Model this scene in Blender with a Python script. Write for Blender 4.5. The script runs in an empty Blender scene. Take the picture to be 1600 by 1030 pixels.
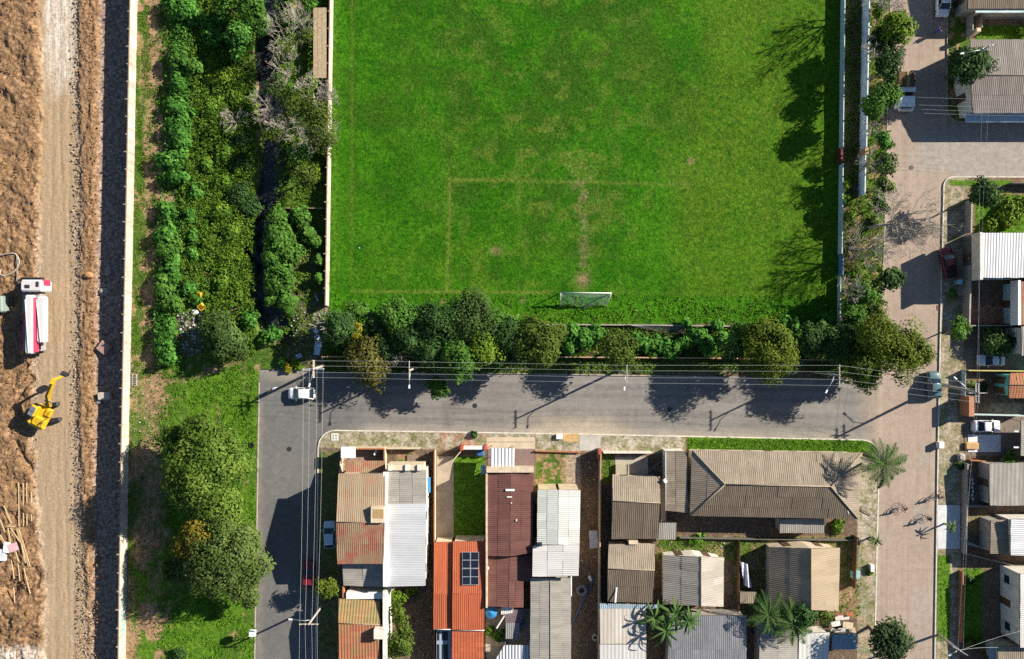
import bpy, bmesh, math, random
import numpy as np
from mathutils import Vector, Matrix

R = math.radians
random.seed(7)
RNG = np.random.default_rng(11)
SC = bpy.context.scene
COL = SC.collection

# ------------------------------------------------------------ camera, sky, sun, exposure
S = 0.095            # metres per photograph pixel on the ground
H = 105.0            # drone height
cam_d = bpy.data.cameras.new('camera')
cam_d.sensor_width = 36.0
cam_d.lens = 36.0 * H / (1600 * S)
cam_d.clip_end = 3000
cam = bpy.data.objects.new('camera', cam_d)
cam.location = (0, 0, H)
cam.rotation_euler = (0, 0, 0)
COL.objects.link(cam)
SC.camera = cam

SUN_EL, SUN_AZ = R(27.0), R(25.5)          # azimuth counted from +x towards +y
sun_dir = Vector((math.cos(SUN_EL) * math.cos(SUN_AZ), math.cos(SUN_EL) * math.sin(SUN_AZ), math.sin(SUN_EL)))
world = bpy.data.worlds.new('World')
SC.world = world
world.use_nodes = True
wn = world.node_tree
wn.nodes.clear()
sky = wn.nodes.new('ShaderNodeTexSky')
sky.sky_type = 'NISHITA'
sky.sun_disc = False
sky.sun_elevation = SUN_EL
sky.sun_rotation = math.pi / 2 - SUN_AZ
sky.air_density = 1.0
sky.dust_density = 0.25
sky.ozone_density = 3.0
bg = wn.nodes.new('ShaderNodeBackground')
bg.inputs['Strength'].default_value = 0.05
wo = wn.nodes.new('ShaderNodeOutputWorld')
wn.links.new(sky.outputs[0], bg.inputs[0])
wn.links.new(bg.outputs[0], wo.inputs[0])

sun_l = bpy.data.lights.new('sun', 'SUN')
sun_l.energy = 5.0
sun_l.angle = R(0.5)
sun_l.color = (1.0, 0.91, 0.78)
sun_o = bpy.data.objects.new('sun', sun_l)
sun_o.rotation_euler = sun_dir.to_track_quat('Z', 'Y').to_euler()
sun_o.location = (60, 30, 60)
COL.objects.link(sun_o)

SC.view_settings.view_transform = 'Standard'
SC.view_settings.look = 'None'
SC.view_settings.gamma = 1.0
SC.view_settings.use_curve_mapping = False
SC.view_settings.exposure = 1.05
SC.render.engine = 'CYCLES'
SC.cycles.use_denoising = False
SC.cycles.max_bounces = 5
SC.cycles.diffuse_bounces = 2
SC.cycles.transparent_max_bounces = 6
SC.cycles.caustics_reflective = False
SC.cycles.caustics_refractive = False

# ------------------------------------------------------------ basic helpers
def W(px, py, z=0.0):
    k = S * (H - z) / H
    return Vector(((px - 800) * k, -(py - 515) * k, z))

def link(o, parent=None):
    COL.objects.link(o)
    if parent is not None:
        o.parent = parent
    return o

def tag(o, label=None, cat=None, group=None, kind=None):
    if label: o['label'] = label
    if cat: o['category'] = cat
    if group: o['group'] = group
    if kind: o['kind'] = kind
    return o

def thing(name, label, cat, loc=(0, 0, 0), rz=0.0, group=None):
    o = bpy.data.objects.new(name, None)
    o.empty_display_size = 0.2
    COL.objects.link(o)
    o.location = loc
    o.rotation_euler = (0, 0, rz)
    return tag(o, label, cat, group)

def copy_tree(o, parent=None):
    c = o.copy()
    COL.objects.link(c)
    c.parent = parent
    for ch in list(o.children):
        copy_tree(ch, c)
    return c

class MB:
    """collects faces, builds one mesh object"""
    def __init__(self):
        self.v = []; self.f = []
    def add(self, vs, fs):
        n = len(self.v)
        self.v.extend([tuple(p) for p in vs])
        self.f.extend([tuple(i + n for i in f) for f in fs])
        return self
    def box(self, c, s, rz=0.0, rot=None):
        m = rot if rot is not None else Matrix.Rotation(rz, 3, 'Z')
        c = Vector(c)
        vs = [c + m @ Vector((sx * s[0] / 2, sy * s[1] / 2, sz * s[2] / 2)) for sx in (-1, 1) for sy in (-1, 1) for sz in (-1, 1)]
        return self.add(vs, [(0, 1, 3, 2), (4, 6, 7, 5), (0, 4, 5, 1), (2, 3, 7, 6), (0, 2, 6, 4), (1, 5, 7, 3)])
    def bevbox(self, c, s, b=0.05, rz=0.0, rot=None):
        m = rot if rot is not None else Matrix.Rotation(rz, 3, 'Z')
        c = Vector(c); hx, hy, hz = s[0] / 2, s[1] / 2, s[2] / 2
        ring = [(hx - b, -hy), (hx, -hy + b), (hx, hy - b), (hx - b, hy), (-hx + b, hy), (-hx, hy - b), (-hx, -hy + b), (-hx + b, -hy)]
        rin = [(x * (hx - b) / hx, y * (hy - b) / hy) for x, y in ring]
        vs = []
        for z, rg in ((-hz, rin), (-hz + b, ring), (hz - b, ring), (hz, rin)):
            vs += [c + m @ Vector((x, y, z)) for x, y in rg]
        fs = [tuple(range(7, -1, -1)), tuple(range(24, 32))]
        for k in range(3):
            for i in range(8):
                j = (i + 1) % 8
                fs.append((k * 8 + i, k * 8 + j, k * 8 + 8 + j, k * 8 + 8 + i))
        return self.add(vs, fs)
    def tube(self, pts, rs, n=6, cap=True):
        pts = [Vector(p) for p in pts]
        if not hasattr(rs, '__len__'): rs = [rs] * len(pts)
        vs = []; fs = []
        for i, p in enumerate(pts):
            d = (pts[min(i + 1, len(pts) - 1)] - pts[max(i - 1, 0)])
            if d.length < 1e-9: d = Vector((0, 0, 1))
            d.normalize()
            a = d.cross(Vector((0, 0, 1)))
            if a.length < 0.05: a = d.cross(Vector((0, 1, 0)))
            a.normalize(); b = d.cross(a)
            for k in range(n):
                t = 2 * math.pi * k / n
                vs.append(p + (a * math.cos(t) + b * math.sin(t)) * rs[i])
        for i in range(len(pts) - 1):
            for k in range(n):
                j = (k + 1) % n
                fs.append((i * n + k, i * n + j, i * n + n + j, i * n + n + k))
        if cap:
            fs.append(tuple(range(n - 1, -1, -1)))
            m = (len(pts) - 1) * n
            fs.append(tuple(range(m, m + n)))
        return self.add(vs, fs)
    def prism(self, poly, z0, z1):
        """poly: list of (x,y) ccw; z1 may be list"""
        n = len(poly)
        zt = z1 if hasattr(z1, '__len__') else [z1] * n
        vs = [(x, y, z0) for x, y in poly] + [(poly[i][0], poly[i][1], zt[i]) for i in range(n)]
        fs = [tuple(range(n - 1, -1, -1)), tuple(range(n, 2 * n))]
        for i in range(n):
            j = (i + 1) % n
            fs.append((i, j, n + j, n + i))
        return self.add(vs, fs)
    def lathe(self, prof, c=(0, 0, 0), n=16, rot=None):
        m = rot or Matrix.Identity(3); c = Vector(c)
        vs = []; fs = []
        for r, z in prof:
            for k in range(n):
                t = 2 * math.pi * k / n
                vs.append(c + m @ Vector((r * math.cos(t), r * math.sin(t), z)))
        for i in range(len(prof) - 1):
            for k in range(n):
                j = (k + 1) % n
                fs.append((i * n + k, i * n + j, i * n + n + j, i * n + n + k))
        fs.append(tuple(range(n - 1, -1, -1)))
        q = (len(prof) - 1) * n
        fs.append(tuple(range(q, q + n)))
        return self.add(vs, fs)
    def build(self, name, mat, parent=None, origin=None, smooth=False):
        me = bpy.data.meshes.new(name)
        vs = self.v
        if origin is not None:
            ox, oy, oz = origin
            vs = [(x - ox, y - oy, z - oz) for x, y, z in vs]
        me.from_pydata(vs, [], self.f)
        me.update()
        if smooth:
            me.polygons.foreach_set('use_smooth', [True] * len(me.polygons))
        o = bpy.data.objects.new(name, me)
        if mat is not None: me.materials.append(mat)
        if origin is not None and parent is None:
            o.location = origin
        return link(o, parent)

def np_mesh(name, verts, quads, mat, parent=None, attrs=None, smooth=False, tris=False):
    k = 3 if tris else 4
    me = bpy.data.meshes.new(name)
    nv, nf = len(verts), len(quads)
    me.vertices.add(nv); me.loops.add(nf * k); me.polygons.add(nf)
    me.vertices.foreach_set('co', np.asarray(verts, np.float32).ravel())
    me.loops.foreach_set('vertex_index', np.asarray(quads, np.int32).ravel())
    me.polygons.foreach_set('loop_start', np.arange(0, nf * k, k, dtype=np.int32))
    me.polygons.foreach_set('loop_total', np.full(nf, k, np.int32))
    if smooth: me.polygons.foreach_set('use_smooth', np.ones(nf, bool))
    for an, arr in (attrs or {}).items():
        arr = np.asarray(arr, np.float32)
        if arr.ndim == 1:
            a = me.attributes.new(an, 'FLOAT', 'POINT'); a.data.foreach_set('value', arr)
        else:
            a = me.attributes.new(an, 'FLOAT_VECTOR', 'POINT'); a.data.foreach_set('vector', arr.ravel())
    me.update(calc_edges=True)
    me.validate()
    if mat is not None: me.materials.append(mat)
    o = bpy.data.objects.new(name, me)
    return link(o, parent)

# ------------------------------------------------------------ numpy noise
def _h(ix, iy, seed):
    n = (ix.astype(np.int64) * 374761393 + iy.astype(np.int64) * 668265263 + seed * 1442695041) & 0x7fffffff
    n = ((n ^ (n >> 13)) * 1274126177) & 0x7fffffff
    n = n ^ (n >> 16)
    return (n & 0xffff) / 65535.0
def vnoise(x, y, seed=0):
    ix = np.floor(x); iy = np.floor(y)
    fx = x - ix; fy = y - iy
    fx = fx * fx * (3 - 2 * fx); fy = fy * fy * (3 - 2 * fy)
    a = _h(ix, iy, seed); b = _h(ix + 1, iy, seed); c = _h(ix, iy + 1, seed); d = _h(ix + 1, iy + 1, seed)
    return a + (b - a) * fx + (c - a) * fy + (a - b - c + d) * fx * fy
def fbm(x, y, seed=0, oct=4, lac=2.1, gain=0.5):
    t = np.zeros_like(x, dtype=float); amp = 1.0; tot = 0
    for o in range(oct):
        t += amp * vnoise(x, y, seed + o * 17); tot += amp
        x = x * lac; y = y * lac; amp *= gain
    return t / tot
def sstep(a, b, x):
    t = np.clip((x - a) / (b - a), 0, 1)
    return t * t * (3 - 2 * t)
def seg_dist(X, Y, pts):
    d = np.full(X.shape, 1e9)
    for (ax, ay), (bx, by) in zip(pts[:-1], pts[1:]):
        dx, dy = bx - ax, by - ay
        t = np.clip(((X - ax) * dx + (Y - ay) * dy) / (dx * dx + dy * dy), 0, 1)
        d = np.minimum(d, np.hypot(X - ax - t * dx, Y - ay - t * dy))
    return d
def interp(y, pts):
    return np.interp(y, [p[1] for p in pts], [p[0] for p in pts])

def terrain(name, xl, xr, y0, y1, step, hf, attrs, mat, kind='structure'):
    """ruled grid in photo pixels on the ground; xl/xr functions of py"""
    ny = max(2, int((y1 - y0) / step) + 1)
    py = np.linspace(y0, y1, ny)
    L = np.array([xl(v) for v in py], float); Rr = np.array([xr(v) for v in py], float)
    nx = max(2, int(np.max(Rr - L) / step) + 1)
    t = np.linspace(0, 1, nx)
    PX = L[:, None] + (Rr - L)[:, None] * t[None, :]
    PY = np.repeat(py[:, None], nx, 1)
    A = attrs(PX, PY) if attrs else {}
    Z = hf(PX, PY, A)
    V = np.stack([(PX - 800) * S, -(PY - 515) * S, Z], -1).reshape(-1, 3)
    idx = np.arange(nx * ny).reshape(ny, nx)
    Q = np.stack([idx[1:, :-1], idx[1:, 1:], idx[:-1, 1:], idx[:-1, :-1]], -1).reshape(-1, 4)
    o = np_mesh(name, V, Q, mat, None, {k: v.ravel() for k, v in A.items()}, smooth=True)
    return tag(o, kind=kind)

# ------------------------------------------------------------ node materials
class NT:
    def __init__(self, name):
        self.m = bpy.data.materials.new(name)
        self.m.use_nodes = True
        self.t = self.m.node_tree
        self.t.nodes.clear()
        self.out = self.t.nodes.new('ShaderNodeOutputMaterial')
    def n(self, ty, **kw):
        d = self.t.nodes.new(ty)
        for k, v in kw.items(): setattr(d, k, v)
        return d
    def put(self, sock, v):
        if hasattr(v, 'is_output'): self.t.links.new(v, sock)
        elif hasattr(v, '__len__') and len(v) == 3 and sock.type == 'RGBA': sock.default_value = (*v, 1)
        else: sock.default_value = v
    def pos(self):
        return self.n('ShaderNodeNewGeometry').outputs['Position']
    def obj(self):
        return self.n('ShaderNodeTexCoord').outputs['Object']
    def attr(self, name, vec=False):
        a = self.n('ShaderNodeAttribute', attribute_name=name)
        return a.outputs['Vector' if vec else 'Fac']
    def mapping(self, v, scale=(1, 1, 1), rot=(0, 0, 0)):
        m = self.n('ShaderNodeMapping')
        self.put(m.inputs['Vector'], v); m.inputs['Scale'].default_value = scale; m.inputs['Rotation'].default_value = rot
        return m.outputs[0]
    def noise(self, v, scale, detail=4, rough=0.55, dist=0.0):
        d = self.n('ShaderNodeTexNoise')
        self.put(d.inputs['Vector'], v)
        d.inputs['Scale'].default_value = scale; d.inputs['Detail'].default_value = detail
        d.inputs['Roughness'].default_value = rough; d.inputs['Distortion'].default_value = dist
        return d.outputs['Fac']
    def voro(self, v, scale, feature='F1', out='Distance'):
        d = self.n('ShaderNodeTexVoronoi', feature=feature)
        self.put(d.inputs['Vector'], v); d.inputs['Scale'].default_value = scale
        return d.outputs[out]
    def ramp(self, f, stops, interp='LINEAR'):
        d = self.n('ShaderNodeValToRGB')
        d.color_ramp.interpolation = interp
        e = d.color_ramp.elements
        while len(e) > 1: e.remove(e[-1])
        e[0].position = stops[0][0]; e[0].color = self.c4(stops[0][1])
        for p, c in stops[1:]:
            x = e.new(p); x.color = self.c4(c)
        self.put(d.inputs[0], f)
        return d.outputs[0]
    @staticmethod
    def c4(c):
        if not hasattr(c, '__len__'): return (c, c, c, 1)
        return (*c, 1) if len(c) == 3 else c
    def mix(self, f, a, b, blend='MIX'):
        d = self.n('ShaderNodeMix', data_type='RGBA', blend_type=blend)
        self.put(d.inputs[0], f); self.put(d.inputs[6], a); self.put(d.inputs[7], b)
        return d.outputs[2]
    def math(self, op, a, b=0.5, clamp=False):
        d = self.n('ShaderNodeMath', operation=op, use_clamp=clamp)
        self.put(d.inputs[0], a); self.put(d.inputs[1], b)
        return d.outputs[0]
    def rng(self, v, a, b, c=0.0, d=1.0):
        m = self.n('ShaderNodeMapRange')
        self.put(m.inputs[0], v)
        for i, x in enumerate((a, b, c, d)): m.inputs[i + 1].default_value = x
        return m.outputs[0]
    def fine(self, c, p, scale, lo, hi, detail=2):
        return self.mix(1.0, c, self.rng(self.noise(p, scale, detail, .6), .32, .68, lo, hi), 'MULTIPLY')
    def bump(self, h, strength=0.5, dist=0.05):
        d = self.n('ShaderNodeBump')
        d.inputs['Strength'].default_value = strength; d.inputs['Distance'].default_value = dist
        self.put(d.inputs['Height'], h)
        return d.outputs[0]
    def rand(self):
        return self.n('ShaderNodeObjectInfo').outputs['Random']
    def bsdf(self, color, rough=0.8, normal=None, metal=0.0, spec=0.3, coat=0.0, trans=0.0):
        b = self.n('ShaderNodeBsdfPrincipled')
        self.put(b.inputs['Base Color'], color); self.put(b.inputs['Roughness'], rough)
        b.inputs['Metallic'].default_value = metal
        b.inputs['Specular IOR Level'].default_value = spec
        b.inputs['Coat Weight'].default_value = coat
        b.inputs['Transmission Weight'].default_value = trans
        if normal is not None: self.put(b.inputs['Normal'], normal)
        self.t.links.new(b.outputs[0], self.out.inputs[0])
        return b
MATS = {}
def simple(name, col, rough=0.7, metal=0.0, spec=0.3, var=0.18, scale=3.0, coat=0.0, bump=0.0):
    """plain surface with slight grain and per-object variation"""
    if name in MATS: return MATS[name]
    t = NT(name)
    p = t.obj()
    f = t.noise(p, scale, 5, 0.6)
    a = tuple(c * (1 - var) for c in col); b = tuple(min(1, c * (1 + var)) for c in col)
    c = t.ramp(f, [(0.3, a), (0.7, b)])
    if var > 0.05:
        c = t.mix(t.rng(t.rand(), 0, 1, 0, 0.25), c, tuple(x * 0.6 for x in col))
    t.bsdf(c, rough, t.bump(t.noise(p, scale * 6, 3), bump, 0.02) if bump else None, metal, spec, coat)
    MATS[name] = t.m
    return t.m
# ------------------------------------------------------------ ground materials
def m_site():
    t = NT('site_dirt'); p = t.pos()
    n1 = t.noise(p, 0.35, 5, 0.6); n2 = t.noise(p, 2.2, 5, 0.65); n3 = t.noise(p, 9.0, 3, 0.6)
    st = t.noise(t.mapping(p, (6.0, 0.25, 1)), 1.0, 4, 0.6)
    soil = t.ramp(n2, [(0.28, (0.10, 0.052, 0.026)), (0.5, (0.225, 0.135, 0.076)), (0.75, (0.37, 0.25, 0.152))])
    soil = t.mix(t.rng(n1, 0.35, 0.7), soil, t.ramp(n3, [(0.3, (0.16, 0.092, 0.044)), (0.7, (0.35, 0.225, 0.118))]))
    road = t.ramp(t.mix(0.3, t.mix(0.5, n3, n2), st), [(0.3, (0.28, 0.195, 0.115)), (0.5, (0.385, 0.28, 0.175)), (0.72, (0.49, 0.385, 0.26))])
    soil = t.fine(t.fine(soil, p, 2.2, .76, 1.24), p, 6.0, .80, 1.22)
    road = t.fine(road, p, 5.0, .86, 1.14)
    c = t.mix(t.attr('road'), soil, road)
    grav = t.ramp(t.voro(p, 7.0, 'F1', 'Color'), [(0.2, (0.20, 0.155, 0.115)), (0.55, (0.36, 0.30, 0.24)), (0.9, (0.52, 0.46, 0.38))])
    c = t.mix(t.math('MULTIPLY', t.attr('gravel'), t.rng(n2, 0.35, 0.6)), c, grav)
    c = t.mix(t.math('MULTIPLY', t.attr('lime'), t.rng(t.mix(0.5, n2, st), 0.38, 0.6)), c, (0.72, 0.69, 0.62))
    dk = t.ramp(t.mix(0.5, n3, n2), [(0.3, (0.16, 0.11, 0.082)), (0.55, (0.30, 0.225, 0.18)), (0.75, (0.48, 0.41, 0.35))])
    c = t.mix(t.attr('dark'), c, t.fine(t.fine(dk, p, 2.2, .6, 1.4), p, 6.0, .6, 1.4))
    hb = t.math('ADD', t.math('MULTIPLY', n3, 0.6), t.noise(p, 24, 3, 0.7))
    t.bsdf(c, 0.95, t.bump(hb, 0.6, 0.08), spec=0.1)
    return t.m

def grass_col(t, p, dark=(0.007, 0.046, 0.001), mid=(0.021, 0.108, 0.002), lite=(0.060, 0.188, 0.006)):
    n1 = t.noise(p, 0.10, 4, 0.6); n2 = t.noise(p, 1.1, 5, 0.65); n3 = t.noise(p, 7.0, 4, 0.7)
    f = t.math('ADD', t.math('MULTIPLY', n1, 0.5), t.math('ADD', t.math('MULTIPLY', n2, 0.45), t.math('MULTIPLY', n3, 0.45)))
    return t.ramp(f, [(0.45, dark), (0.68, mid), (0.95, lite)]), n1, n2, n3

def m_pitch():
    t = NT('pitch_grass'); p = t.pos()
    c, n1, n2, n3 = grass_col(t, p)
    lush = t.ramp(n3, [(0.3, (0.020, 0.095, 0.0025)), (0.7, (0.075, 0.23, 0.008))])
    dul = t.ramp(n3, [(0.3, (0.016, 0.056, 0.003)), (0.7, (0.050, 0.104, 0.010))])
    c = t.mix(t.math('MULTIPLY', t.attr('dull'), t.rng(n2, 0.32, 0.6, 0.15, 1)), c, dul)
    c = t.mix(t.math('MULTIPLY', t.attr('lush'), t.rng(n2, 0.3, 0.62)), c, lush)
    yel = t.ramp(n3, [(0.3, (0.060, 0.115, 0.005)), (0.7, (0.145, 0.21, 0.018))])
    c = t.mix(t.math('MULTIPLY', t.attr('yellow'), t.rng(n2, 0.32, 0.68, 0.1, 1)), c, yel)
    dry = t.ramp(n3, [(0.3, (0.080, 0.145, 0.012)), (0.75, (0.185, 0.225, 0.042))])
    c = t.mix(t.math('MULTIPLY', t.attr('dry'), t.rng(n3, 0.3, 0.6, 0.25, 1)), c, dry)
    bare = t.ramp(n3, [(0.3, (0.17, 0.12, 0.06)), (0.75, (0.34, 0.24, 0.14))])
    c = t.mix(t.math('MULTIPLY', t.attr('bare'), t.rng(n2, 0.3, 0.5, 0.5, 1)), c, bare)
    c = t.fine(t.fine(c, p, 2.4, .70, 1.34), p, 6.0, .68, 1.36)
    h = t.math('ADD', n3, t.math('MULTIPLY', t.noise(p, 5, 3, 0.8), 1.2))
    t.bsdf(c, 0.9, t.bump(h, 0.8, 0.12), spec=0.08)
    return t.m

def m_mixed(name='mixed_ground'):
    t = NT(name); p = t.pos()
    g, n1, n2, n3 = grass_col(t, p, (0.022, 0.058, 0.008), (0.062, 0.125, 0.016), (0.135, 0.19, 0.035))
    lush = t.ramp(t.mix(.45, n3, n2), [(0.32, (0.030, 0.092, 0.005)), (0.5, (0.078, 0.175, 0.012)), (0.68, (0.165, 0.26, 0.028))])
    soil = t.ramp(t.mix(0.5, n2, n3), [(0.3, (0.13, 0.075, 0.04)), (0.5, (0.31, 0.20, 0.115)), (0.72, (0.46, 0.33, 0.20))])
    dry = t.ramp(n3, [(0.3, (0.15, 0.125, 0.05)), (0.7, (0.30, 0.25, 0.11))])
    mud_shade = t.ramp(t.mix(.4, n3, n2), [(0.3, (0.055, 0.040, 0.028)), (0.7, (0.19, 0.145, 0.105))])  # dark ground: mud by the stream, shade put into the soil elsewhere
    cn = t.noise(t.mapping(p, (1, 1, 1)), 0.7, 6, 0.7)
    conc = t.ramp(cn, [(0.3, (0.21, 0.185, 0.14)), (0.55, (0.36, 0.32, 0.25)), (0.75, (0.46, 0.42, 0.34))])
    br = t.rng(n3, 0.36, 0.62, -0.35, 0.35)
    def msk(a, soft=True):
        v = t.attr(a)
        return t.rng(t.math('ADD', v, br), 0.35, 0.65) if soft else v
    c = t.mix(msk('dry'), soil, dry)
    c = t.mix(msk('grass'), c, g)
    c = t.mix(msk('lush'), c, lush)
    c = t.mix(t.math('MULTIPLY', t.attr('mud_shade'), 1.0), c, mud_shade)
    moss = t.mix(t.math('MULTIPLY', t.rng(cn, 0.55, 0.36), t.attr('moss')), conc, t.ramp(n3, [(0.3, (0.09, 0.11, 0.03)), (0.7, (0.24, 0.23, 0.11))]))
    c = t.mix(t.attr('conc'), c, moss)
    red = t.ramp(n3, [(0.3, (0.24, 0.11, 0.07)), (0.7, (0.40, 0.22, 0.15))])
    c = t.mix(t.attr('red'), c, red)
    lit = t.math('MULTIPLY', t.rng(t.voro(p, 2.6, 'F1', 'Distance'), 0.13, 0.09), t.attr('litter'))
    c = t.mix(lit, c, (0.7, 0.7, 0.68))
    h = t.math('ADD', n3, t.math('MULTIPLY', t.noise(p, 20, 3, 0.8), 0.7))
    c = t.fine(t.fine(c, p, 2.6, .72, 1.30), p, 6.0, .70, 1.32)
    soft = t.math('SUBTRACT', 1.0, t.math('MULTIPLY', t.attr('conc'), 0.85))
    t.bsdf(c, 0.92, t.bump(t.math('MULTIPLY', h, soft), 0.7, 0.09), spec=0.1)
    return t.m

def m_street():
    t = NT('street_surface'); p = t.pos()
    n1 = t.noise(p, 0.12, 5, 0.6); n2 = t.noise(p, 1.4, 5, 0.65); n3 = t.noise(p, 14, 3, 0.7)
    sx = t.noise(t.mapping(p, (0.10, 2.2, 1)), 1.0, 4, 0.65)
    sy = t.noise(t.mapping(p, (2.2, 0.06, 1)), 1.0, 4, 0.65)
    asp = t.ramp(t.mix(0.35, t.mix(0.5, n1, sx), n3), [(0.32, (0.160, 0.150, 0.136)), (0.5, (0.225, 0.212, 0.195)), (0.68, (0.295, 0.278, 0.255))])
    asp2 = t.ramp(t.mix(0.4, t.mix(0.4, n1, n2), n3), [(0.32, (0.095, 0.096, 0.095)), (0.5, (0.145, 0.143, 0.138)), (0.68, (0.205, 0.20, 0.188))])
    pink = t.ramp(t.mix(0.35, t.mix(0.6, n1, sy), n3), [(0.32, (0.255, 0.195, 0.155)), (0.5, (0.355, 0.28, 0.225)), (0.68, (0.45, 0.36, 0.295))])
    asp = t.mix(t.math('MULTIPLY', t.attr('lane'), t.rng(n2, .35, .65, .2, .9)), asp, (0.125, 0.12, 0.112))
    c = t.mix(t.attr('worn'), asp, asp2)
    bt = t.n('ShaderNodeTexBrick'); t.put(bt.inputs['Vector'], p); bt.inputs['Scale'].default_value = 2.2; bt.inputs['Color1'].default_value = (.95, .95, .95, 1); bt.inputs['Color2'].default_value = (1.05, 1.05, 1.05, 1); bt.inputs['Mortar'].default_value = (.88, .88, .88, 1); bt.inputs['Mortar Size'].default_value = .03
    pink = t.mix(.8, pink, bt.outputs['Color'], 'MULTIPLY')
    c = t.mix(t.attr('pink'), c, pink)
    c = t.mix(t.math('MULTIPLY', t.attr('grey'), 0.85), c, t.ramp(n2, [(0.3, (0.25, 0.23, 0.205)), (0.7, (0.37, 0.34, 0.30))]))
    wv = t.n('ShaderNodeTexNoise'); t.put(wv.inputs['Vector'], p); wv.inputs['Scale'].default_value = .33; wv.inputs['Detail'].default_value = 7; wv.inputs['Roughness'].default_value = .62
    ck = t.rng(t.math('ABSOLUTE', t.math('SUBTRACT', wv.outputs['Fac'], .5)), 0.0, .0035, .75, 0.0)
    ck = t.math('MULTIPLY', ck, t.rng(t.noise(p, .06, 3), .48, .6))
    c = t.mix(ck, c, (0.07, 0.062, 0.055))
    oil = t.math('MULTIPLY', t.rng(t.noise(p, 0.55, 4, 0.7), 0.60, 0.74), 0.35)
    c = t.mix(oil, c, (0.12, 0.11, 0.10))
    sand = t.ramp(n3, [(0.3, (0.38, 0.30, 0.20)), (0.7, (0.56, 0.48, 0.36))])
    c = t.mix(t.math('MULTIPLY', t.attr('sand'), t.rng(t.mix(.5, n2, n1), 0.3, 0.62, 0.3, 1)), c, sand)
    c = t.fine(t.fine(c, p, 1.1, .90, 1.10, 4), p, 6.0, .84, 1.16)
    t.bsdf(c, 0.88, t.bump(n3, 0.35, 0.02), spec=0.2)
    return t.m

def m_water():
    t = NT('stream_water'); p = t.pos()
    n = t.noise(t.mapping(p, (1.5, 0.5, 1)), 1.2, 4, 0.6)
    c = t.ramp(n, [(0.3, (0.012, 0.016, 0.018)), (0.7, (0.035, 0.04, 0.042))])
    t.bsdf(c, 0.12, t.bump(n, 0.15, 0.03), spec=0.5)
    return t.m

M_SITE, M_PITCH, M_MIX, M_STREET, M_WATER = m_site(), m_pitch(), m_mixed(), m_street(), m_water()

# ------------------------------------------------------------ boundary lines (photo pixels at ground level)
def wallx(y): return np.interp(y, [-140, 0, 350, 690, 1030, 1160], [217, 214.5, 208, 201, 196, 194])
def fieldx(y): return np.interp(y, [-140, 0, 480, 560], [523, 521, 514, 511])
def innerx(y): return np.interp(y, [-140, 0, 500, 600], [1315, 1313.5, 1308, 1307])
def outerx(y): return np.interp(y, [-140, 0, 300, 600], [1350, 1347, 1341, 1335])
def lk_left(y): return np.interp(y, [560, 600, 1030, 1160], [408, 405, 398, 396])       # left street, left kerb
def rs_left(y): return np.interp(y, [-140, 0, 180, 330, 480, 590, 700, 1030, 1160], [1393, 1391, 1386, 1383, 1377, 1374, 1373, 1366, 1363])
def rs_right(y): return np.interp(y, [-140, 0, 190, 300, 500, 700, 1030, 1160], [1481, 1480, 1479, 1474, 1469, 1465, 1460, 1458])
def st_top(x): return np.interp(x, [395, 520, 900, 1200, 1380], [576, 579, 585, 590, 596])
def st_bot(x): return np.interp(x, [480, 520, 900, 1200, 1330, 1400], [671, 672, 678, 684, 687, 688])

# far ground frame around the modelled quarter
fg = MB()
o0 = W(-160, -140); o1 = W(1760, 1160); B = 1500.0
xs = [-B, o0.x + 1, o1.x - 1, B]; ys = [-B, o1.y + 1, o0.y - 1, B]
for i in range(3):
    for j in range(3):
        if i == 1 and j == 1: continue
        fg.add([(xs[i], ys[j], -0.25), (xs[i + 1], ys[j], -0.25), (xs[i + 1], ys[j + 1], -0.25), (xs[i], ys[j + 1], -0.25)], [(0, 1, 2, 3)])
def m_far():
    t = NT('far_ground'); p = t.pos()
    c, *_ = grass_col(t, p, (0.03, 0.06, 0.01), (0.09, 0.11, 0.03), (0.2, 0.17, 0.09))
    t.bsdf(c, 0.95, spec=0.1); return t.m
tag(fg.build('ground', m_far()), kind='structure')
def under():
    m = MB(); m.add([(o0.x, o1.y, -2.6), (o1.x, o1.y, -2.6), (o1.x, o0.y, -2.6), (o0.x, o0.y, -2.6)], [(0, 1, 2, 3)])
    tag(m.build('subsoil', simple('subsoil', (0.1, 0.07, 0.05), 0.95)), kind='structure')
under()

# ------------------------------------------------------------ building site
def site_attrs(X, Y):
    nz = fbm(X / 9, Y / 14, 3, 4)
    cl = np.interp(Y, [-140, 0, 200, 420, 560, 720, 830, 930, 1030, 1160], [55, 58, 62, 56, 50, 50, 58, 66, 68, 70]) + (nz - 0.5) * 16
    cr = np.interp(Y, [-140, 0, 350, 620, 760, 1030, 1160], [112, 114, 118, 114, 118, 133, 136]) + (fbm(X / 8, Y / 10, 8, 3) - 0.5) * 12
    road = sstep(cl - 6, cl + 5, X) * (1 - sstep(cr - 4, cr + 4, X))
    lime = sstep(56, 70, X + (nz - .5) * 14) * (1 - sstep(104, 120, X)) * (1 - sstep(70, 175, Y + (nz - .5) * 120)) * (.45 + .8 * fbm(X / 5, Y / 40, 87, 3))
    lime = np.maximum(lime, sstep(1005, 1022, Y) * (1 - sstep(40, 75, X)) * 0.9)
    gr = np.exp(-((X - cr - 2) / 5.5) ** 2) * 0.85 + np.exp(-((X - cl) / 5) ** 2) * 0.6 * sstep(250, 400, Y)
    gr = np.clip(gr + 0.5 * road * sstep(300, 420, Y) * fbm(X / 5, Y / 9, 77, 3), 0, 1)
    edge = 150 - 0.012 * Y + (fbm(X * 0, Y / 12, 4, 4) - 0.5) * 10
    dark = sstep(edge - 2, edge + 3, X) * 0.9
    return dict(road=road, lime=lime, gravel=gr, dark=dark, _cl=cl, _cr=cr, _e=edge)
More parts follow.
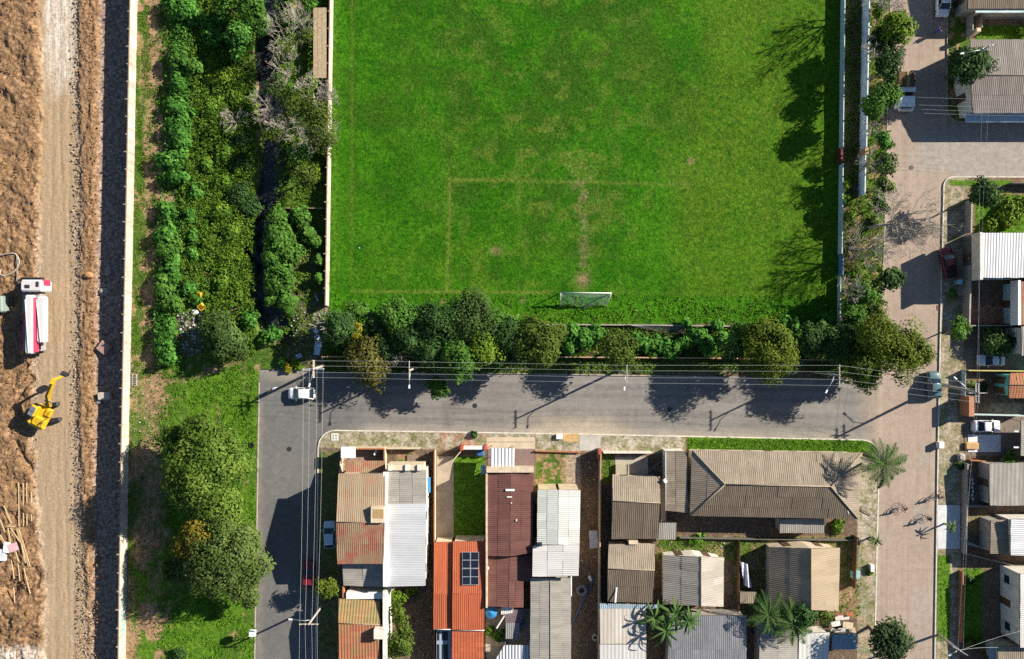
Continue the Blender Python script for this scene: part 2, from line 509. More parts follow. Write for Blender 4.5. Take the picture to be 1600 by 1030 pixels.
def site_h(X, Y, A):
    road, e, cl, cr = A['road'], A.pop('_e'), A.pop('_cl'), A.pop('_cr')
    z = np.full(X.shape, -0.85)
    rough = 1 - road
    clod = np.abs(fbm(X / 3.2, Y / 3.2, 21, 4) - 0.5) * 2
    left = (1 - sstep(cl - 8, cl + 2, X))
    z += left * (0.30 + 0.75 * (fbm(X / 22, Y / 22, 5, 4) - 0.35) + 0.26 * (fbm(X / 5.5, Y / 5.5, 23, 4) - 0.5) + 0.13 * (clod - 0.2) + 0.55 * (fbm(X / 13, Y / 13, 29, 3) - 0.5))
    bm = sstep(cr, cr + 8, X) * (1 - sstep(e - 8, e + 4, X))
    z += bm * (0.28 + 0.45 * (fbm(X / 5, Y / 11, 31, 4) - 0.45) + 0.18 * (clod - 0.25))
    dt = sstep(e - 3, e + 6, X)
    z += dt * (-0.15 + 0.22 * (fbm(X / 6, Y / 6, 37, 4) - 0.5))
    z += road * (0.05 * (fbm(X / 4, Y / 26, 41, 3) - 0.5) + 0.06 * (fbm(X / 2.5, Y / 2.5, 43, 3) - 0.5))
    for x0, dx in ((76, 3), (92, -2), (104, 2)):      # wheel ruts
        d = X - (x0 + dx * np.sin(Y / 90) + (Y - 400) * 0.012)
        z -= road * 0.035 * np.exp(-(d / 3.0) ** 2) * (0.3 + 1.2 * fbm(X * 0 + x0, Y / 45, 47, 3))
    # crawler tracks and pits in the spoil
    for pts in ([(0, 975), (30, 960), (66, 935)], [(5, 1000), (70, 950)], [(18, 690), (45, 735), (56, 770)], [(10, 640), (48, 590)], [(0, 600), (40, 570)]):
        d = seg_dist(X, Y, pts)
        z -= left * 0.35 * np.exp(-(d / 3.0) ** 2)
    for cx, cy, r, dp in ((14, 925, 13, 0.9), (50, 905, 12, .5), (12, 470, 20, .8), (20, 560, 18, .4), (146, 885, 7, .6), (140, 960, 8, .6), (30, 650, 20, .4)):
        z -= dp * np.exp(-((X - cx) ** 2 + (Y - cy) ** 2) / (r * r))
    z += 0.7 * np.exp(-((X - 38) ** 2 + (Y - 960) ** 2) / 500)
    d = np.hypot(X - 75, Y - 640); z = z * (1 - np.exp(-(d / 22) ** 4)) - 0.85 * np.exp(-(d / 22) ** 4)
    q = (1 - sstep(60, 66, X)) * 0
    return z
terrain('building_site_dirt', lambda y: -160, lambda y: wallx(y) - 2.2, -140, 1160, 1.5, site_h, site_attrs, M_SITE)

# ------------------------------------------------------------ waste ground by the stream
STREAM = [(428, -140), (425, 10), (412, 80), (418, 150), (428, 220), (424, 280), (404, 340), (393, 400), (398, 445), (420, 492), (436, 520)]
ZERO = lambda X: np.zeros(X.shape)
def base_attrs(X):
    return {k: ZERO(X) for k in ('grass', 'lush', 'dry', 'mud_shade', 'conc', 'moss', 'red', 'litter')}
def waste_attrs(X, Y):
    A = base_attrs(X)
    w = wallx(Y)
    n = fbm(X / 10, Y / 16, 51, 4); n2 = fbm(X / 28, Y / 40, 53, 3)
    path = np.interp(Y, [-140, 0, 100, 300, 560, 640, 1160], [243, 246, 232, 235, 238, 240, 236])
    trod = np.exp(-((X - path - (n2 - .5) * 18) / 9.5) ** 2)
    g = sstep(0.42, 0.66, n + 0.16 * np.exp(-((X - w - 5) / 9) ** 2) + 0.2 * sstep(248, 270, X)) * (1 - 0.9 * trod)
    A['grass'] = np.clip(g + sstep(262, 285, X) * 0.7 * sstep(.2, .5, n), 0, 1) * (1 - 0.75 * sstep(525, 565, Y) * (1 - sstep(240, 262, X)))
    d = seg_dist(X, Y, STREAM)
    A['mud_shade'] = np.clip(1.1 - d / 26, 0, 1) + 0.6 * sstep(425, 440, X) * (1 - sstep(500, 512, X)) * sstep(330, 360, Y)
    A['mud_shade'] = np.clip(np.maximum(A['mud_shade'], 0.8 * sstep(255, 270, X) * (1 - sstep(300, 330, X)) * sstep(485, 500, Y) * (1 - sstep(545, 565, Y))), 0, 1)
    A['litter'] = np.clip(0.12 + 0.9 * np.exp(-((X - 300) ** 2 / 900 + (Y - 520) ** 2 / 900)) + 0.5 * sstep(600, 640, Y) * (1 - sstep(265, 285, X)) * (1 - sstep(740, 800, Y)) + 0.5 * sstep(440, 470, X) * sstep(450, 480, Y), 0, 0.95)
    lw = sstep(560, 590, Y)
    A['grass'] = np.clip(A['grass'] + .45 * sstep(600, 660, Y) * sstep(.35, .5, n2), 0, 1)
    A['lush'] = lw * sstep(246, 262, X + (n - .5) * 30 + 40 * sstep(850, 900, Y) * sstep(.38, .5, n2)) * (0.35 + 0.65 * sstep(.35, .6, n2)) * (1 - 0.75 * np.exp(-((Y - (590 - (X - 250) * .16)) / 5.0) ** 2))
    A['dry'] = np.exp(-((X - w - 14) / 12) ** 2) * sstep(.4, .6, n2)
    pd = np.minimum(seg_dist(X, Y, [(245, 600), (300, 592), (345, 575), (382, 560)]), seg_dist(X, Y, [(382, 575), (383, 620)]) + 2)
    tr = np.exp(-(pd / 5.5) ** 2)
    A['lush'] *= 1 - 0.85 * tr; A['grass'] *= 1 - 0.6 * tr
    sh = sstep(210, 240, X) * (1 - sstep(265, 280, X)) * sstep(660, 700, Y)
    A['lush'] *= 1 - 0.6 * sh * sstep(.4, .55, n)
    A['grass'] = np.clip(A['grass'] - 0.5 * sh * sstep(.45, .6, n), 0, 1)
    return A
def waste_h(X, Y, A):
    d = seg_dist(X, Y, STREAM)
    z = 0.10 + 0.10 * (fbm(X / 12, Y / 12, 61, 4) - 0.5) + 0.07 * (A['grass'] + A['lush']) * (fbm(X / 2.2, Y / 2.2, 63, 3) - 0.4)
    z -= 1.9 * (1 - sstep(11, 30, d + (fbm(X / 9, Y / 9, 65, 3) - .5) * 10))
    return z
def wn_r(y): return fieldx(y) - 1
terrain('waste_ground', lambda y: wallx(y) + 1.2, wn_r, -140, 577, 2.0, waste_h, waste_attrs, M_MIX)
terrain('waste_ground', lambda y: wallx(y) + 1.2, lambda y: lk_left(y) - 0.5, 577, 1160, 2.0, waste_h, waste_attrs, M_MIX)

def water_strip():
    m = MB(); pts = [W(x, y, -1.15) for x, y in STREAM]
    vs = []; fs = []
    for i, (x, y) in enumerate(STREAM):
        vs += [W(x - 27, y, -1.15), W(x + 27, y, -1.15)]
        if i: fs.append((2 * i - 2, 2 * i - 1, 2 * i + 1, 2 * i))
    m.add(vs, fs); tag(m.build('stream_water', M_WATER), kind='structure')
water_strip()

# ------------------------------------------------------------ football pitch
def pitch_attrs(X, Y):
    n = fbm(X / 30, Y / 30, 71, 4); n2 = fbm(X / 7, Y / 7, 73, 4); n3 = fbm(X / 90, Y / 90, 75, 3)
    def line(pts, w, k=1.0): return k * np.exp(-(seg_dist(X, Y, pts) / w) ** 2)
    dry = np.maximum.reduce([
        line([(703, 283), (703, 340)], 2.6, .9), line([(702, 340), (699, 455)], 3.4, .95), line([(703, 281), (800, 282)], 3.0, 1.0), line([(800, 282), (1080, 289)], 3.2, .7),
        line([(550, 455), (860, 457)], 2.4, .9), line([(551, -100), (550, 455)], 2.6, .45), line([(955, 458), (1270, 461)], 2.2, .3),
        line([(822, 280), (838, 258), (865, 243), (905, 238), (945, 245)], 4, .5), line([(812, 282), (808, 330)], 4.5, .6),
        line([(825, 400), (1000, 402)], 3.2, .22), line([(823, 375), (822, 415)], 5, .3), line([(525, -100), (524, 450)], 2, .4)])
    dry *= 0.45 + 0.9 * n2
    blot = sstep(.52, .72, fbm(X / 22, Y / 17, 79, 4)) * 0.6
    zone = np.exp(-((X - 860) / 190) ** 2) * (1 - 0.45 * sstep(300, 470, Y))
    dry = np.clip(dry + blot * zone * 1.0, 0, 1)
    bare = np.maximum(line([(912, 285), (913, 360), (911, 448)], 7.5, .42) * sstep(.42, .68, n2 + .08), np.exp(-((X - 911) ** 2 + (Y - 437) ** 2) / 90))
    bare = np.maximum(bare, np.exp(-((X - 912) ** 2 / 300 + (Y - 300) ** 2 / 1800)) * .5 * sstep(.45, .62, n2))
    bare = np.maximum(bare, np.exp(-((X - 775) ** 2 / 60 + (Y - 392) ** 2 / 30)) * .8)
    bare = np.maximum(bare, np.exp(-((X - 1079) ** 2 + (Y - 252) ** 2) / 22))
    bare = np.maximum(bare, .8 * np.exp(-((X - 817) ** 2 + (Y - 470) ** 2) / 12)); bare = np.maximum(bare, .8 * np.exp(-((X - 692) ** 2 + (Y - 471) ** 2) / 12))
    lush = np.clip(sstep(462, 474, Y + (n2 - .5) * 8) * 1.0 + 0.6 * (1 - sstep(532, 552, X)) + .75 * sstep(.5, .7, n) + .6 * np.exp(-((X - 1020) / 70) ** 2 - ((Y - 350) / 70) ** 2)
                   + .5 * np.exp(-((X - 640) / 70) ** 2 - ((Y - 400) / 60) ** 2), 0, 1) * (1 - .6 * dry)
    yellow = np.clip(sstep(1000, 1130, X + (n3 - .5) * 200) * 0.75 + .5 * np.exp(-((X - 700) / 120) ** 2 - ((Y - 420) / 60) ** 2) * sstep(.4, .6, n), 0, 1) * (1 - sstep(455, 475, Y))
    dull = np.clip(np.exp(-((X - 850) / 230) ** 2 - ((Y - 100) / 190) ** 2) * 1.3 * sstep(.30, .58, fbm(X / 45, Y / 45, 85, 4)) + .5 * sstep(.55, .7, fbm(X / 60, Y / 60, 89, 3)) * (1 - sstep(450, 470, Y)), 0, .85)
    return dict(dry=dry, bare=np.clip(bare, 0, 1), lush=lush, yellow=yellow, dull=dull)
def pitch_h(X, Y, A):
    weeds = sstep(458, 474, Y)
    z = 0.10 + 0.05 * (fbm(X / 25, Y / 25, 81, 3) - .5) + (0.065 + 0.16 * weeds) * (fbm(X / 1.9, Y / 1.9, 83, 3) - .5) * (1 - .8 * A['bare'])
    return z - 0.04 * A['bare'] - 0.02 * A['dry']
terrain('football_pitch', lambda y: fieldx(y) + 0.4, lambda y: innerx(y) - 0.6, -140, 506, 1.6, pitch_h, pitch_attrs, M_PITCH)

# ------------------------------------------------------------ strips between pitch and streets
def strip_attrs(X, Y):
    A = base_attrs(X)
    n = fbm(X / 9, Y / 9, 91, 4)
    A['mud_shade'] = 0.55 + 0.45 * n
    A['grass'] = sstep(.35, .6, n) * .8
    A['mud_shade'] *= 1 - .55 * A['grass'] * sstep(558, 566, Y)
    A['litter'] = .12 + 0 * n
    return A
def strip_h(X, Y, A): return 0.09 + 0.12 * (fbm(X / 6, Y / 6, 93, 4) - .5)
def warp_strip():
    ny, nx = 44, 430
    t = np.linspace(0, 1, ny)[:, None]; X = np.linspace(506, 1342, nx)[None, :] + 0 * t
    top = 506.0; bot = np.interp(X[0], [506, 520, 900, 1200, 1342], [577, 578, 584.5, 589.5, 594.5])[None, :]
    Y = top + (bot - top) * t
    A = strip_attrs(X, Y); Z = strip_h(X, Y, A)
    V = np.stack([(X - 800) * S, -(Y - 515) * S, Z], -1).reshape(-1, 3)
    idx = np.arange(nx * ny).reshape(ny, nx)
    Q = np.stack([idx[1:, :-1], idx[1:, 1:], idx[:-1, 1:], idx[:-1, :-1]], -1).reshape(-1, 4)
    tag(np_mesh('hedge_ground', V, Q, M_MIX, None, {k: v.ravel() for k, v in A.items()}, smooth=True), kind='structure')
warp_strip()
def verge_attrs(X, Y):
    A = base_attrs(X); n = fbm(X / 9, Y / 11, 95, 4)
    o = outerx(Y)
    A['mud_shade'] = (1 - sstep(o - 2, o + 2, X)) * .9  # strip between the walls darkened in colour as shade
    A['grass'] = sstep(.42, .6, n) * sstep(o, o + 4, X) * .9 + .5 * (1 - sstep(o - 2, o, X)) * sstep(.5, .6, n)
    A['dry'] = sstep(.5, .62, fbm(X / 14, Y / 14, 97, 3)) * sstep(o, o + 4, X)
    A['litter'] = .1 + 0 * n
    return A
terrain('street_verge', lambda y: innerx(y) + 0.4 if y < 506 else 1342, lambda y: rs_left(y) - 0.8, -140, 594, 2.0, strip_h, verge_attrs, M_MIX)

# ------------------------------------------------------------ streets
def rect(X, Y, x0, y0, x1, y1, s=1.5):
    return sstep(x0 - s, x0 + s, X) * (1 - sstep(x1 - s, x1 + s, X)) * sstep(y0 - s, y0 + s, Y) * (1 - sstep(y1 - s, y1 + s, Y))
def street_attrs(X, Y):
    n = fbm(X / 14, Y / 14, 101, 4)
    pink = sstep(1325, 1392, X + (n - .5) * 20)
    grey = sstep(1420, 1445, X) * sstep(198, 212, Y + (n - .5) * 10) * (1 - sstep(262, 275, Y)) 
    for x0, y0, x1, y1 in ((1432, 711, 1452, 727), (1428, 793, 1453, 835), (1427, 920, 1452, 980), (1428, 985, 1450, 1005), (1418, 232, 1446, 256)):
        grey = np.maximum(grey, .6 * sstep(x0 - 2, x0 + 2, X) * (1 - sstep(x1 - 2, x1 + 2, X)) * sstep(y0 - 2, y0 + 2, Y) * (1 - sstep(y1 - 2, y1 + 2, Y)))
    grey = np.maximum(grey, sstep(1478, 1500, X))
    worn = np.clip(1 - sstep(500, 640, X + (n - .5) * 120), 0, 1) * sstep(575, 600, Y)
    sand = np.exp(-((X - 905) / 60) ** 2 - ((Y - 672) / 13) ** 2) * 1.1 + .32 * np.exp(-((Y - st_bot(X) + 3) / 6) ** 2) * sstep(520, 600, X) * (1 - sstep(1290, 1340, X))
    sand += .35 * np.exp(-((X - 890) / 90) ** 2 - ((Y - 660) / 20) ** 2) + .4 * np.exp(-((X - rs_left(Y) - 2) / 6) ** 2) + .4 * np.exp(-((X - rs_right(Y) + 2) / 4) ** 2) * (1 - sstep(1476, 1480, X))
    sand += .25 * np.exp(-((X - 405) / 5) ** 2) * sstep(600, 640, Y)
    sand += .5 * np.exp(-((X - 450) / 30) ** 2 - ((Y - 588) / 7) ** 2)
    lane = np.zeros(X.shape)
    for q in (.2, .36, .64, .8):
        lane = np.maximum(lane, np.exp(-((Y - (st_top(X) + q * (st_bot(X) - st_top(X)))) / 4.5) ** 2))
    lane *= .35 + .9 * fbm(X / 60, Y / 8, 107, 3)
    for x0, y0, x1, y1 in ((862, 636, 905, 668), (960, 640, 1000, 672), (690, 628, 712, 670), (1130, 600, 1150, 630), (560, 625, 600, 645)):
        lane = np.maximum(lane, .9 * rect(X, Y, x0, y0, x1, y1, 2.5))
    return dict(lane=np.clip(lane, 0, 1), pink=pink, grey=np.clip(grey, 0, 1), worn=worn, sand=np.clip(sand * (.5 + n), 0, 1))
def street_mesh():
    st = 4.0
    x = np.arange(392, 1764, st); y = np.arange(-140, 1164, st)
    X, Y = np.meshgrid(x, y)
    A = street_attrs(X, Y)
    Z = 0.02 * np.sin(X * 0) * 0 + 0.012 * (fbm(X / 20, Y / 20, 111, 2) - .5)
    V = np.stack([(X - 800) * S, -(Y - 515) * S, Z], -1).reshape(-1, 3)
    ny, nx = X.shape
    idx = np.arange(nx * ny).reshape(ny, nx)
    Q = np.stack([idx[1:, :-1], idx[1:, 1:], idx[:-1, 1:], idx[:-1, :-1]], -1)
    cx = X[:-1, :-1] + 2; cy = Y[:-1, :-1] + 2
    keep = ((cy > 570) & (cy < 702)) & (cx < 1500)
    keep |= (cx < 512) & (cy > 570)
    keep |= (cx > 1352) & (cx < 1492)
    keep |= (cx > 1480) & (cy > 180) & (cy < 292)
    tag(np_mesh('street', V, Q[keep].reshape(-1, 4), M_STREET, None, {k: v.ravel() for k, v in A.items()}, smooth=True), kind='structure')
street_mesh()

# ------------------------------------------------------------ blocks with the plots
def block_attrs(X, Y):
    A = base_attrs(X); n = fbm(X / 8, Y / 8, 121, 4); n2 = fbm(X / 25, Y / 25, 123, 3)
    u = Y - st_bot(X)
    walk = (1 - sstep(25, 29, u))
    A['mud_shade'] = 0.88 * (1 - walk)  # soil of yards and lanes darkened where the houses shade it
    A['conc'] = walk * (1 - sstep(1068, 1072, X)); A['moss'] = walk
    # grass verge in front of the long hipped house
    A['grass'] = np.maximum(A['grass'], walk * sstep(1070, 1074, X) * (1 - sstep(19, 23, u))); A['lush'] = np.maximum(A['lush'], rect(X, Y, 1074, 640, 1352, 708) * (1 - sstep(18, 23, u)))
    A['lush'] = np.maximum(A['lush'], .9 * rect(X, Y, 606, 640, 622, 692, 3) * sstep(.4, .55, n + .1))
    A['grass'] = np.maximum(A['grass'], .55 * rect(X, Y, 500, 640, 700, 705, 6) * sstep(.42, .56, n) * walk)
    A['conc'] *= 1 - .8 * A['grass'] * walk
    A['red'] = .75 * rect(X, Y, 686, 640, 760, 701, 4) * sstep(.35, .55, n) * walk
    # plots
    A['lush'] = np.maximum(A['lush'], rect(X, Y, 709, 712, 758, 846)); A['grass'] = np.maximum(A['grass'], rect(X, Y, 709, 712, 758, 846))
    sd = rect(X, Y, 498, 705, 530, 1160, 2) * (.4 + .5 * n); A['grass'] = np.maximum(A['grass'], sd)
    y1 = rect(X, Y, 836, 708, 884, 768, 3); A['dry'] = np.maximum(A['dry'], y1 * sstep(.35, .55, n)); A['grass'] = np.maximum(A['grass'], y1 * sstep(.45, .6, n) * .8)
    A['mud_shade'] *= 1 - rect(X, Y, 836, 706, 906, 768, 3) * .9
    A['conc'] = np.maximum(A['conc'], .6 * rect(X, Y, 884, 706, 906, 768, 3))
    y2 = rect(X, Y, 622, 708, 650, 730, 3); A['mud_shade'] *= 1 - y2; A['grass'] = np.maximum(A['grass'], y2 * sstep(.45, .55, n))
    y3 = rect(X, Y, 940, 706, 960, 756, 2); A['grass'] = np.maximum(A['grass'], y3 * .9)
    A['conc'] = np.maximum(A['conc'], .9 * rect(X, Y, 962, 712, 1012, 745, 2))
    gy = rect(X, Y, 1028, 838, 1345, 876, 4); A['mud_shade'] *= 1 - .95 * gy
    A['grass'] = np.maximum(A['grass'], gy * np.clip(sstep(.40, .55, n) * (1 - .7 * sstep(1150, 1180, X)) + .2, 0, 1)); A['dry'] = np.maximum(A['dry'], gy * .9)
    gk = rect(X, Y, 1150, 870, 1360, 965, 4); A['mud_shade'] *= 1 - .8 * gk; A['dry'] = np.maximum(A['dry'], gk * sstep(.4, .6, n)); A['grass'] = np.maximum(A['grass'], gk * .5 * sstep(.45, .6, n2))
    ew = sstep(1338, 1342, X) * sstep(705, 712, Y)                       # pavement along the right street
    A['mud_shade'] *= 1 - ew; A['conc'] = np.maximum(A['conc'], ew * (1 - .35 * sstep(830, 860, Y))); A['moss'] = np.maximum(A['moss'], ew)
    A['grass'] = np.maximum(A['grass'], ew * sstep(.5, .62, n) * sstep(830, 870, Y) * .8)
    A['litter'] = .1 + .3 * rect(X, Y, 936, 940, 1345, 1035, 8)
    A['mud_shade'] *= 1 - np.clip(np.maximum(A['lush'], A['grass']), 0, 1)
    return A
def block_h(X, Y, A): return 0.13 + 0.05 * (A['grass'] + A['lush']) * (fbm(X / 2, Y / 2, 125, 3) - .35) + 0.03 * (1 - A['conc']) * (fbm(X / 6, Y / 6, 127, 3) - .5)
def block(name, top, bot, xl, xr, step, attrs, hf):
    """ruled the other way: rows follow a tilted top edge; xl/xr give the kerb with rounded corners"""
    ny = int((bot - 672) / step)
    rows = []
    nx = int(880 / step)
    t = np.linspace(0, 1, nx)
    X = np.zeros((ny, nx)); Y = np.zeros((ny, nx))
    for i in range(ny):
        s = i * step
        l, r = xl(s), xr(s)
        X[i] = l + (r - l) * t
        Y[i] = top(X[i]) + s
    A = attrs(X, Y); Z = hf(X, Y, A)
    V = np.stack([(X - 800) * S, -(Y - 515) * S, Z], -1).reshape(-1, 3)
    idx = np.arange(nx * ny).reshape(ny, nx)
    Q = np.stack([idx[1:, :-1], idx[1:, 1:], idx[:-1, 1:], idx[:-1, :-1]], -1).reshape(-1, 4)
    tag(np_mesh(name, V, Q, M_MIX, None, {k: v.ravel() for k, v in A.items()}, smooth=True), kind='structure')
def corner(s, r):
    return r - math.sqrt(max(0, r * r - (r - min(s, r)) ** 2))
block('block_ground', st_bot, 1160, lambda s: 498.0 - s * 0.006 + corner(s, 26), lambda s: float(rs_left(688 + s)) - corner(s, 26), 2.0, block_attrs, block_h)

def right_attrs(X, Y):
    A = base_attrs(X); n = fbm(X / 8, Y / 8, 131, 4)
    u = X - rs_right(Y)
    A['mud_shade'] = sstep(36, 40, u) * .7
    wk = 1 - sstep(34, 38, u)
    A['conc'] = wk * .75; A['moss'] = wk * 1.0
    A['grass'] = wk * sstep(.50, .62, n) * .7
    lw = np.maximum.reduce([rect(X, Y, 1463, 868, 1484, 1000, 2), rect(X, Y, 1503, 888, 1535, 1000, 3), rect(X, Y, 1484, 282, 1580, 291, 2)])
    lw = np.maximum(lw, rect(X, Y, 1522, 305, 1760, 366, 4))
    A['lush'] = np.maximum(lw * .95, .6 * rect(X, Y, 1465, 620, 1475, 660, 3)); A['grass'] = np.maximum(A['grass'], lw)
    A['conc'] *= 1 - lw
    A['dry'] = np.maximum(rect(X, Y, 1505, 805, 1570, 830, 3), .7 * rect(X, Y, 1468, 460, 1490, 520, 3)); A['mud_shade'] *= 1 - .8 * A['dry']
    A['red'] = np.maximum(rect(X, Y, 1512, 478, 1592, 505, 2) * .8, 0)
    A['mud_shade'] *= 1 - np.clip(np.maximum(A['lush'], A['grass']), 0, 1)
    A['conc'] = np.maximum(A['conc'], rect(X, Y, 1545, 630, 1600, 650, 2) * .6); A['litter'] = .08 + 0 * X
    return A
def right_h(X, Y, A): return block_h(X, Y, A)
def rc(y):
    return 14 - math.sqrt(max(0, 196 - max(0, 14 - (y - 277)) ** 2)) if y < 291 else 0
terrain('right_block_ground', lambda y: float(rs_right(y)) + rc(y) + .5, lambda y: 1764, 277, 1160, 2.0, right_h, right_attrs, M_MIX)
def up_attrs(X, Y):
    A = base_attrs(X); n = fbm(X / 8, Y / 8, 141, 4)
    u = X - rs_right(Y)
    A['mud_shade'] = sstep(33, 37, u) * .6
    A['grass'] = (1 - sstep(33, 37, u)) * sstep(.35, .5, n)
    A['dry'] = (1 - sstep(33, 37, u)) * sstep(.45, .6, n)
    A['conc'] = sstep(165, 170, Y) * sstep(30, 34, u)
    lw = rect(X, Y, 1523, 40, 1760, 66, 2); A['lush'] = lw; A['mud_shade'] *= 1 - lw; A['grass'] = np.maximum(A['grass'], lw)
    return A
def rc2(y): return 22 - math.sqrt(max(0, 484 - max(0, 22 - (191 - y)) ** 2)) if y > 169 else 0
terrain('right_block_ground', lambda y: float(rs_right(y)) + rc2(y) + .5, lambda y: 1764, -140, 191, 2.0, right_h, up_attrs, M_MIX)

# ------------------------------------------------------------ kerbs
M_KERB = simple('kerb_whitewash', (0.62, 0.58, 0.50), 0.85, var=0.3, scale=1.5)
M_KERBG = simple('kerb_grey', (0.36, 0.33, 0.28), 0.9, var=0.3, scale=1.5)
def kerb(pts, w=0.17, z1=0.155, mat=None):
    P = [W(x, y) for x, y in pts]
    L = []; Rr = []
    for i, p in enumerate(P):
        d = (P[min(i + 1, len(P) - 1)] - P[max(i - 1, 0)]); d.z = 0; d.normalize()
        nn = Vector((-d.y, d.x, 0)) * w / 2
        L.append(p + nn); Rr.append(p - nn)
    m = MB(); n = len(P)
    vs = [(v.x, v.y, -0.05) for v in L] + [(v.x, v.y, z1) for v in L] + [(v.x, v.y, z1) for v in Rr] + [(v.x, v.y, -0.05) for v in Rr]
    fs = []
    for i in range(n - 1):
        for a, b in ((0, 1), (1, 2), (2, 3)):
            fs.append((a * n + i, a * n + i + 1, b * n + i + 1, b * n + i))
    fs += [(0, n, 2 * n, 3 * n), (n - 1, 4 * n - 1, 3 * n - 1, 2 * n - 1)]
    m.add(vs, fs)
    return tag(m.build('kerb', mat or M_KERB), kind='structure')
def arc(cx, cy, r, a0, a1, n=8):
    return [(cx + r * math.cos(R(a0 + (a1 - a0) * i / n)), cy + r * math.sin(R(a0 + (a1 - a0) * i / n))) for i in range(n + 1)]
kerb([(492, 1160), (496.5, 800), (497.5, 700)] + arc(524, 698.5, 26, 182, 268) + [(700, 675), (900, 678.3), (1200, 684.3), (1330, 687)] + arc(1347, 714, 26.5, 274, 358) + [(1370, 830), (1366, 1030), (1363, 1160)])
kerb([(float(lk_left(y)), y) for y in (598, 700, 850, 1030, 1160)], w=0.14, mat=M_KERBG)
kerb([(x, float(st_top(x)) + .3) for x in range(470, 1371, 30)], w=0.16, mat=M_KERBG)
kerb([(float(rs_left(y)), y) for y in range(-140, 590, 40)], w=0.16, mat=M_KERBG)
kerb([(1760, 277)] + arc(1489, 292, 15, 270, 180) + [(float(rs_right(y)), y) for y in range(310, 1161, 40)], w=0.16)
kerb([(float(rs_right(y)), y) for y in range(-140, 170, 30)] + arc(1501, 169, 22, 180, 90) + [(1760, 191)], w=0.15, mat=M_KERBG)
# ------------------------------------------------------------ foliage
def m_leaf(name, dark, mid, lite, trans=0.13):
    t = NT(name)
    v = t.attr('var')
    n = t.noise(t.pos(), 0.8, 3, 0.6)
    f = t.math('ADD', t.math('MULTIPLY', v, 0.75), t.math('MULTIPLY', n, 0.35))
    c = t.ramp(f, [(0.15, dark), (0.55, mid), (1.0, lite)])
    d = t.n('ShaderNodeBsdfPrincipled')
    t.put(d.inputs['Base Color'], c); d.inputs['Roughness'].default_value = 0.75; d.inputs['Specular IOR Level'].default_value = 0.10
    tr = t.n('ShaderNodeBsdfTranslucent'); t.put(tr.inputs['Color'], t.mix(0.5, c, (lite[0] * 1.1, lite[1] * 1.2, lite[2])))
    mx = t.n('ShaderNodeMixShader'); mx.inputs[0].default_value = trans
    t.t.links.new(d.outputs[0], mx.inputs[1]); t.t.links.new(tr.outputs[0], mx.inputs[2]); t.t.links.new(mx.outputs[0], t.out.inputs[0])
    return t.m
LEAF = {
    'green': m_leaf('leaf_green', (0.022, 0.065, 0.010), (0.066, 0.16, 0.022), (0.14, 0.27, 0.045)),
    'castor': m_leaf('leaf_bluegreen', (0.016, 0.062, 0.010), (0.060, 0.180, 0.024), (0.15, 0.33, 0.060)),
    'olive': m_leaf('leaf_olive', (0.024, 0.042, 0.007), (0.068, 0.108, 0.015), (0.14, 0.20, 0.036)),
    'yellow': m_leaf('leaf_yellow', (0.070, 0.070, 0.006), (0.20, 0.19, 0.014), (0.34, 0.33, 0.04)),
    'lime': m_leaf('leaf_lime', (0.040, 0.080, 0.006), (0.11, 0.19, 0.015), (0.21, 0.31, 0.04)),
    'grey': m_leaf('leaf_greygreen', (0.022, 0.046, 0.012), (0.060, 0.108, 0.026), (0.125, 0.20, 0.055)),
    'dark': m_leaf('leaf_dark', (0.012, 0.034, 0.010), (0.036, 0.085, 0.020), (0.09, 0.16, 0.045)),
    'ochre': m_leaf('leaf_ochre', (0.040, 0.045, 0.010), (0.105, 0.105, 0.024), (0.19, 0.185, 0.05)),
    'weed': m_leaf('leaf_weed', (0.030, 0.080, 0.008), (0.090, 0.18, 0.018), (0.19, 0.28, 0.035)),
    'grass': m_leaf('leaf_grass', (0.040, 0.115, 0.008), (0.085, 0.21, 0.014), (0.16, 0.30, 0.03)),
    'palm': m_leaf('leaf_palm', (0.014, 0.040, 0.010), (0.046, 0.100, 0.022), (0.13, 0.22, 0.065)),
}
M_BARK = simple('bark', (0.13, 0.10, 0.075), 0.9, var=0.35, scale=4)
M_TWIG = simple('twig_grey', (0.40, 0.36, 0.30), 0.9, var=0.3, scale=4)

def leaves_at(C, N, size, rng, aspect=0.6, var=None):
    """quads at centres C with normals N"""
    n = len(C)
    a = rng.normal(size=(n, 3)); N = N / (np.linalg.norm(N, axis=1, keepdims=True) + 1e-9)
    a -= N * np.sum(a * N, 1, keepdims=True); a /= np.linalg.norm(a, axis=1, keepdims=True) + 1e-9
    b = np.cross(N, a)
    s = size * (0.65 + 0.7 * rng.random((n, 1)))
    V = np.stack([C - a * s, C - b * s * aspect + N * s * .15, C + a * s, C + b * s * aspect + N * s * .15], 1).reshape(-1, 3)
    Q = np.arange(4 * n).reshape(n, 4)
    return V, Q

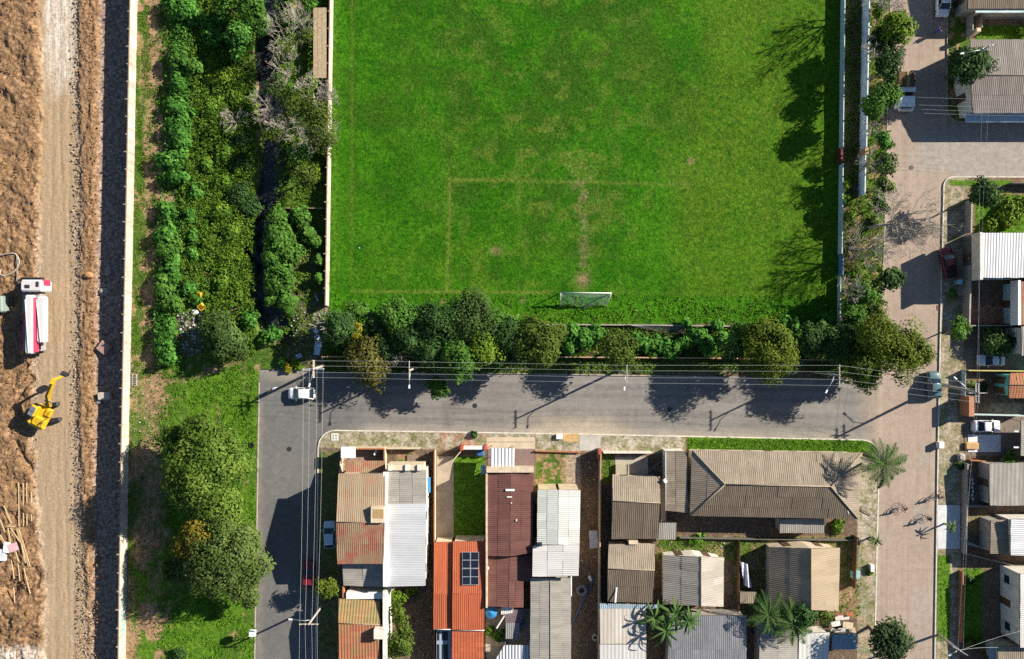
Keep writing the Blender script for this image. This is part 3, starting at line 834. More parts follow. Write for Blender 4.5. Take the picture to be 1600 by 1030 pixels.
def crown_points(rx, ry, rz, nc, cr, dens, seed, up=0.5, low=-0.35):
    rng = np.random.default_rng(seed)
    d = rng.normal(size=(nc * 3, 3)); d /= np.linalg.norm(d, axis=1, keepdims=True)
    d = d[d[:, 2] > low][:nc]
    f = 0.25 + 0.62 * rng.random((len(d), 1)) ** 0.5
    wob = 0.66 + 0.66 * vnoise(np.arctan2(d[:, 1], d[:, 0]) * 1.6 + 10, d[:, 2] * 2 + 5, seed)[:, None]
    nl = 7; ld = rng.normal(size=(nl, 3)); ld /= np.linalg.norm(ld, axis=1, keepdims=True); ld[:, 2] = np.abs(ld[:, 2]) * .8 - .15
    lc = ld * (.38 + .26 * rng.random((nl, 1))); lr = .34 + .22 * rng.random(nl); lc[0] = 0; lr[0] = .62
    pick = rng.integers(0, nl, len(d))
    CC = (lc[pick] + d * f * wob * lr[pick][:, None] * 1.22) * np.array([rx, ry, rz])
    R_ = cr * (0.65 + 0.7 * rng.random(len(CC)))
    P = []; Nn = []; Vr = []
    for c, r in zip(CC, R_):
        k = max(6, int(dens * r * r * 9))
        q = rng.normal(size=(k, 3)); q /= np.linalg.norm(q, axis=1, keepdims=True)
        q[:, 2] = np.where(q[:, 2] < -0.25, -q[:, 2], q[:, 2])
        rr = r * (0.55 + 0.5 * rng.random((k, 1)))
        P.append(c + q * rr * np.array([1, 1, 0.75])); Nn.append(q * 0.7 + 0.6 * c / (np.linalg.norm(c) + .01) + rng.normal(size=(k, 3)) * 0.42 + np.array([0, 0, up]))
        Vr.append(np.clip(rng.random() * 0.6 + rng.random(k) * 0.4, 0, 1))
    return np.concatenate(P), np.concatenate(Nn), np.concatenate(Vr), CC, rng

def limb_mesh(base, top, r0, cc, rng, nb=7, flare=1.25):
    m = MB()
    base = Vector(base); top = Vector(top)
    mid = base.lerp(top, 0.5) + Vector((rng.normal() * .15, rng.normal() * .15, 0))
    m.tube([base - Vector((0, 0, .15)), base.lerp(mid, .3), mid, top], [r0 * flare, r0, r0 * .8, r0 * .55], 7)
    for c in cc[:nb]:
        c = Vector(c)
        st = mid.lerp(top, 0.2 + 0.7 * rng.random())
        k = st.lerp(c, .5) + Vector((0, 0, .25))
        m.tube([st, k, c], [r0 * .42, r0 * .28, r0 * .08], 5)
    return m

SEED = [100]
def tree(px, py, r, zc, style, label, name='street_tree', cat='tree', rz=None, group=None, dens=6.5, leaf=0.20, ell=1.0, rot=0.0, cl=0.30, nc=None, tr=None, base=None, mat=None, low=-0.35):
    SEED[0] += 1; sd = SEED[0]
    rr = r * S * (H - zc) / H
    rz = rz or rr * 0.75
    c = W(px, py, zc)
    b = W(*base) if base else Vector((c.x, c.y, 0.05))
    root = thing(name, label, cat, b, 0, group)
    nc = nc or int(34 + rr * 13)
    P, Nn, Vr, CC, rng = crown_points(rr * .93 * ell, rr * .93 / ell, rz, nc, max(0.45, rr * cl), dens, sd, low=low)
    if rot:
        cs, sn = math.cos(rot), math.sin(rot); M = np.array([[cs, -sn, 0], [sn, cs, 0], [0, 0, 1]])
        P = P @ M.T; Nn = Nn @ M.T; CC = CC @ M.T
    off = np.array([c.x - b.x, c.y - b.y, zc - b.z])
    P = P + off
    P[:, 2] = np.maximum(P[:, 2], 0.05)
    V, Q = leaves_at(P, Nn, leaf, rng)
    np_mesh('crown', V, Q, mat or LEAF[style], root, {'var': np.repeat(Vr, 4)})
    lm = limb_mesh((0, 0, 0), (off[0], off[1], max(0.4, off[2] + rz * .2)), tr or max(0.05, rr * .065), CC + off, rng)
    lm.build('trunk', M_BARK, root, smooth=True)
    return root

def bush(px, py, r, h, style, label, name='shrub', cat='shrub', group=None, leaf=0.20, dens=5.5, ell=1.0, rot=0.0):
    zc = h * 0.42
    SEED[0] += 1; sd = SEED[0]
    if ell == 1.0: ell = .74 + .6 * ((sd * 37) % 11) / 10; rot = sd * 1.3
    rr = r * S
    c = W(px, py, zc)
    root = thing(name, label, cat, (c.x, c.y, 0.05), 0, group)
    leaf *= .8 + .45 * vnoise(np.array([px * .37]), np.array([py * .31]), 5)[0]
    P, Nn, Vr, CC, rng = crown_points(rr * 1.05 * ell, rr * 1.05 / ell, h * .5, int(18 + rr * 15), max(.28, rr * .34), dens, sd, up=.5, low=-.6)
    cs, sn = math.cos(rot), math.sin(rot); M = np.array([[cs, -sn, 0], [sn, cs, 0], [0, 0, 1]])
    P = P @ M.T; P[:, 2] = np.maximum(P[:, 2] + zc, 0.06)
    V, Q = leaves_at(P, Nn @ M.T, leaf, rng, .75)
    np_mesh('foliage', V, Q, LEAF[style], root, {'var': np.repeat(Vr, 4)})
    m = MB()
    for k in range(5):
        a = k * 1.26 + sd
        m.tube([(0, 0, -.05), (.25 * rr * math.cos(a), .25 * rr * math.sin(a), h * .35), (.55 * rr * math.cos(a), .55 * rr * math.sin(a), h * .6)], [.05, .035, .015], 4)
    m.build('stem', M_BARK, root)
    return root

def bare_tree(px, py, r, h, label, base, name='bare_tree', mat=None, seed=1, depth=4, r0=0.14, group=None, spread=0.75, nb=6):
    """leafless tree: base and crown centre in photo pixels (crown at height h*.75)"""
    rng = random.Random(seed)
    b = W(*base); c = W(px, py, h * .72)
    root = thing(name, label, 'tree', b, 0, group)
    lean = (c - b)
    rad = r * S * 1.25
    tm = MB(); bm = MB()
    fork = lean * 0.55
    tm.tube([(0, 0, -.2), lean * .25 + Vector((0, 0, .1)), fork], [r0 * 1.3, r0, r0 * .75], 6)
    def grow(p, d, L, rr, k):
        q = p + d * L * .5 + Vector((rng.uniform(-1, 1), rng.uniform(-1, 1), rng.uniform(-.5, .5))) * L * .12
        e = p + d * L
        rr = max(rr, .016)
        bm.tube([p, q, e], [rr, rr * .8, rr * .6], 4 if k > 1 else 3, cap=False)
        if k == 0: return
        for i in range(rng.choice((2, 3, 3))):
            nd = (d + Vector((rng.uniform(-1, 1), rng.uniform(-1, 1), rng.uniform(-.45, .7))) * spread).normalized()
            grow(p + d * L * rng.uniform(.55, 1), nd, L * rng.uniform(.58, .8), rr * .58, k - 1)
    n = nb
    for i in range(n):
        a = 2 * math.pi * i / n + rng.uniform(-.4, .4)
        d = (Vector((math.cos(a), math.sin(a), rng.uniform(.3, .9))) + lean.normalized() * .5).normalized()
        grow(fork * rng.uniform(.75, 1.0), d, rad * .46, r0 * .5, depth)
    d = lean.normalized(); grow(fork, d, rad * .6, r0 * .55, depth)
    tm.build('trunk', mat or M_TWIG, root, smooth=True)
    bm.build('branches', mat or M_TWIG, root)
    return root

def scatter(name, label, pts, size, zr, style, seed, aspect=0.5, upright=2.2, kind='stuff', jit=0.12, per=5):
    """ground cover: little tufts of leaf quads at photo-pixel points"""
    rng = np.random.default_rng(seed)
    pts = np.asarray(pts, float)
    P = np.repeat(pts, per, 0)
    n = len(P)
    C = np.stack([(P[:, 0] - 800) * S + rng.normal(size=n) * jit, -(P[:, 1] - 515) * S + rng.normal(size=n) * jit, zr[0] + (zr[1] - zr[0]) * rng.random(n)], 1)
    Nn = rng.normal(size=(n, 3)); Nn[:, 2] = np.abs(Nn[:, 2]) * upright + .1
    V, Q = leaves_at(C, Nn, size, rng, aspect)
    var = np.clip(np.repeat(rng.random(len(pts)), per) * .6 + rng.random(n) * .4, 0, 1)
    o = np_mesh(name, V, Q, LEAF[style], None, {'var': np.repeat(var, 4)})
    tag(o, label, None, None, kind)
    return o
def rand_pts(n, x0, y0, x1, y1, seed, mask=None):
    rng = np.random.default_rng(seed)
    X = rng.uniform(x0, x1, n); Y = rng.uniform(y0, y1, n)
    if mask is not None:
        k = rng.random(n) < mask(X, Y); X, Y = X[k], Y[k]
    return np.stack([X, Y], 1)

# ------------------------------------------------------------ palms, bananas
def palm(px, py, r, h, label, nfr=16, name='palm_tree', style='palm', seed=3, base=None, group=None, lw=0.5):
    rng = random.Random(seed)
    c = W(px, py, h)
    b = W(*base) if base else Vector((c.x, c.y, 0.05))
    root = thing(name, label, 'palm', b, 0, group)
    top = c - b
    tm = MB(); tm.tube([(0, 0, -.1), top * .5, top], [.26, .19, .17], 8)
    tm.build('trunk', M_BARK, root, smooth=True)
    L = r * S * (H - h) / H
    for i in range(nfr):
        a = 2.39996 * i + rng.uniform(-.2, .2)
        ll = L * rng.uniform(.75, 1.08); lift = rng.uniform(.1, .75)
        vs = []; fs = []; var = []
        ns = 24; prev = None
        base_v = rng.random() * .5
        d = Vector((math.cos(a), math.sin(a), 0)); sd = Vector((-d.y, d.x, 0))
        for k in range(ns + 1):
            t = k / ns
            p = top + d * ll * (t ** .9) + Vector((0, 0, lift * ll * (t * 1.1 - 1.5 * t * t)))
            wdt = lw * ll * .36 * math.sin(math.pi * min(1, .12 + t * .9)) ** .7 + .03
            for s in (-1, 1):
                q = p + sd * s * wdt + d * wdt * .55 + Vector((0, 0, -wdt * rng.uniform(.25, .75)))
                e = d * ll * .0135
                n0 = len(vs); vs += [p - e, p + e, q + e * .3, q - e * .3]; fs.append((n0, n0 + 1, n0 + 2, n0 + 3))
                vv = min(1, base_v + rng.random() * .5); var += [vv] * 4
            if k:
                n0 = len(vs); vs += [prev - sd * .03, prev + sd * .03, p + sd * .02, p - sd * .02]; fs.append((n0, n0 + 1, n0 + 2, n0 + 3)); var += [.9] * 4
            prev = p
        np_mesh('frond', np.array([tuple(v) for v in vs]), np.array(fs), LEAF[style], root, {'var': np.array(var)})
    return root

def banana(px, py, r, h, label, n=9, seed=5, group=None, style='palm', name='banana_plant'):
    rng = random.Random(seed)
    c = W(px, py, h)
    root = thing(name, label, 'plant', (c.x, c.y, 0.08), 0, group)
    top = Vector((0, 0, h))
    m = MB(); m.tube([(0, 0, -.1), (0, 0, h * .6), top], [.16, .12, .07], 7); m.build('stem', simple('banana_stem', (.16, .18, .06), .7), root, smooth=True)
    L = r * S * (H - h) / H
    for i in range(n):
        a = 2 * math.pi * i / n + rng.uniform(-.25, .25); ll = L * rng.uniform(.5, 1.15)
        d = Vector((math.cos(a), math.sin(a), 0)); sd = (Vector((-d.y, d.x, 0)) + Vector((0, 0, rng.uniform(-.7, .7)))).normalized(); lift = rng.uniform(.1, 1.0)
        V = []; F = []; ns = 7; var = []
        b0 = rng.random() * .6
        for k in range(ns + 1):
            t = k / ns
            p = top + d * ll * t + Vector((0, 0, lift * ll * (t - 1.25 * t * t)))
            w = .16 * (math.sin(math.pi * (.04 + .94 * t)) ** .6) * (ll / 1.8) ** .5
            V += [p - sd * w - Vector((0, 0, w * .35)), p, p + sd * w - Vector((0, 0, w * .35))]
            var += [b0 + .1, b0 + .45, b0 + .2]
            if k:
                q = 3 * k
                F += [(q - 3, q - 2, q + 1, q), (q - 2, q - 1, q + 2, q + 1)]
        np_mesh('leaf', np.array([tuple(v) for v in V]), np.array(F), LEAF[style], root, {'var': np.clip(np.array(var), 0, 1)}, smooth=True)
    return root
# ------------------------------------------------------------ walls and fences
M_PLASTER = simple('plaster_white', (0.70, 0.66, 0.58), 0.85, var=0.25, scale=1.2, bump=.1)
M_CREAM = simple('plaster_cream', (0.60, 0.50, 0.36), 0.85, var=0.25, scale=1.5, bump=.1)
M_CONC = simple('concrete_grey', (0.36, 0.33, 0.29), 0.9, var=0.3, scale=1.5, bump=.15)
M_DCONC = simple('concrete_dark', (0.15, 0.14, 0.13), 0.9, var=0.3, scale=1.5, bump=.15)
M_TERRA = simple('terracotta', (0.40, 0.16, 0.075), 0.85, var=0.3, scale=2)
M_TAN = simple('tan_cap', (0.42, 0.27, 0.16), 0.9, var=0.3, scale=2)
M_TEALW = simple('wall_teal_white', (0.50, 0.62, 0.60), 0.85, var=0.2, scale=1.5)
M_WOOD = simple('wood_weathered', (0.40, 0.31, 0.20), 0.85, var=0.3, scale=3)
M_WOODD = simple('wood_dark', (0.11, 0.065, 0.04), 0.85, var=0.3, scale=3)
M_METAL = simple('galvanised', (0.50, 0.51, 0.52), 0.45, 0.6, 0.4, var=0.15)
M_DMETAL = simple('metal_dark', (0.06, 0.06, 0.065), 0.5, 0.5, 0.4, var=0.15)
M_WHITEP = simple('white_paint', (0.78, 0.78, 0.76), 0.5, var=0.06)
M_BLUEP = simple('blue_paint', (0.06, 0.26, 0.52), 0.5, var=0.12)
M_REDP = simple('red_paint', (0.45, 0.03, 0.03), 0.5, var=0.12)
M_GLASSD = simple('window_glass', (0.02, 0.028, 0.035), 0.08, spec=0.6, var=0.03)
M_TEAL = simple('plaster_teal', (0.16, 0.50, 0.44), 0.8, var=0.15)

def m_longwall():
    t = NT('precast_wall'); g = t.n('ShaderNodeNewGeometry'); p = g.outputs['Position']
    st = t.noise(t.mapping(p, (1.2, 1.2, .25)), 1.3, 5, .65)
    c = t.ramp(st, [(.3, (.34, .29, .23)), (.5, (.52, .47, .40)), (.7, (.64, .60, .53))])
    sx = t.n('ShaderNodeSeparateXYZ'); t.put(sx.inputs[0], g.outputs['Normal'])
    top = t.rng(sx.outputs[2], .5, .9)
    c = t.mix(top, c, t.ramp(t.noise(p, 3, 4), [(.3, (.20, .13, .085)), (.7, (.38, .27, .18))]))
    c = t.mix(t.rng(t.rand(), 0, 1, 0, .45), c, (.30, .26, .21))
    t.bsdf(c, .9, t.bump(t.noise(p, 6, 4), .2, .02), spec=.1); return t.m
M_LWALL = m_longwall()

def wall_run(name, label, cat, pts, h, thick, mat, panel=2.6, z0=0.0, post=None, cap=None, gap=0.02, part='panel', pm=None, zb=None, group=None, post_side=0, post_h=0.12):
    """wall along photo-pixel ground points; every panel, post and cap is a piece of its own"""
    P = [W(x, y) for x, y in pts]
    root = thing(name, label, cat, (P[0].x, P[0].y, z0), 0, group)
    o = Vector((P[0].x, P[0].y, z0))
    zb = z0 if zb is None else zb
    first = True
    for a, b in zip(P[:-1], P[1:]):
        L = (b - a).length; n = max(1, round(L / panel)); d = (b - a) / n
        ang = math.atan2(d.y, d.x)
        for i in range(n):
            c = a + d * (i + .5) - o
            hh = h + random.uniform(-.015, .015)
            m = MB(); m.box((0, 0, (hh + z0 - zb) / 2 + zb - z0), (d.length - gap, thick, hh - (zb - z0)))
            q = m.build(part, mat, root); q.location = (c.x, c.y, 0); q.rotation_euler.z = ang + random.uniform(-.004, .004)
            if cap:
                m = MB(); m.box((0, 0, 0), (d.length - gap * .5, thick + cap[0], cap[1]))
                q = m.build('cap', cap[2], root); q.location = (c.x, c.y, h + cap[1] / 2 + .02); q.rotation_euler.z = ang
            if post:
                big = (i % 3 == 0)
                m = MB(); s = post * (1.5 if big else 1)
                m.box((0, post_side * (s + thick) / 2, (h + post_h + z0 - zb) / 2 + zb - z0), (post if not post_side else .14, s if post_side else thick + post, h + post_h - (zb - z0)))
                pp = a + d * i - o
                q = m.build('post', pm or mat, root); q.location = (pp.x, pp.y, 0); q.rotation_euler.z = ang
    return root

lw = wall_run('precast_wall', 'long whitish precast wall between building site and waste ground', 'wall',
         [(float(wallx(y)), y) for y in (-140, 0, 350, 690, 1030, 1160)], 2.0, 0.16, M_LWALL, 2.62, 0.0, post=.24, zb=-1.2, post_side=-1, post_h=.05)
def graffiti():
    rng = random.Random(5)
    m = MB(); o = lw.location
    for k in range(9):
        y = 924 + k * 7.5
        x = float(wallx(y))
        loops = []
        for j in range(9):
            a = j / 8 * math.pi * (1.4 + .4 * (k % 3)) + k
            yy = y + 3.2 * math.cos(a); zz = 0.95 + 0.62 * math.sin(a + .5 * (k % 2)) * (1 if k % 2 else -1)
            p = W(float(wallx(yy)), yy); loops.append(Vector((p.x + .105, p.y, zz)) - o)
        for a, b in zip(loops[:-1], loops[1:]):
            w = Vector((0, -(b - a).z, (b - a).y)); w.normalize(); w *= .055
            n = len(m.v); m.add([a - w, b - w, b + w, a + w], [(0, 1, 2, 3)])
    g = m.build('graffiti', simple('spray_turquoise', (.06, .42, .45), .6, var=.1), lw); g['label'] = 'turquoise spray painted scrawl'
graffiti()
wall_run('pitch_wall', 'cream wall along the stream side of the football pitch', 'wall', [(float(fieldx(y)) - .4, y) for y in (-140, 0, 240, 478)], 1.9, 0.14, M_LWALL, 2.5, 0.05, post=.2, post_side=-1, post_h=.05)
wall_run('pitch_wall', 'low pale green painted wall on the right of the pitch', 'wall', [(float(innerx(y)), y) for y in (-140, 0, 233)], 1.35, 0.12, M_TEALW, 2.6, 0.05)
wall_run('pitch_wall', 'low pale green painted wall between red gate and blue panel', 'wall', [(float(innerx(y)), y) for y in (259, 398)], 1.35, 0.12, M_TEALW, 2.6, 0.05)
wall_run('pitch_wall', 'pale end of the low pitch wall behind the corner trees', 'wall', [(float(innerx(y)), y) for y in (433, 506)], 1.0, 0.12, M_TEALW, 2.6, 0.05)
wall_run('pitch_gate', 'dark red steel gate in the low pitch wall', 'gate', [(float(innerx(234)) - 2, 234), (float(innerx(257)) - 2, 257)], 1.3, 0.35, simple('gate_red', (.14, .03, .03), .6), 1.2, 0.05)
wall_run('wall_panel', 'blue grey panel closing a gap in the low pitch wall', 'panel', [(float(innerx(400)) + 1, 400), (float(innerx(431)) + 1, 431)], 1.5, 0.12, simple('panel_blue', (.16, .27, .40), .6), 1.5, 0.05)
wall_run('street_wall', 'tall whitewashed stained wall beside the right street trees', 'wall', [(float(outerx(y)), y) for y in (-140, 0, 236)], 2.2, 0.16, simple('wall_blue_white', (.62, .68, .74), .85, var=.35, scale=.9), 2.6, 0.05, post=.2, post_side=1)
wall_run('street_wall', 'whitewashed wall end past the brick pillar', 'wall', [(float(outerx(y)), y) for y in (248, 308)], 2.0, 0.16, simple('wall_blue_white', (.62, .68, .74)), 2.6, 0.05)
wall_run('gate_pillar', 'brown brick pillar between two lengths of whitewashed wall', 'pillar', [(float(outerx(237)), 237), (float(outerx(247)), 247)], 2.3, 0.5, M_TAN, 1.1, 0.05)
wall_run('low_wall', 'low concrete wall behind the goal at the edge of the grass', 'wall', [(795, 507), (1000, 508), (1308, 512)], 0.7, 0.16, M_CONC, 2.6, 0.05)
wall_run('boundary_wall', 'low wall with orange brown top along the main street verge', 'wall', [(506, 557), (800, 557), (1100, 559), (1335, 563)], 1.1, 0.13, M_DCONC, 2.6, 0.05, cap=(.05, .05, M_TAN))
wall_run('cross_fence', 'short pale timber fence between stream and pitch wall', 'fence', [(448, 327), (509, 327)], 0.9, 0.08, M_WOOD, 1.9, 0.05)

def mesh_fence():
    a = W(978, 507); root = thing('fallen_fence', 'collapsed wire mesh fence hanging over the low wall behind the goal', 'fence', (a.x, a.y, .1))
    pm = MB(); pts = [W(978, 507, .9), W(1000, 512, .75), W(1035, 519, .5), W(1070, 524, .35)]
    pm.tube([p - root.location for p in pts], .035, 5); pm.build('rail', M_WOODD, root)
    m = MB(); rng = random.Random(3)
    top = [W(985, 508.5, .8), W(1010, 508.5, .8), W(1040, 509, .75), W(1072, 510, .75)]; 
    for i in range(34):
        t = i / 33; s = t * 3; k = min(2, int(s)); f = s - k
        p = top[k].lerp(top[k + 1], f); q = pts[k].lerp(pts[k + 1], f)
        m.tube([p - root.location, p.lerp(q, .5) - root.location + Vector((0, 0, .15 * math.sin(t * 9))), q - root.location], .014, 3)
    for j in range(7):
        u = j / 6
        m.tube([(top[k].lerp(pts[k], u)) - root.location + Vector((0, 0, .1 * math.sin(k * 2 + j))) for k in range(4)], .014, 3)
    m.build('wire_mesh', M_METAL, root)
mesh_fence()

# ------------------------------------------------------------ roofs
def m_roof(name, c0, c1, c2, stain, sf=0.5, rough=.8, metal=0.0, spec=.2, lich=None, lf=0.5):
    """corrugated sheet: colour by weathering streaks that run down the slope"""
    if name in MATS: return MATS[name]
    t = NT(name)
    uv = t.attr('uvw', True); rd = t.rand()
    off = t.n('ShaderNodeVectorMath', operation='ADD'); t.put(off.inputs[0], uv)
    cmb = t.n('ShaderNodeCombineXYZ'); t.put(cmb.inputs[0], t.math('MULTIPLY', rd, 0.0)); t.put(cmb.inputs[2], t.math('MULTIPLY', rd, 2.0)); t.put(off.inputs[1], cmb.outputs[0])
    q = off.outputs[0]
    n1 = t.noise(t.mapping(q, (2.2, .35, 1)), 1.0, 5, .65); n2 = t.noise(q, .55, 5, .65); n3 = t.noise(q, 5, 4, .7)
    c = t.ramp(t.mix(.35, n1, n3), [(.3, c0), (.5, c1), (.7, c2)])
    if lich: c = t.mix(t.math('MULTIPLY', t.rng(n2, .5 - lf * .25, .72 - lf * .25), t.rng(n3, .3, .6, .35, 1)), c, lich)
    c = t.mix(t.math('MULTIPLY', t.rng(t.mix(.5, n2, n1), .5, .72), sf), c, stain)
    sp = t.rng(t.voro(q, 1.1), .07, .045)
    c = t.mix(t.math('MULTIPLY', sp, t.rng(t.noise(q, .4, 2), .5, .6)), c, tuple(min(.8, x * 1.8 + .1) for x in c1))
    c = t.mix(t.rng(rd, 0, 1, 0, .34), c, tuple(x * .5 for x in c1))
    t.bsdf(c, rough, None, metal, spec)
    MATS[name] = t.m
    return t.m
R_FIB = m_roof('roof_fibre', (.18, .145, .105), (.30, .25, .19), (.41, .355, .28), (.09, .066, .046), .8)
R_FIBL = m_roof('roof_fibre_light', (.27, .245, .205), (.38, .345, .295), (.47, .435, .385), (.17, .14, .115), .6)
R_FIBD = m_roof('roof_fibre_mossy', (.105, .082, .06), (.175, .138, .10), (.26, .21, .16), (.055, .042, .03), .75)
R_GREY = m_roof('roof_grey_sheet', (.22, .205, .175), (.33, .31, .275), (.43, .41, .37), (.11, .10, .085), .6)
R_RED = m_roof('roof_faded_red', (.28, .12, .08), (.37, .175, .12), (.44, .25, .175), (.20, .13, .08), .5, lich=(.33, .30, .195), lf=.95)
R_RED2 = m_roof('roof_worn_red', (.23, .075, .05), (.33, .105, .07), (.39, .165, .115), (.24, .20, .125), .9, lich=(.29, .25, .15), lf=.55)
R_ORANGE = m_roof('roof_new_orange', (.37, .082, .034), (.44, .115, .052), (.50, .165, .085), (.28, .075, .04), .6)
R_BROWN = m_roof('roof_brown', (.10, .045, .038), (.155, .070, .058), (.21, .105, .09), (.09, .045, .04), .5)
R_WHITE = m_roof('roof_white_metal', (.52, .54, .55), (.62, .64, .655), (.70, .72, .73), (.42, .42, .41), .6, .45, .15, .4)
R_CREAM = m_roof('roof_cream_metal', (.57, .56, .525), (.67, .66, .63), (.74, .73, .70), (.46, .43, .38), .6, .5, .1, .3)
R_GREEN = m_roof('roof_pale_green', (.44, .47, .42), (.54, .57, .52), (.63, .66, .62), (.33, .34, .27), .6)
R_SHADED = m_roof('roof_steel_shaded', (.17, .175, .185), (.26, .265, .28), (.36, .37, .39), (.12, .105, .095), .7, .5, .25, .4)  # bluish metal, darkened so the colour carries the shade of a tree
R_BLUE = m_roof('roof_blue_sheet', (.20, .29, .35), (.29, .39, .46), (.40, .49, .55), (.18, .19, .2), .6)
R_TILE = m_roof('roof_clay_tile', (.30, .105, .055), (.40, .15, .08), (.48, .215, .12), (.22, .10, .05), .5, lich=(.26, .22, .10), lf=.2)
R_TILEG = m_roof('roof_mossy_tile', (.33, .15, .07), (.42, .22, .10), (.48, .29, .14), (.20, .12, .06), .5, lich=(.26, .27, .12), lf=.6)
R_PINK = m_roof('roof_pinkish_sheet', (.155, .135, .12), (.23, .20, .18), (.30, .265, .24), (.11, .09, .075), .6)
M_RIDGE = simple('ridge_fibre', (.27, .225, .17), .85, var=.3)
M_UNDER = simple('roof_underside', (.08, .065, .05), .9)

def roof_plane(root, pts, mat, period=.28, amp=.018, sheet=1.11, rows=2, name='roof_sheet', parent=None, step=.014, axis=None, tile=False, jag=0.0):
    """corrugated slope. pts: world points a,b along the eave, then c,(d) on the ridge; flutes run from eave to ridge"""
    o = root.location
    P = [Vector(p) for p in pts]
    a, b = P[0], P[1]
    u = (b - a).normalized()
    nrm = (b - a).cross(P[-1] - a)
    if nrm.length < 1e-6: nrm = Vector((0, 0, 1))
    nrm.normalize()
    if nrm.z < 0: nrm = -nrm
    v = nrm.cross(u)
    if (P[-1] - a).dot(v) < 0: v = -v
    UV = [((p - a).dot(u), (p - a).dot(v)) for p in P]
    umin, umax = min(x for x, _ in UV), max(x for x, _ in UV); vmax = max(y for _, y in UV); vmin0 = min(y for _, y in UV)
    def vr(uu):
        uu = min(max(uu, umin + 1e-4), umax - 1e-4)
        ys = []
        for (x0, y0), (x1, y1) in zip(UV, UV[1:] + UV[:1]):
            if abs(x1 - x0) < 1e-6: continue
            t = (uu - x0) / (x1 - x0)
            if -1e-6 <= t <= 1 + 1e-6: ys.append(y0 + t * (y1 - y0))
        return (min(ys), max(ys)) if ys else (0, 0)
    # underlay slab = the part, sheets = its pieces
    m = MB(); k = len(P)
    lo = [p - nrm * .12 - o for p in P]; hi = [p - nrm * .055 - o for p in P]
    m.add(lo + hi, [tuple(range(k)), tuple(range(2 * k - 1, k - 1, -1))] + [(i, (i + 1) % k, k + (i + 1) % k, k + i) for i in range(k)])
    slab = m.build('roof', M_UNDER, root) if parent is None else parent
    ns = max(1, round((umax - umin) / sheet)); sw = (umax - umin) / ns
    sub = max(2, round(period and 6 * sw / period))
    vcuts = [vmin0 + (vmax - vmin0) * i / rows for i in range(rows + 1)]
    for i in range(ns):
        for r in range(rows):
            vs = []; at = []; fs = []
            j0 = random.uniform(-1, 1) * jag; dz = random.uniform(0, .016) + (.02 if random.random() < .06 else 0)
            for s in range(sub + 1):
                uu = umin + sw * (i + s / sub)
                l, h = vr(uu)
                v0 = max(l, vcuts[r] - (.10 if r else 0)); v1 = min(h, vcuts[r + 1])
                if r == 0: v0 = l + j0
                if v1 < v0: v0 = v1 = max(l, min(h, (v0 + v1) / 2))
                w = amp * math.sin(2 * math.pi * uu / period) if not tile else amp * (abs(math.sin(math.pi * uu / period)) * 2 - 1)
                for vv, lift in ((v0, .004 + (step if rows > 1 else 0) * 1.6), (v1, .004)):
                    p = a + u * uu + v * vv + nrm * (w + lift + dz + .02) - o
                    vs.append(p); at.append((uu, vv, 0))
            for s in range(sub):
                fs.append((2 * s, 2 * s + 2, 2 * s + 3, 2 * s + 1))
            me = bpy.data.meshes.new(name)
            me.from_pydata([tuple(p) for p in vs], [], fs)
            A = me.attributes.new('uvw', 'FLOAT_VECTOR', 'POINT'); A.data.foreach_set('vector', np.array(at, np.float32).ravel())
            me.polygons.foreach_set('use_smooth', [True] * len(fs))
            me.materials.append(mat)
            link(bpy.data.objects.new(name, me), slab)
    return slab

def cap_line(root, pts, mat, r=.10, name='ridge_cap'):
    m = MB(); m.tube([Vector(p) - root.location + Vector((0, 0, .05)) for p in pts], r, 6)
    return m.build(name, mat, root, smooth=True)

def inset(poly, d):
    c = sum((Vector((p.x, p.y, 0)) for p in poly), Vector()) / len(poly)
    out = []
    for p in poly:
        q = Vector((p.x, p.y, 0)); w = c - q
        sx = d if w.x > 0 else -d; sy = d if w.y > 0 else -d
        out.append((p.x + sx, p.y + sy))
    return out

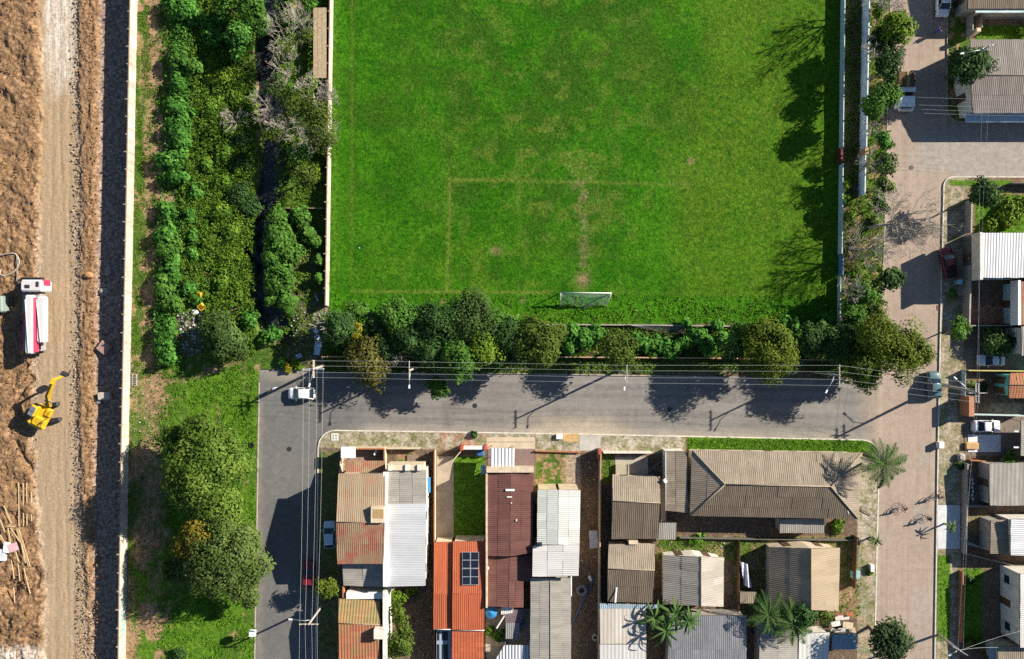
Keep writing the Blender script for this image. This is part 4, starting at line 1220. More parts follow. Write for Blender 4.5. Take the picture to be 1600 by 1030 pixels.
def walls(root, corners, tops, mat, z0=0.1, ins=.35, openings='', extra=None):
    """solid wall volume under a roof; corners world points in order, tops the wall height at each; openings: list of edges to give a door and windows"""
    poly = inset(corners, ins); o = root.location
    area = sum(poly[i][0] * poly[(i + 1) % len(poly)][1] - poly[(i + 1) % len(poly)][0] * poly[i][1] for i in range(len(poly)))
    tops = list(tops)
    if area < 0: poly = poly[::-1]; tops = tops[::-1]
    m = MB(); m.prism(poly, z0 - .15, tops)
    w = m.build('wall', mat, root, origin=o)
    n = len(poly)
    for i in range(n):
        a = Vector((*poly[i], 0)); b = Vector((*poly[(i + 1) % n], 0)); d = b - a; L = d.length
        nn = Vector((d.y, -d.x, 0)).normalized()
        side = 'E' if nn.x > .7 else 'W' if nn.x < -.7 else 'N' if nn.y > .7 else 'S' if nn.y < -.7 else ''
        if side not in openings or not side: continue
        ht = min(tops[i], tops[(i + 1) % n]); ang = math.atan2(d.y, d.x)
        k = max(1, int(L / 3.0))
        for j in range(k):
            c = a + d * ((j + .5) / k) + nn * .02 - o
            door = (j == k // 2 and side == openings[0])
            zc, hh, ww = (1.05, 2.1, .9) if door else (1.55, 1.1, 1.2)
            lv = [0.0] if ht < 4.4 else [0.0, 2.8]
            for f, zl in enumerate(lv):
                if zl + zc + hh / 2 > ht - .1: continue
                dr = door and f == 0
                if not dr: zc, hh, ww = 1.55, 1.1, 1.2
                q = MB(); q.box((0, 0, 0), (ww + .14, .07, hh + .14)); fr = q.build('door' if dr else 'window', M_WHITEP if not dr else M_WOODD, root)
                fr.location = (c.x, c.y, z0 + zl + zc - o.z); fr.rotation_euler.z = ang
                q = MB(); q.box((0, -.045, 0), (ww, .03, hh)) if not dr else q.box((ww * .35, -.06, 0), (.05, .06, .12))
                q.build('pane' if not dr else 'handle', M_GLASSD if not dr else M_METAL, fr)
    return w

def gable(name, label, c, ridge, he, hr, m1, m2=None, wall=None, openings='N', rows=2, z0=.1, cat='house', over=True, sheet=1.11, tile=False, capm=None, ins=.35, amp=.018, period=.28, group=None, gmat=None, jag=.03):
    """c: four eave corners tl,tr,br,bl in photo px; ridge: two px points; ridge runs left-right if its x span is larger"""
    m2 = m2 or m1
    E = [W(x, y, he) for x, y in c]; Rg = [W(x, y, hr) for x, y in ridge]
    hor = abs(ridge[1][0] - ridge[0][0]) > abs(ridge[1][1] - ridge[0][1])
    cen = sum(E, Vector()) / 4
    root = thing(name, label, cat, (cen.x, cen.y, z0), 0, group)
    tl, tr, br, bl = E
    if hor: s1, s2 = [tr, tl, Rg[0], Rg[1]], [bl, br, Rg[1], Rg[0]]; wc = [tl, Rg[0], bl, br, Rg[1], tr]; 
    else: s1, s2 = [tl, bl, Rg[1], Rg[0]], [br, tr, Rg[0], Rg[1]]; wc = [tl, bl, Rg[1], br, tr, Rg[0]]
    roof_plane(root, s1, m1, rows=rows, sheet=sheet, tile=tile, amp=amp, period=period, jag=jag); roof_plane(root, s2, m2, rows=rows, sheet=sheet, tile=tile, amp=amp, period=period, jag=jag)
    cap_line(root, Rg, capm or M_RIDGE, .07)
    wt = [(he if p in E else hr) - .14 for p in wc]
    # wall height at the inset corner follows the slope a little
    walls(root, wc, wt, wall or M_CREAM, z0, ins, openings)
    return root

def mono(name, label, c, hs, mat, wall=None, flutes='y', rows=1, openings='N', z0=.1, cat='house', sheet=1.11, ins=.2, root=None, amp=.017, period=.28, group=None, solid=True, tile=False, jag=.03):
    """single slope: c tl,tr,br,bl px with heights hs; flutes run along y (n-s) or x"""
    E = [W(x, y, h) for (x, y), h in zip(c, hs)]
    cen = sum(E, Vector()) / 4
    own = root is None
    if own: root = thing(name, label, cat, (cen.x, cen.y, z0), 0, group)
    tl, tr, br, bl = E
    roof_plane(root, [bl, br, tr, tl] if flutes == 'y' else [tl, bl, br, tr], mat, rows=rows, sheet=sheet, amp=amp, period=period, tile=tile, jag=jag)
    if solid: walls(root, E, [h - .13 for h in hs], wall or M_CONC, z0, ins, openings)
    else:
        for k, p in enumerate(E):
            q = MB(); w = Vector((cen.x - p.x, cen.y - p.y, 0)).normalized() * .25
            q.tube([(p.x + w.x - root.location.x, p.y + w.y - root.location.y, -.05), (p.x + w.x - root.location.x, p.y + w.y - root.location.y, hs[k] - .1 - root.location.z)], .05, 6); q.build('post', M_METAL, root)
    return root

def pbox(root, name, x0, y0, x1, y1, z0, z1, mat, zref=None):
    """box whose top face covers the photo rectangle at height z1"""
    a = W(x0, y0, z1 if zref is None else zref); b = W(x1, y1, z1 if zref is None else zref)
    m = MB(); m.box(((a.x + b.x) / 2, (a.y + b.y) / 2, (z0 + z1) / 2), (abs(b.x - a.x), abs(b.y - a.y), z1 - z0))
    o = Vector(root.location) if root is not None else None
    return m.build(name, mat, root, origin=o)
def solo(name, label, cat, x0, y0, x1, y1, z0, z1, mat, bev=.03, group=None, rz=0.0):
    a = W(x0, y0, z1); b = W(x1, y1, z1)
    m = MB(); s = (abs(b.x - a.x), abs(b.y - a.y), z1 - z0); bb = min(bev, s[2] * .4, s[0] * .4, s[1] * .4)
    m.bevbox((0, 0, s[2] / 2), s, bb)
    o = m.build(name, mat); o.location = ((a.x + b.x) / 2, (a.y + b.y) / 2, z0); o.rotation_euler.z = rz
    return tag(o, label, cat, group)
def slab(name, x0, y0, x1, y1, z, mat):
    a = W(x0, y0); b = W(x1, y1); m = MB(); m.box(((a.x + b.x) / 2, (a.y + b.y) / 2, z - .05), (abs(b.x - a.x), abs(b.y - a.y), .1))
    return tag(m.build(name, mat), kind='structure')
# ------------------------------------------------------------ house row at the left street
A = gable('house', 'two storey corner house with faded red lichen covered roof', [(529, 740), (602, 740), (599, 881), (527, 881)], [(525.5, 816), (601, 816)], 5.9, 7.0, R_RED, R_RED2, M_CREAM, 'WN', rows=2)
mono('', '', [(540, 720), (602, 720), (602, 741), (540, 741)], [3.0, 3.0, 3.5, 3.5], R_RED2, flutes='y', root=A, solid=False)
tk = pbox(A, 'tank_box', 579.5, 792.5, 600.5, 817, 5.5, 7.5, M_CREAM)
pbox(A, 'tank_cover', 583, 796, 599, 810, 7.4, 7.53, simple('tank_tan', (.40, .27, .13), .8))
mono('lean_to', 'grey corrugated lean-to against the corner house', [(535, 881), (600, 881), (600, 917), (537, 915)], [4.6, 4.6, 4.2, 4.2], R_GREY, M_CREAM, 'x', rows=2, openings='')
solo('flat_canopy', 'white flat canopy slab over the corner gate', 'canopy', 532.5, 698.5, 555, 716, 2.4, 2.6, M_WHITEP)
slab('front_yard_floor', 536, 700, 604, 742, .16, simple('floor_pink', (.30, .21, .17), .85, var=.25))
wall_run('front_wall', 'terracotta capped front wall of the corner house', 'wall', [(545, 698), (604, 698)], 1.7, .13, M_CREAM, 2.2, .1, cap=(.06, .06, M_TERRA))
wall_run('side_wall', 'low terracotta topped wall dividing corner house from white roofed house', 'wall', [(604, 698), (604, 738)], 1.7, .13, M_CREAM, 2.2, .1, cap=(.06, .06, M_TERRA))
wall_run('side_wall', 'white boundary wall along the left street beside the corner house', 'wall', [(537, 705), (535, 742)], 1.7, .12, M_CREAM, 2.2, .1)
Bh = mono('house', 'tall house with white metal roof and mossy grey front', [(601, 787), (666, 787), (665, 915), (601, 917)], [5.9, 5.9, 5.4, 5.4], R_WHITE, M_PLASTER, 'x', rows=1, openings='NE', sheet=1.4, amp=.012, period=.34)
mono('', '', [(605, 735), (666, 735), (666, 788), (605, 788)], [5.4, 5.4, 5.85, 5.85], R_GREY, flutes='x', root=Bh, rows=3, wall=M_PLASTER, openings='N')
pbox(Bh, 'parapet', 604, 727, 661, 735, 2.8, 5.75, M_CREAM)
for x in (606, 633, 652): pbox(Bh, 'parapet_block', x, 726.5, x + 6, 735.5, 5.6, 6.0, M_PLASTER)
pbox(Bh, 'gutter', 598.5, 738, 605.5, 917, 5.5, 6.02, M_WHITEP)
wall_run('front_wall', 'low pale front wall of the white roofed house', 'wall', [(606, 699), (657, 699)], 1.2, .13, M_CREAM, 2.2, .1)
solo('yard_slab', 'brown square concrete lid in the small front garden', 'slab', 636, 711, 653, 727, .1, .35, simple('lid_brown', (.24, .18, .13), .9))
solo('blue_awning', 'narrow blue awning on the side of the white roofed house', 'awning', 666.5, 746, 672.5, 770, 2.6, 2.7, M_BLUEP)
Th = gable('house', 'low house with mossy clay tile roof and white side wall', [(529, 935), (594, 939), (594, 1075), (529, 1075)], [(529, 974), (594, 976)], 4.2, 4.8, R_TILEG, R_TILE, M_PLASTER, 'W', rows=10, tile=True, period=.42, amp=.03, sheet=2.0)
pbox(Th, 'parapet', 598, 924, 603.5, 1075, 0.1, 5.0, M_PLASTER)
pbox(Th, 'roof_terrace', 541, 926, 600, 936, 0.1, 4.2, M_WHITEP)
ch = pbox(Th, 'chimney', 584, 984, 601, 999, 4.3, 5.9, M_PLASTER); pbox(ch, 'chimney_cap', 590, 988, 596, 992, 5.85, 5.98, M_TERRA) if False else None
pbox(Th, 'yard_wall', 535, 916, 537, 934, .1, 4.0, M_TERRA)
wall_run('boundary_wall', 'red topped wall between the white roofed house and the driveway', 'wall', [(681, 702), (681, 846), (681, 1060)], 1.8, .12, M_CREAM, 2.4, .1, cap=(.05, .05, M_TERRA))
# driveway plot
slab('driveway', 682.5, 713, 709, 846, .17, simple('drive_concrete', (.42, .35, .27), .9, var=.2, scale=.8))
gt = thing('driveway_gate', 'white sliding gate between red painted pillars', 'gate', W(740, 701, .1))
pbox(gt, 'gate_beam', 723, 699, 758, 702.5, .3, 1.9, M_WHITEP); pbox(gt, 'pillar', 719.5, 697.5, 724, 704, .05, 2.1, simple('pillar_red', (.55, .10, .05), .7)); pbox(gt, 'pillar', 757, 697.5, 761, 704, .05, 2.1, MATS['pillar_red'])
wall_run('gate_wall', 'angled pale wall from the gate to the driveway', 'wall', [(721, 703), (710, 716)], 1.5, .12, M_CREAM, 1.0, .1)
solo('air_conditioner', 'pale blue box on the wall by the shaded lawn', 'air conditioner', 751.5, 728, 758.5, 741, 1.6, 2.2, simple('box_blue', (.30, .50, .62), .6))
solo('blue_tarp', 'blue tarpaulin bundle beside the driveway gate', 'tarp', 744, 702, 757, 714, .2, .9, simple('tarp_blue', (.05, .12, .26), .6), .2)
# orange house
D = thing('house', 'long house with new bright orange metal roof and solar panels', 'house', W(715, 920, .1))
R2 = 4.15
def dpl(c, hs, mat, fl='y', rows=1, **k): mono('', '', c, hs, mat, flutes=fl, root=D, rows=rows, wall=M_CREAM, openings='', **k)
dpl([(707.5, 846), (758, 846), (757, 928), (707, 928)], [3.75, 3.75, R2, R2], R_ORANGE, period=.30)
dpl([(707, 928), (757, 928), (757, 984), (706.5, 984)], [R2, R2, 3.75, 3.75], R_ORANGE, period=.30)
dpl([(678, 847), (707, 847), (706.5, 928), (677.5, 928)], [3.3, 3.3, 3.7, 3.7], R_ORANGE, period=.30)
dpl([(677.5, 928), (706.5, 928), (706, 983), (677, 983)], [3.7, 3.7, 3.35, 3.35], R_ORANGE, period=.30)
dpl([(706, 985), (757, 985), (757, 1060), (705, 1060)], [3.3, 3.3, 2.9, 2.9], R_ORANGE, rows=9, tile=True, period=.42)
for a, b in (((677, 983.5), (706, 983.5)), ((706.5, 984.8), (757, 984.8))): cap_line(D, [W(*a, 3.5), W(*b, 3.6)], M_WHITEP, .05, 'gutter')
sky_f = pbox(D, 'rooflight_frame', 682, 985, 705, 1060, .1, 2.5, simple('frame_bluegrey', (.30, .36, .44), .6))
for y0, y1 in ((987, 1001), (1007, 1035)):
    for x0, x1 in ((683, 686.5), (690.5, 700)): pbox(D, 'roof_window', x0, y0, x1, y1, 2.45, 2.53, M_GLASSD)
def solar():
    t = thing('solar_panels', 'blue black solar panel array on the orange roof', 'solar panel', W(735, 888, 4.0))
    fm = simple('solar_frame', (.62, .66, .70), .4, .3, .4); cm = simple('solar_cell', (.012, .018, .034), .45, 0, .2, var=.12)
    for i in range(2):
        for j in range(2):
            x0, x1 = 722.3 + i * 13.2, 722.3 + (i + 1) * 13.2 - .5; y0, y1 = 862.5 + j * 26, 862.5 + (j + 1) * 26 - .6
            zf = lambda y: 3.98 + (y - 846) / 82 * .4
            m = MB(); c = [W(x0, y0, zf(y0)), W(x1, y0, zf(y0)), W(x1, y1, zf(y1)), W(x0, y1, zf(y1))]
            def plate(cc, th):
                mm = MB(); lo = [p - t.location for p in cc]; hi = [p + Vector((0, 0, th)) - t.location for p in cc]
                mm.add(lo + hi, [(0, 1, 2, 3), (7, 6, 5, 4)] + [(k, (k + 1) % 4, 4 + (k + 1) % 4, 4 + k) for k in range(4)]); return mm
            p = plate(c, .04).build('panel', fm, t)
            for k in range(2):
                ya, yb = y0 + .5 + k * 12.6, y0 + 12.4 + k * 12.6
                cc = [W(x0 + .5, ya, zf(ya) + .045), W(x1 - .5, ya, zf(ya) + .045), W(x1 - .5, yb, zf(yb) + .045), W(x0 + .5, yb, zf(yb) + .045)]
                plate(cc, .006).build('cell_field', cm, p)
solar()
# brown house
E = thing('house', 'long house under a brown corrugated roof with cream parapet', 'house', W(797, 830, .1))
def epl(c, hs, mat, fl='x', rows=2, rt=None, wall=M_CREAM, **k): mono('', '', c, hs, mat, flutes=fl, root=rt or E, rows=rows, wall=wall, openings='', **k)
epl([(762, 738), (798, 738), (797, 869), (760.5, 869)], [4.15, 4.45, 4.45, 4.15], R_BROWN)
epl([(798, 738), (834, 738), (832, 864), (797, 869)], [4.45, 4.2, 4.2, 4.45], R_BROWN)
epl([(759, 870), (796, 869), (795, 949), (758.5, 948)], [3.4, 3.6, 3.6, 3.4], R_BROWN)
epl([(796, 869), (831, 869), (831, 908), (796, 908)], [3.6, 3.4, 3.4, 3.6], R_BROWN)
epl([(795, 908), (818, 908), (818, 949), (795, 949)], [3.6, 3.45, 3.45, 3.6], R_BROWN)
pbox(E, 'parapet', 760, 731, 834, 738.5, 3.2, 4.75, M_CREAM); pbox(E, 'parapet', 759, 738.5, 761.8, 950, 3.0, 4.5, M_CREAM)
for i, (x0, y0, x1, y1) in enumerate(((790, 764.5, 804, 767.5), (792, 776, 800, 777.5), (798, 785.5, 800, 787), (806, 811.5, 808, 814.5), (762, 886, 764, 890))):
    z = 4.62 if y0 < 860 else 3.62
    pbox(E, 'patch', x0, y0, x1, y1, z - .14, z - .02, M_WHITEP)
mono('carport', 'white corrugated carport in front of the brown roofed house', [(766, 700), (804, 701), (803, 735), (767, 735)], [3.4, 3.4, 3.8, 3.8], R_WHITE, flutes='y', solid=False, amp=.05, period=.5)
slab('patio_floor', 762, 702, 835, 738, .17, simple('patio_mauve', (.23, .155, .14), .85, var=.2))
slab('pavement_slab', 760, 683, 836, 701, .165, simple('pavement_tan', (.55, .46, .34), .9, var=.15, scale=.7))
slab('pavement_band', 762, 689.5, 834, 691, .18, simple('pavement_band', (.40, .31, .20), .9))
slab('cement_spill', 905, 680.5, 938, 704, .166, simple('cement_pale', (.50, .47, .42), .9, var=.2, scale=.6))
wall_run('front_wall', 'low orange brick front wall of the dry yard', 'wall', [(836, 704), (908, 706)], .5, .12, M_TERRA, 2.2, .1)
slab('sand_spill', 880, 677.5, 904, 690, .168, simple('sand_orange', (.55, .36, .16), .95, var=.25))
solo('white_crate', 'white box standing at the kerb beside spilled sand', 'box', 869, 679, 879, 686.5, .1, .55, M_WHITEP)
# courtyard below the brown roof
slab('courtyard_floor', 759, 950, 832, 1035, .16, simple('court_pale', (.40, .36, .30), .9, var=.25))
um = thing('parasol', 'round blue parasol in the small courtyard', 'parasol', W(767.5, 958, .1))
def parasol():
    n = 12; zt = 2.35; c = W(767.5, 958, 2.35); q = Vector((c.x - um.location.x, c.y - um.location.y, 0)); r = 9.2 * S
    for k in range(n):
        a0, a1 = 2 * math.pi * k / n, 2 * math.pi * (k + 1) / n
        m = MB(); m.add([q + Vector((0, 0, zt + .1)), q + Vector((r * math.cos(a0), r * math.sin(a0), zt - .25)), q + Vector((r * math.cos(a1), r * math.sin(a1), zt - .25)), q + Vector((r * math.cos((a0 + a1) / 2) * .6, r * math.sin((a0 + a1) / 2) * .6, zt - .13))], [(0, 1, 3), (0, 3, 2), (1, 2, 3)])
        m.build('canopy_panel', simple('parasol_blue', (.03, .20, .42), .7, var=.2), um)
    m = MB(); m.tube([(q.x, q.y, 0), (q.x, q.y, zt + .15)], .03, 6); m.build('pole', M_METAL, um)
parasol()
mono('patio_roof', 'white corrugated patio roof below the courtyard plants', [(788, 1008), (832, 1008), (832, 1060), (756, 1060)], [2.8, 2.8, 2.6, 2.6], R_WHITE, flutes='y', solid=False, amp=.05, period=.45)
mono('courtyard_roof', 'purple brown shed roof in the courtyard', [(789, 954), (818, 952), (816, 973), (790, 973)], [2.4, 2.4, 2.2, 2.2], simple('shed_mauve', (.17, .12, .13), .8), M_CONC, 'x', openings='', cat='shed')
mono('courtyard_roof', 'grey flat shed roof behind the leaning post', [(790, 973), (812, 973), (812, 998), (790, 998)], [2.2, 2.2, 2.0, 2.0], simple('shed_grey', (.26, .25, .26), .8), M_CONC, 'y', openings='', cat='shed')
mono('courtyard_roof', 'small cream corrugated sheet beside the parasol', [(783, 949), (802, 947), (802, 958), (783, 960)], [2.5, 2.5, 2.4, 2.4], R_CREAM, M_CONC, 'y', openings='', cat='shed', solid=False)
solo('planter', 'pale raised bed in the courtyard', 'planter', 775, 1003, 790, 1010, .1, .5, M_CREAM)
solo('ladder_pipe', 'white pipe leaning across the courtyard', 'pipe', 781, 960.5, 783, 984, 2.2, 2.3, M_WHITEP, .02, rz=R(-32))
solo('water_drum', 'blue water drum in the dark courtyard corner', 'drum', 814.5, 972, 819.5, 980, .1, 1.0, M_BLUEP, .2)
# pale green and white roofs
F = thing('house', 'narrow house with pale green and white corrugated roofs', 'house', W(870, 850, .1))
epl([(840, 765.5), (873, 765.5), (872, 851), (839, 851)], [4.75, 5.0, 5.0, 4.75], R_GREEN, rt=F, rows=2)
epl([(873, 765.5), (907, 765.5), (905.5, 851), (872, 851)], [5.0, 4.75, 4.75, 5.0], R_CREAM, rt=F, rows=2)
epl([(832.5, 853), (905.5, 850), (904, 900), (832, 901)], [4.75, 5.05, 5.05, 4.75], R_CREAM, rt=F, rows=3)
pbox(F, 'roof_vent', 842, 848.5, 847, 854, 4.6, 5.35, M_DMETAL)
gable('house', 'low house with dusty beige sheet roof behind the white one', [(829, 903), (892, 903), (892, 1075), (828, 1075)], [(860, 903), (860, 1075)], 3.4, 3.65, R_GREY, R_GREY, M_CONC, '', rows=2)
solo('gutter_pipe', 'white gutter pipe beside the beige sheet roof', 'pipe', 891.5, 901, 893.5, 932, 3.3, 3.4, M_WHITEP, .02)
wall_run('lane_wall', 'thin rendered wall along the dark lane', 'wall', [(936, 706), (935, 850), (934, 1060)], 1.9, .13, M_CONC, 2.4, .1, cap=(.05, .05, M_TAN))
# grey houses in the middle of the block
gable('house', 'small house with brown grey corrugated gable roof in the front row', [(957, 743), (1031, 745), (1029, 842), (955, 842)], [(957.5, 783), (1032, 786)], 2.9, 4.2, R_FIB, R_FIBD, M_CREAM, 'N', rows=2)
mono('lean_to', 'narrow grey lean-to at the side of the small front row house', [(1026, 817), (1057, 817), (1056, 843), (1025, 843)], [2.7, 2.7, 2.3, 2.3], R_GREY, M_CONC, 'y', openings='', cat='lean-to')
solo('alley_cover', 'tan sheet leaning along the small house wall', 'sheet', 1033, 748, 1041, 816, 1.9, 2.0, simple('sheet_tan', (.36, .31, .24), .85))
wall_run('front_wall', 'white front wall with gate at the small house', 'wall', [(941, 705), (1016, 705)], 1.5, .13, M_PLASTER, 1.9, .1)
slab('front_terrace', 961, 714, 1012, 744, .19, simple('terrace_pale', (.42, .38, .30), .9, var=.2))
solo('terrace_box', 'beige concrete block on the front terrace', 'block', 962, 727, 983, 742, .15, .7, simple('block_beige', (.38, .34, .25), .9))
solo('gate_pillar', 'red painted gate pillar at the head of the dark lane', 'pillar', 935, 703, 940, 720, .1, 1.9, simple('pillar_dullred', (.36, .10, .08), .8))
def hip():
    he, hr = 4.0, 5.5
    c = [W(1081, 703.5, he), W(1347, 707.5, he), W(1341, 811, he), W(1078, 806, he)]
    r = [W(1133, 757, hr), W(1297, 760, hr)]
    cen = sum(c, Vector()) / 4
    t = thing('house', 'long hipped house with grey corrugated roof at the street corner', 'house', (cen.x, cen.y, .1))
    roof_plane(t, [c[1], c[0], r[0], r[1]], R_FIB, rows=3)
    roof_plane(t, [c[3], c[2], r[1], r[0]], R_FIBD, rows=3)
    roof_plane(t, [c[0], c[3], r[0]], R_FIB, rows=2)
    roof_plane(t, [c[2], c[1], r[1]], R_FIB, rows=2)
    for a, b in ((c[0], r[0]), (c[3], r[0]), (c[1], r[1]), (c[2], r[1]), (r[0], r[1])): cap_line(t, [a + Vector((0, 0, .04)), b + Vector((0, 0, .03))], M_RIDGE, .09)
    walls(t, c, [he - .05] * 4, M_CREAM, .1, .5, 'NE')
    cap_line(t, [W(1323, 794, 4.35), W(1325.5, 803, 4.22)], M_WHITEP, .1, 'roof_patch')
    mono('', '', [(1040, 705), (1074, 705), (1074, 801), (1040.5, 798)], [3.2, 3.7, 3.7, 3.2], R_FIB, flutes='x', root=t, wall=M_PLASTER, openings='', rows=2)
    cap_line(t, [W(1040, 706, 3.5), W(1040, 798, 3.5)], M_WHITEP, .05, 'gutter')
    mono('', '', [(1218, 811), (1288, 811), (1288, 833), (1218, 833)], [2.6, 2.6, 2.3, 2.3], R_GREY, flutes='y', root=t, wall=M_CONC, openings='', rows=1)
hip()
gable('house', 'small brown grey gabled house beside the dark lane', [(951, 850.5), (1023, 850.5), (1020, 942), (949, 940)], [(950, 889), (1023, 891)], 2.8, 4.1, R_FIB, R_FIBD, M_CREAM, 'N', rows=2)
solo('chimney', 'pale chimney block at the gable of the brown grey house', 'chimney', 982.5, 845.5, 997, 851, .1, 3.2, M_CREAM)
solo('roof_plank', 'white plank lying on the brown grey roof', 'plank', 961.5, 912, 964, 942, 3.35, 3.42, M_WHITEP, .02, rz=R(-5))
gable('house', 'little house with lilac grey and cream gable roof', [(1037, 868), (1131, 871), (1130, 948), (1036, 944)], [(1095.5, 870), (1095, 947)], 2.8, 4.5, R_FIBL, R_FIBL, M_PLASTER, 'N', rows=2)
gable('house', 'cream gabled house with dark blue grey western roof slope', [(1203.5, 855), (1312, 856), (1310, 955), (1203, 952)], [(1267.5, 857), (1267, 953)], 2.9, 5.4, m_roof('roof_fibre_tan', (.25, .195, .13), (.33, .265, .185), (.40, .33, .24), (.18, .13, .085), .65), m_roof('roof_fibre_tan', (.31, .24, .155), (.40, .32, .215), (.47, .39, .28), (.22, .16, .10), .6), M_CREAM, 'N', rows=2, capm=simple('ridge_tan', (.36, .25, .12), .8))
mono('house', 'flat roofed shed of pale rusty metal sheets by the lane', [(937, 951), (1010, 951), (1010, 1006), (937, 1006)], [2.7, 2.7, 2.6, 2.6], m_roof('roof_pale_rusty', (.44, .40, .35), (.54, .50, .44), (.62, .59, .54), (.40, .17, .10), .35), M_CONC, 'y', openings='', amp=.012, period=.55, cat='shed')
mono('house', 'plain pale sheet roof below the rusty metal shed', [(937, 1007), (1010, 1007), (1010, 1065), (937, 1065)], [2.55, 2.55, 2.4, 2.4], R_CREAM, M_CONC, 'y', openings='', amp=.012, period=.55, cat='shed')
mono('edge_roof', 'thin blue corrugated strip along the rusty metal shed', [(937, 943), (1034, 945), (1034, 951), (937, 951)], [2.75, 2.75, 2.7, 2.7], R_BLUE, M_CONC, 'y', openings='', cat='shed', solid=False)
mono('house', 'house with corrugated steel roof toned dark blue for tree shade under the banana plants', [(1046, 962), (1166, 962), (1167, 1065), (1042, 1065)], [3.0, 3.0, 2.6, 2.6], R_SHADED, M_CONC, 'y', openings='', rows=2)
mono('house', 'olive grey roof with ribs across below the dense tree', [(1187, 974), (1246, 974), (1246, 1065), (1186, 1065)], [3.0, 2.8, 2.8, 3.0], R_GREY, M_CONC, 'x', openings='', rows=2)
mono('house', 'flat white roof in front of the scrap sheets', [(1248, 990), (1296, 988), (1292, 1065), (1247, 1065)], [2.8, 2.8, 2.7, 2.7], R_CREAM, M_PLASTER, 'y', openings='', amp=.01, period=.6, cat='shed')
mono('lean_to', 'blue corrugated lean-to at the foot of the scrap heap', [(1300, 992), (1340, 990), (1340, 1015), (1299, 1015)], [2.3, 2.3, 2.1, 2.1], R_BLUE, M_DCONC, 'y', openings='', cat='lean-to')
mono('lean_to', 'small tan corrugated hutch between the gabled houses', [(1156, 925), (1182, 925), (1182, 943), (1156, 943)], [2.0, 2.0, 1.8, 1.8], R_FIB, M_WOODD, 'y', openings='', cat='hutch')
_rs = random.Random(8)
for i, (x, y, w, h, rz, c, lb) in enumerate(((1316, 965, 22, 8, 5, (.62, .58, .52), 'pale sheet on top of the scrap heap'), (1325, 977, 16, 9, -8, (.58, .50, .36), 'beige board on the scrap heap'), (1306, 975, 14, 8, 12, (.66, .66, .64), 'white sheet on the scrap heap'), (1318, 985, 18, 7, 2, (.48, .46, .44), 'grey sheet at the base of the scrap heap'), (1328, 960, 10, 6, 10, (.46, .14, .06), 'rust orange board beside the scrap heap'), (1304, 986, 12, 6, -20, (.55, .50, .42), 'creased board sliding off the scrap heap'), (1311, 960, 12, 4, 0, (.30, .10, .06), 'dark red plank behind the scrap heap'), (1332, 986, 10, 9, 15, (.52, .42, .28), 'tan board leaning by the blue lean-to'))):
    solo('scrap_sheet', lb, 'sheet', x - w / 2, y - h / 2, x + w / 2, y + h / 2, .75 + .06 * i, .8 + .06 * i, simple('scrap_%d' % i, c, .8), .02, rz=R(rz))
wall_run('yard_fence', 'dark plank fence between the cream house and the pavement', 'fence', [(1332, 835), (1329, 915)], 1.4, .10, M_WOODD, .9, .1, part='plank')
wall_run('yard_wall', 'low grey wall behind the hipped house', 'wall', [(1060, 838), (1160, 840), (1340, 842)], .8, .10, M_DCONC, 2.2, .1)
wall_run('yard_fence', 'rough dark fence between the little house and the cloth line', 'fence', [(1152, 842), (1150, 960)], 1.2, .08, M_WOODD, .9, .1, part='plank')
wall_run('pavement_edge_wall', 'low concrete edging by the corner pavement', 'wall', [(1339, 838), (1338, 850)], .8, .2, M_CONC, 1.3, .1)

# ------------------------------------------------------------ right side of the right street
gable('house', 'big house with pinkish corrugated roof beside the side street', [(1516, 62), (1700, 62), (1700, 177), (1520, 177)], [(1516, 118), (1700, 118)], 3.7, 4.5, R_PINK, R_PINK, M_PLASTER, 'W', rows=2)
solo('flat_canopy', 'pale blue flat canopy along the side street', 'canopy', 1509, 177, 1700, 191, 2.5, 2.65, simple('canopy_blue', (.50, .60, .66), .7))
mono('house', 'house with dull metal roof at the far end of the right street', [(1512, -70), (1700, -70), (1700, 14), (1512, 14)], [3.8, 3.8, 3.2, 3.2], R_FIBD, M_CONC, 'y', openings='W', rows=2)
solo('house_gutter', 'pale gutter along the dull metal roof', 'gutter', 1524, 14, 1600, 20, 2.9, 3.05, M_TEALW)
slab('terrace_floor', 1520, 22, 1700, 30, .19, M_CONC)
wall_run('front_wall', 'tall grey front wall beside the white car', 'wall', [(1509, -60), (1509, 62)], 1.6, .14, M_CONC, 2.4, .1)
wall_run('gate_frame', 'pale gate posts and rails at the lawn of the far house', 'gate', [(1523, 16), (1524, 50)], 1.5, .09, simple('gate_cream', (.5, .44, .36), .7), 1.6, .1)
solo('gate_pillar', 'cream gate pillar at the terrace', 'pillar', 1526.5, 12, 1533, 19, .1, 2.3, M_CREAM)
solo('gate_pillar', 'cream gate pillar at the lawn edge', 'pillar', 1526, 43.5, 1533, 49.5, .1, 2.3, M_CREAM)
wall_run('garden_wall', 'blue grey garden wall of the curved corner plot', 'wall', [(1570, 289), (1700, 290)], 1.4, .12, M_DCONC, 2.4, .1)
wall_run('garden_wall', 'pale garden wall beside the curved corner tree', 'wall', [(1508, 312), (1507, 366)], 1.5, .22, M_CONC, 2.4, .1)
O = mono('house', 'tall house with white ribbed roof above the red pickup', [(1533, 364), (1700, 364), (1700, 434), (1533, 434)], [4.6, 4.6, 4.3, 4.3], R_WHITE, M_DCONC, 'y', openings='W', amp=.02, period=.4)  # dark concrete stands in for shade on the west wall
pbox(O, 'parapet', 1531.5, 363, 1536, 437, 3.0, 4.85, M_PLASTER)
wall_run('front_wall', 'long grey front wall beside the red pickup', 'wall', [(1507, 368), (1505, 437), (1503, 508)], 1.7, .22, M_CONC, 2.4, .1)
wall_run('yard_wall', 'white yard wall between the white ribbed roof and the dark yard', 'wall', [(1507, 437), (1576, 437)], 2.2, .14, M_TEALW, 2.2, .1)
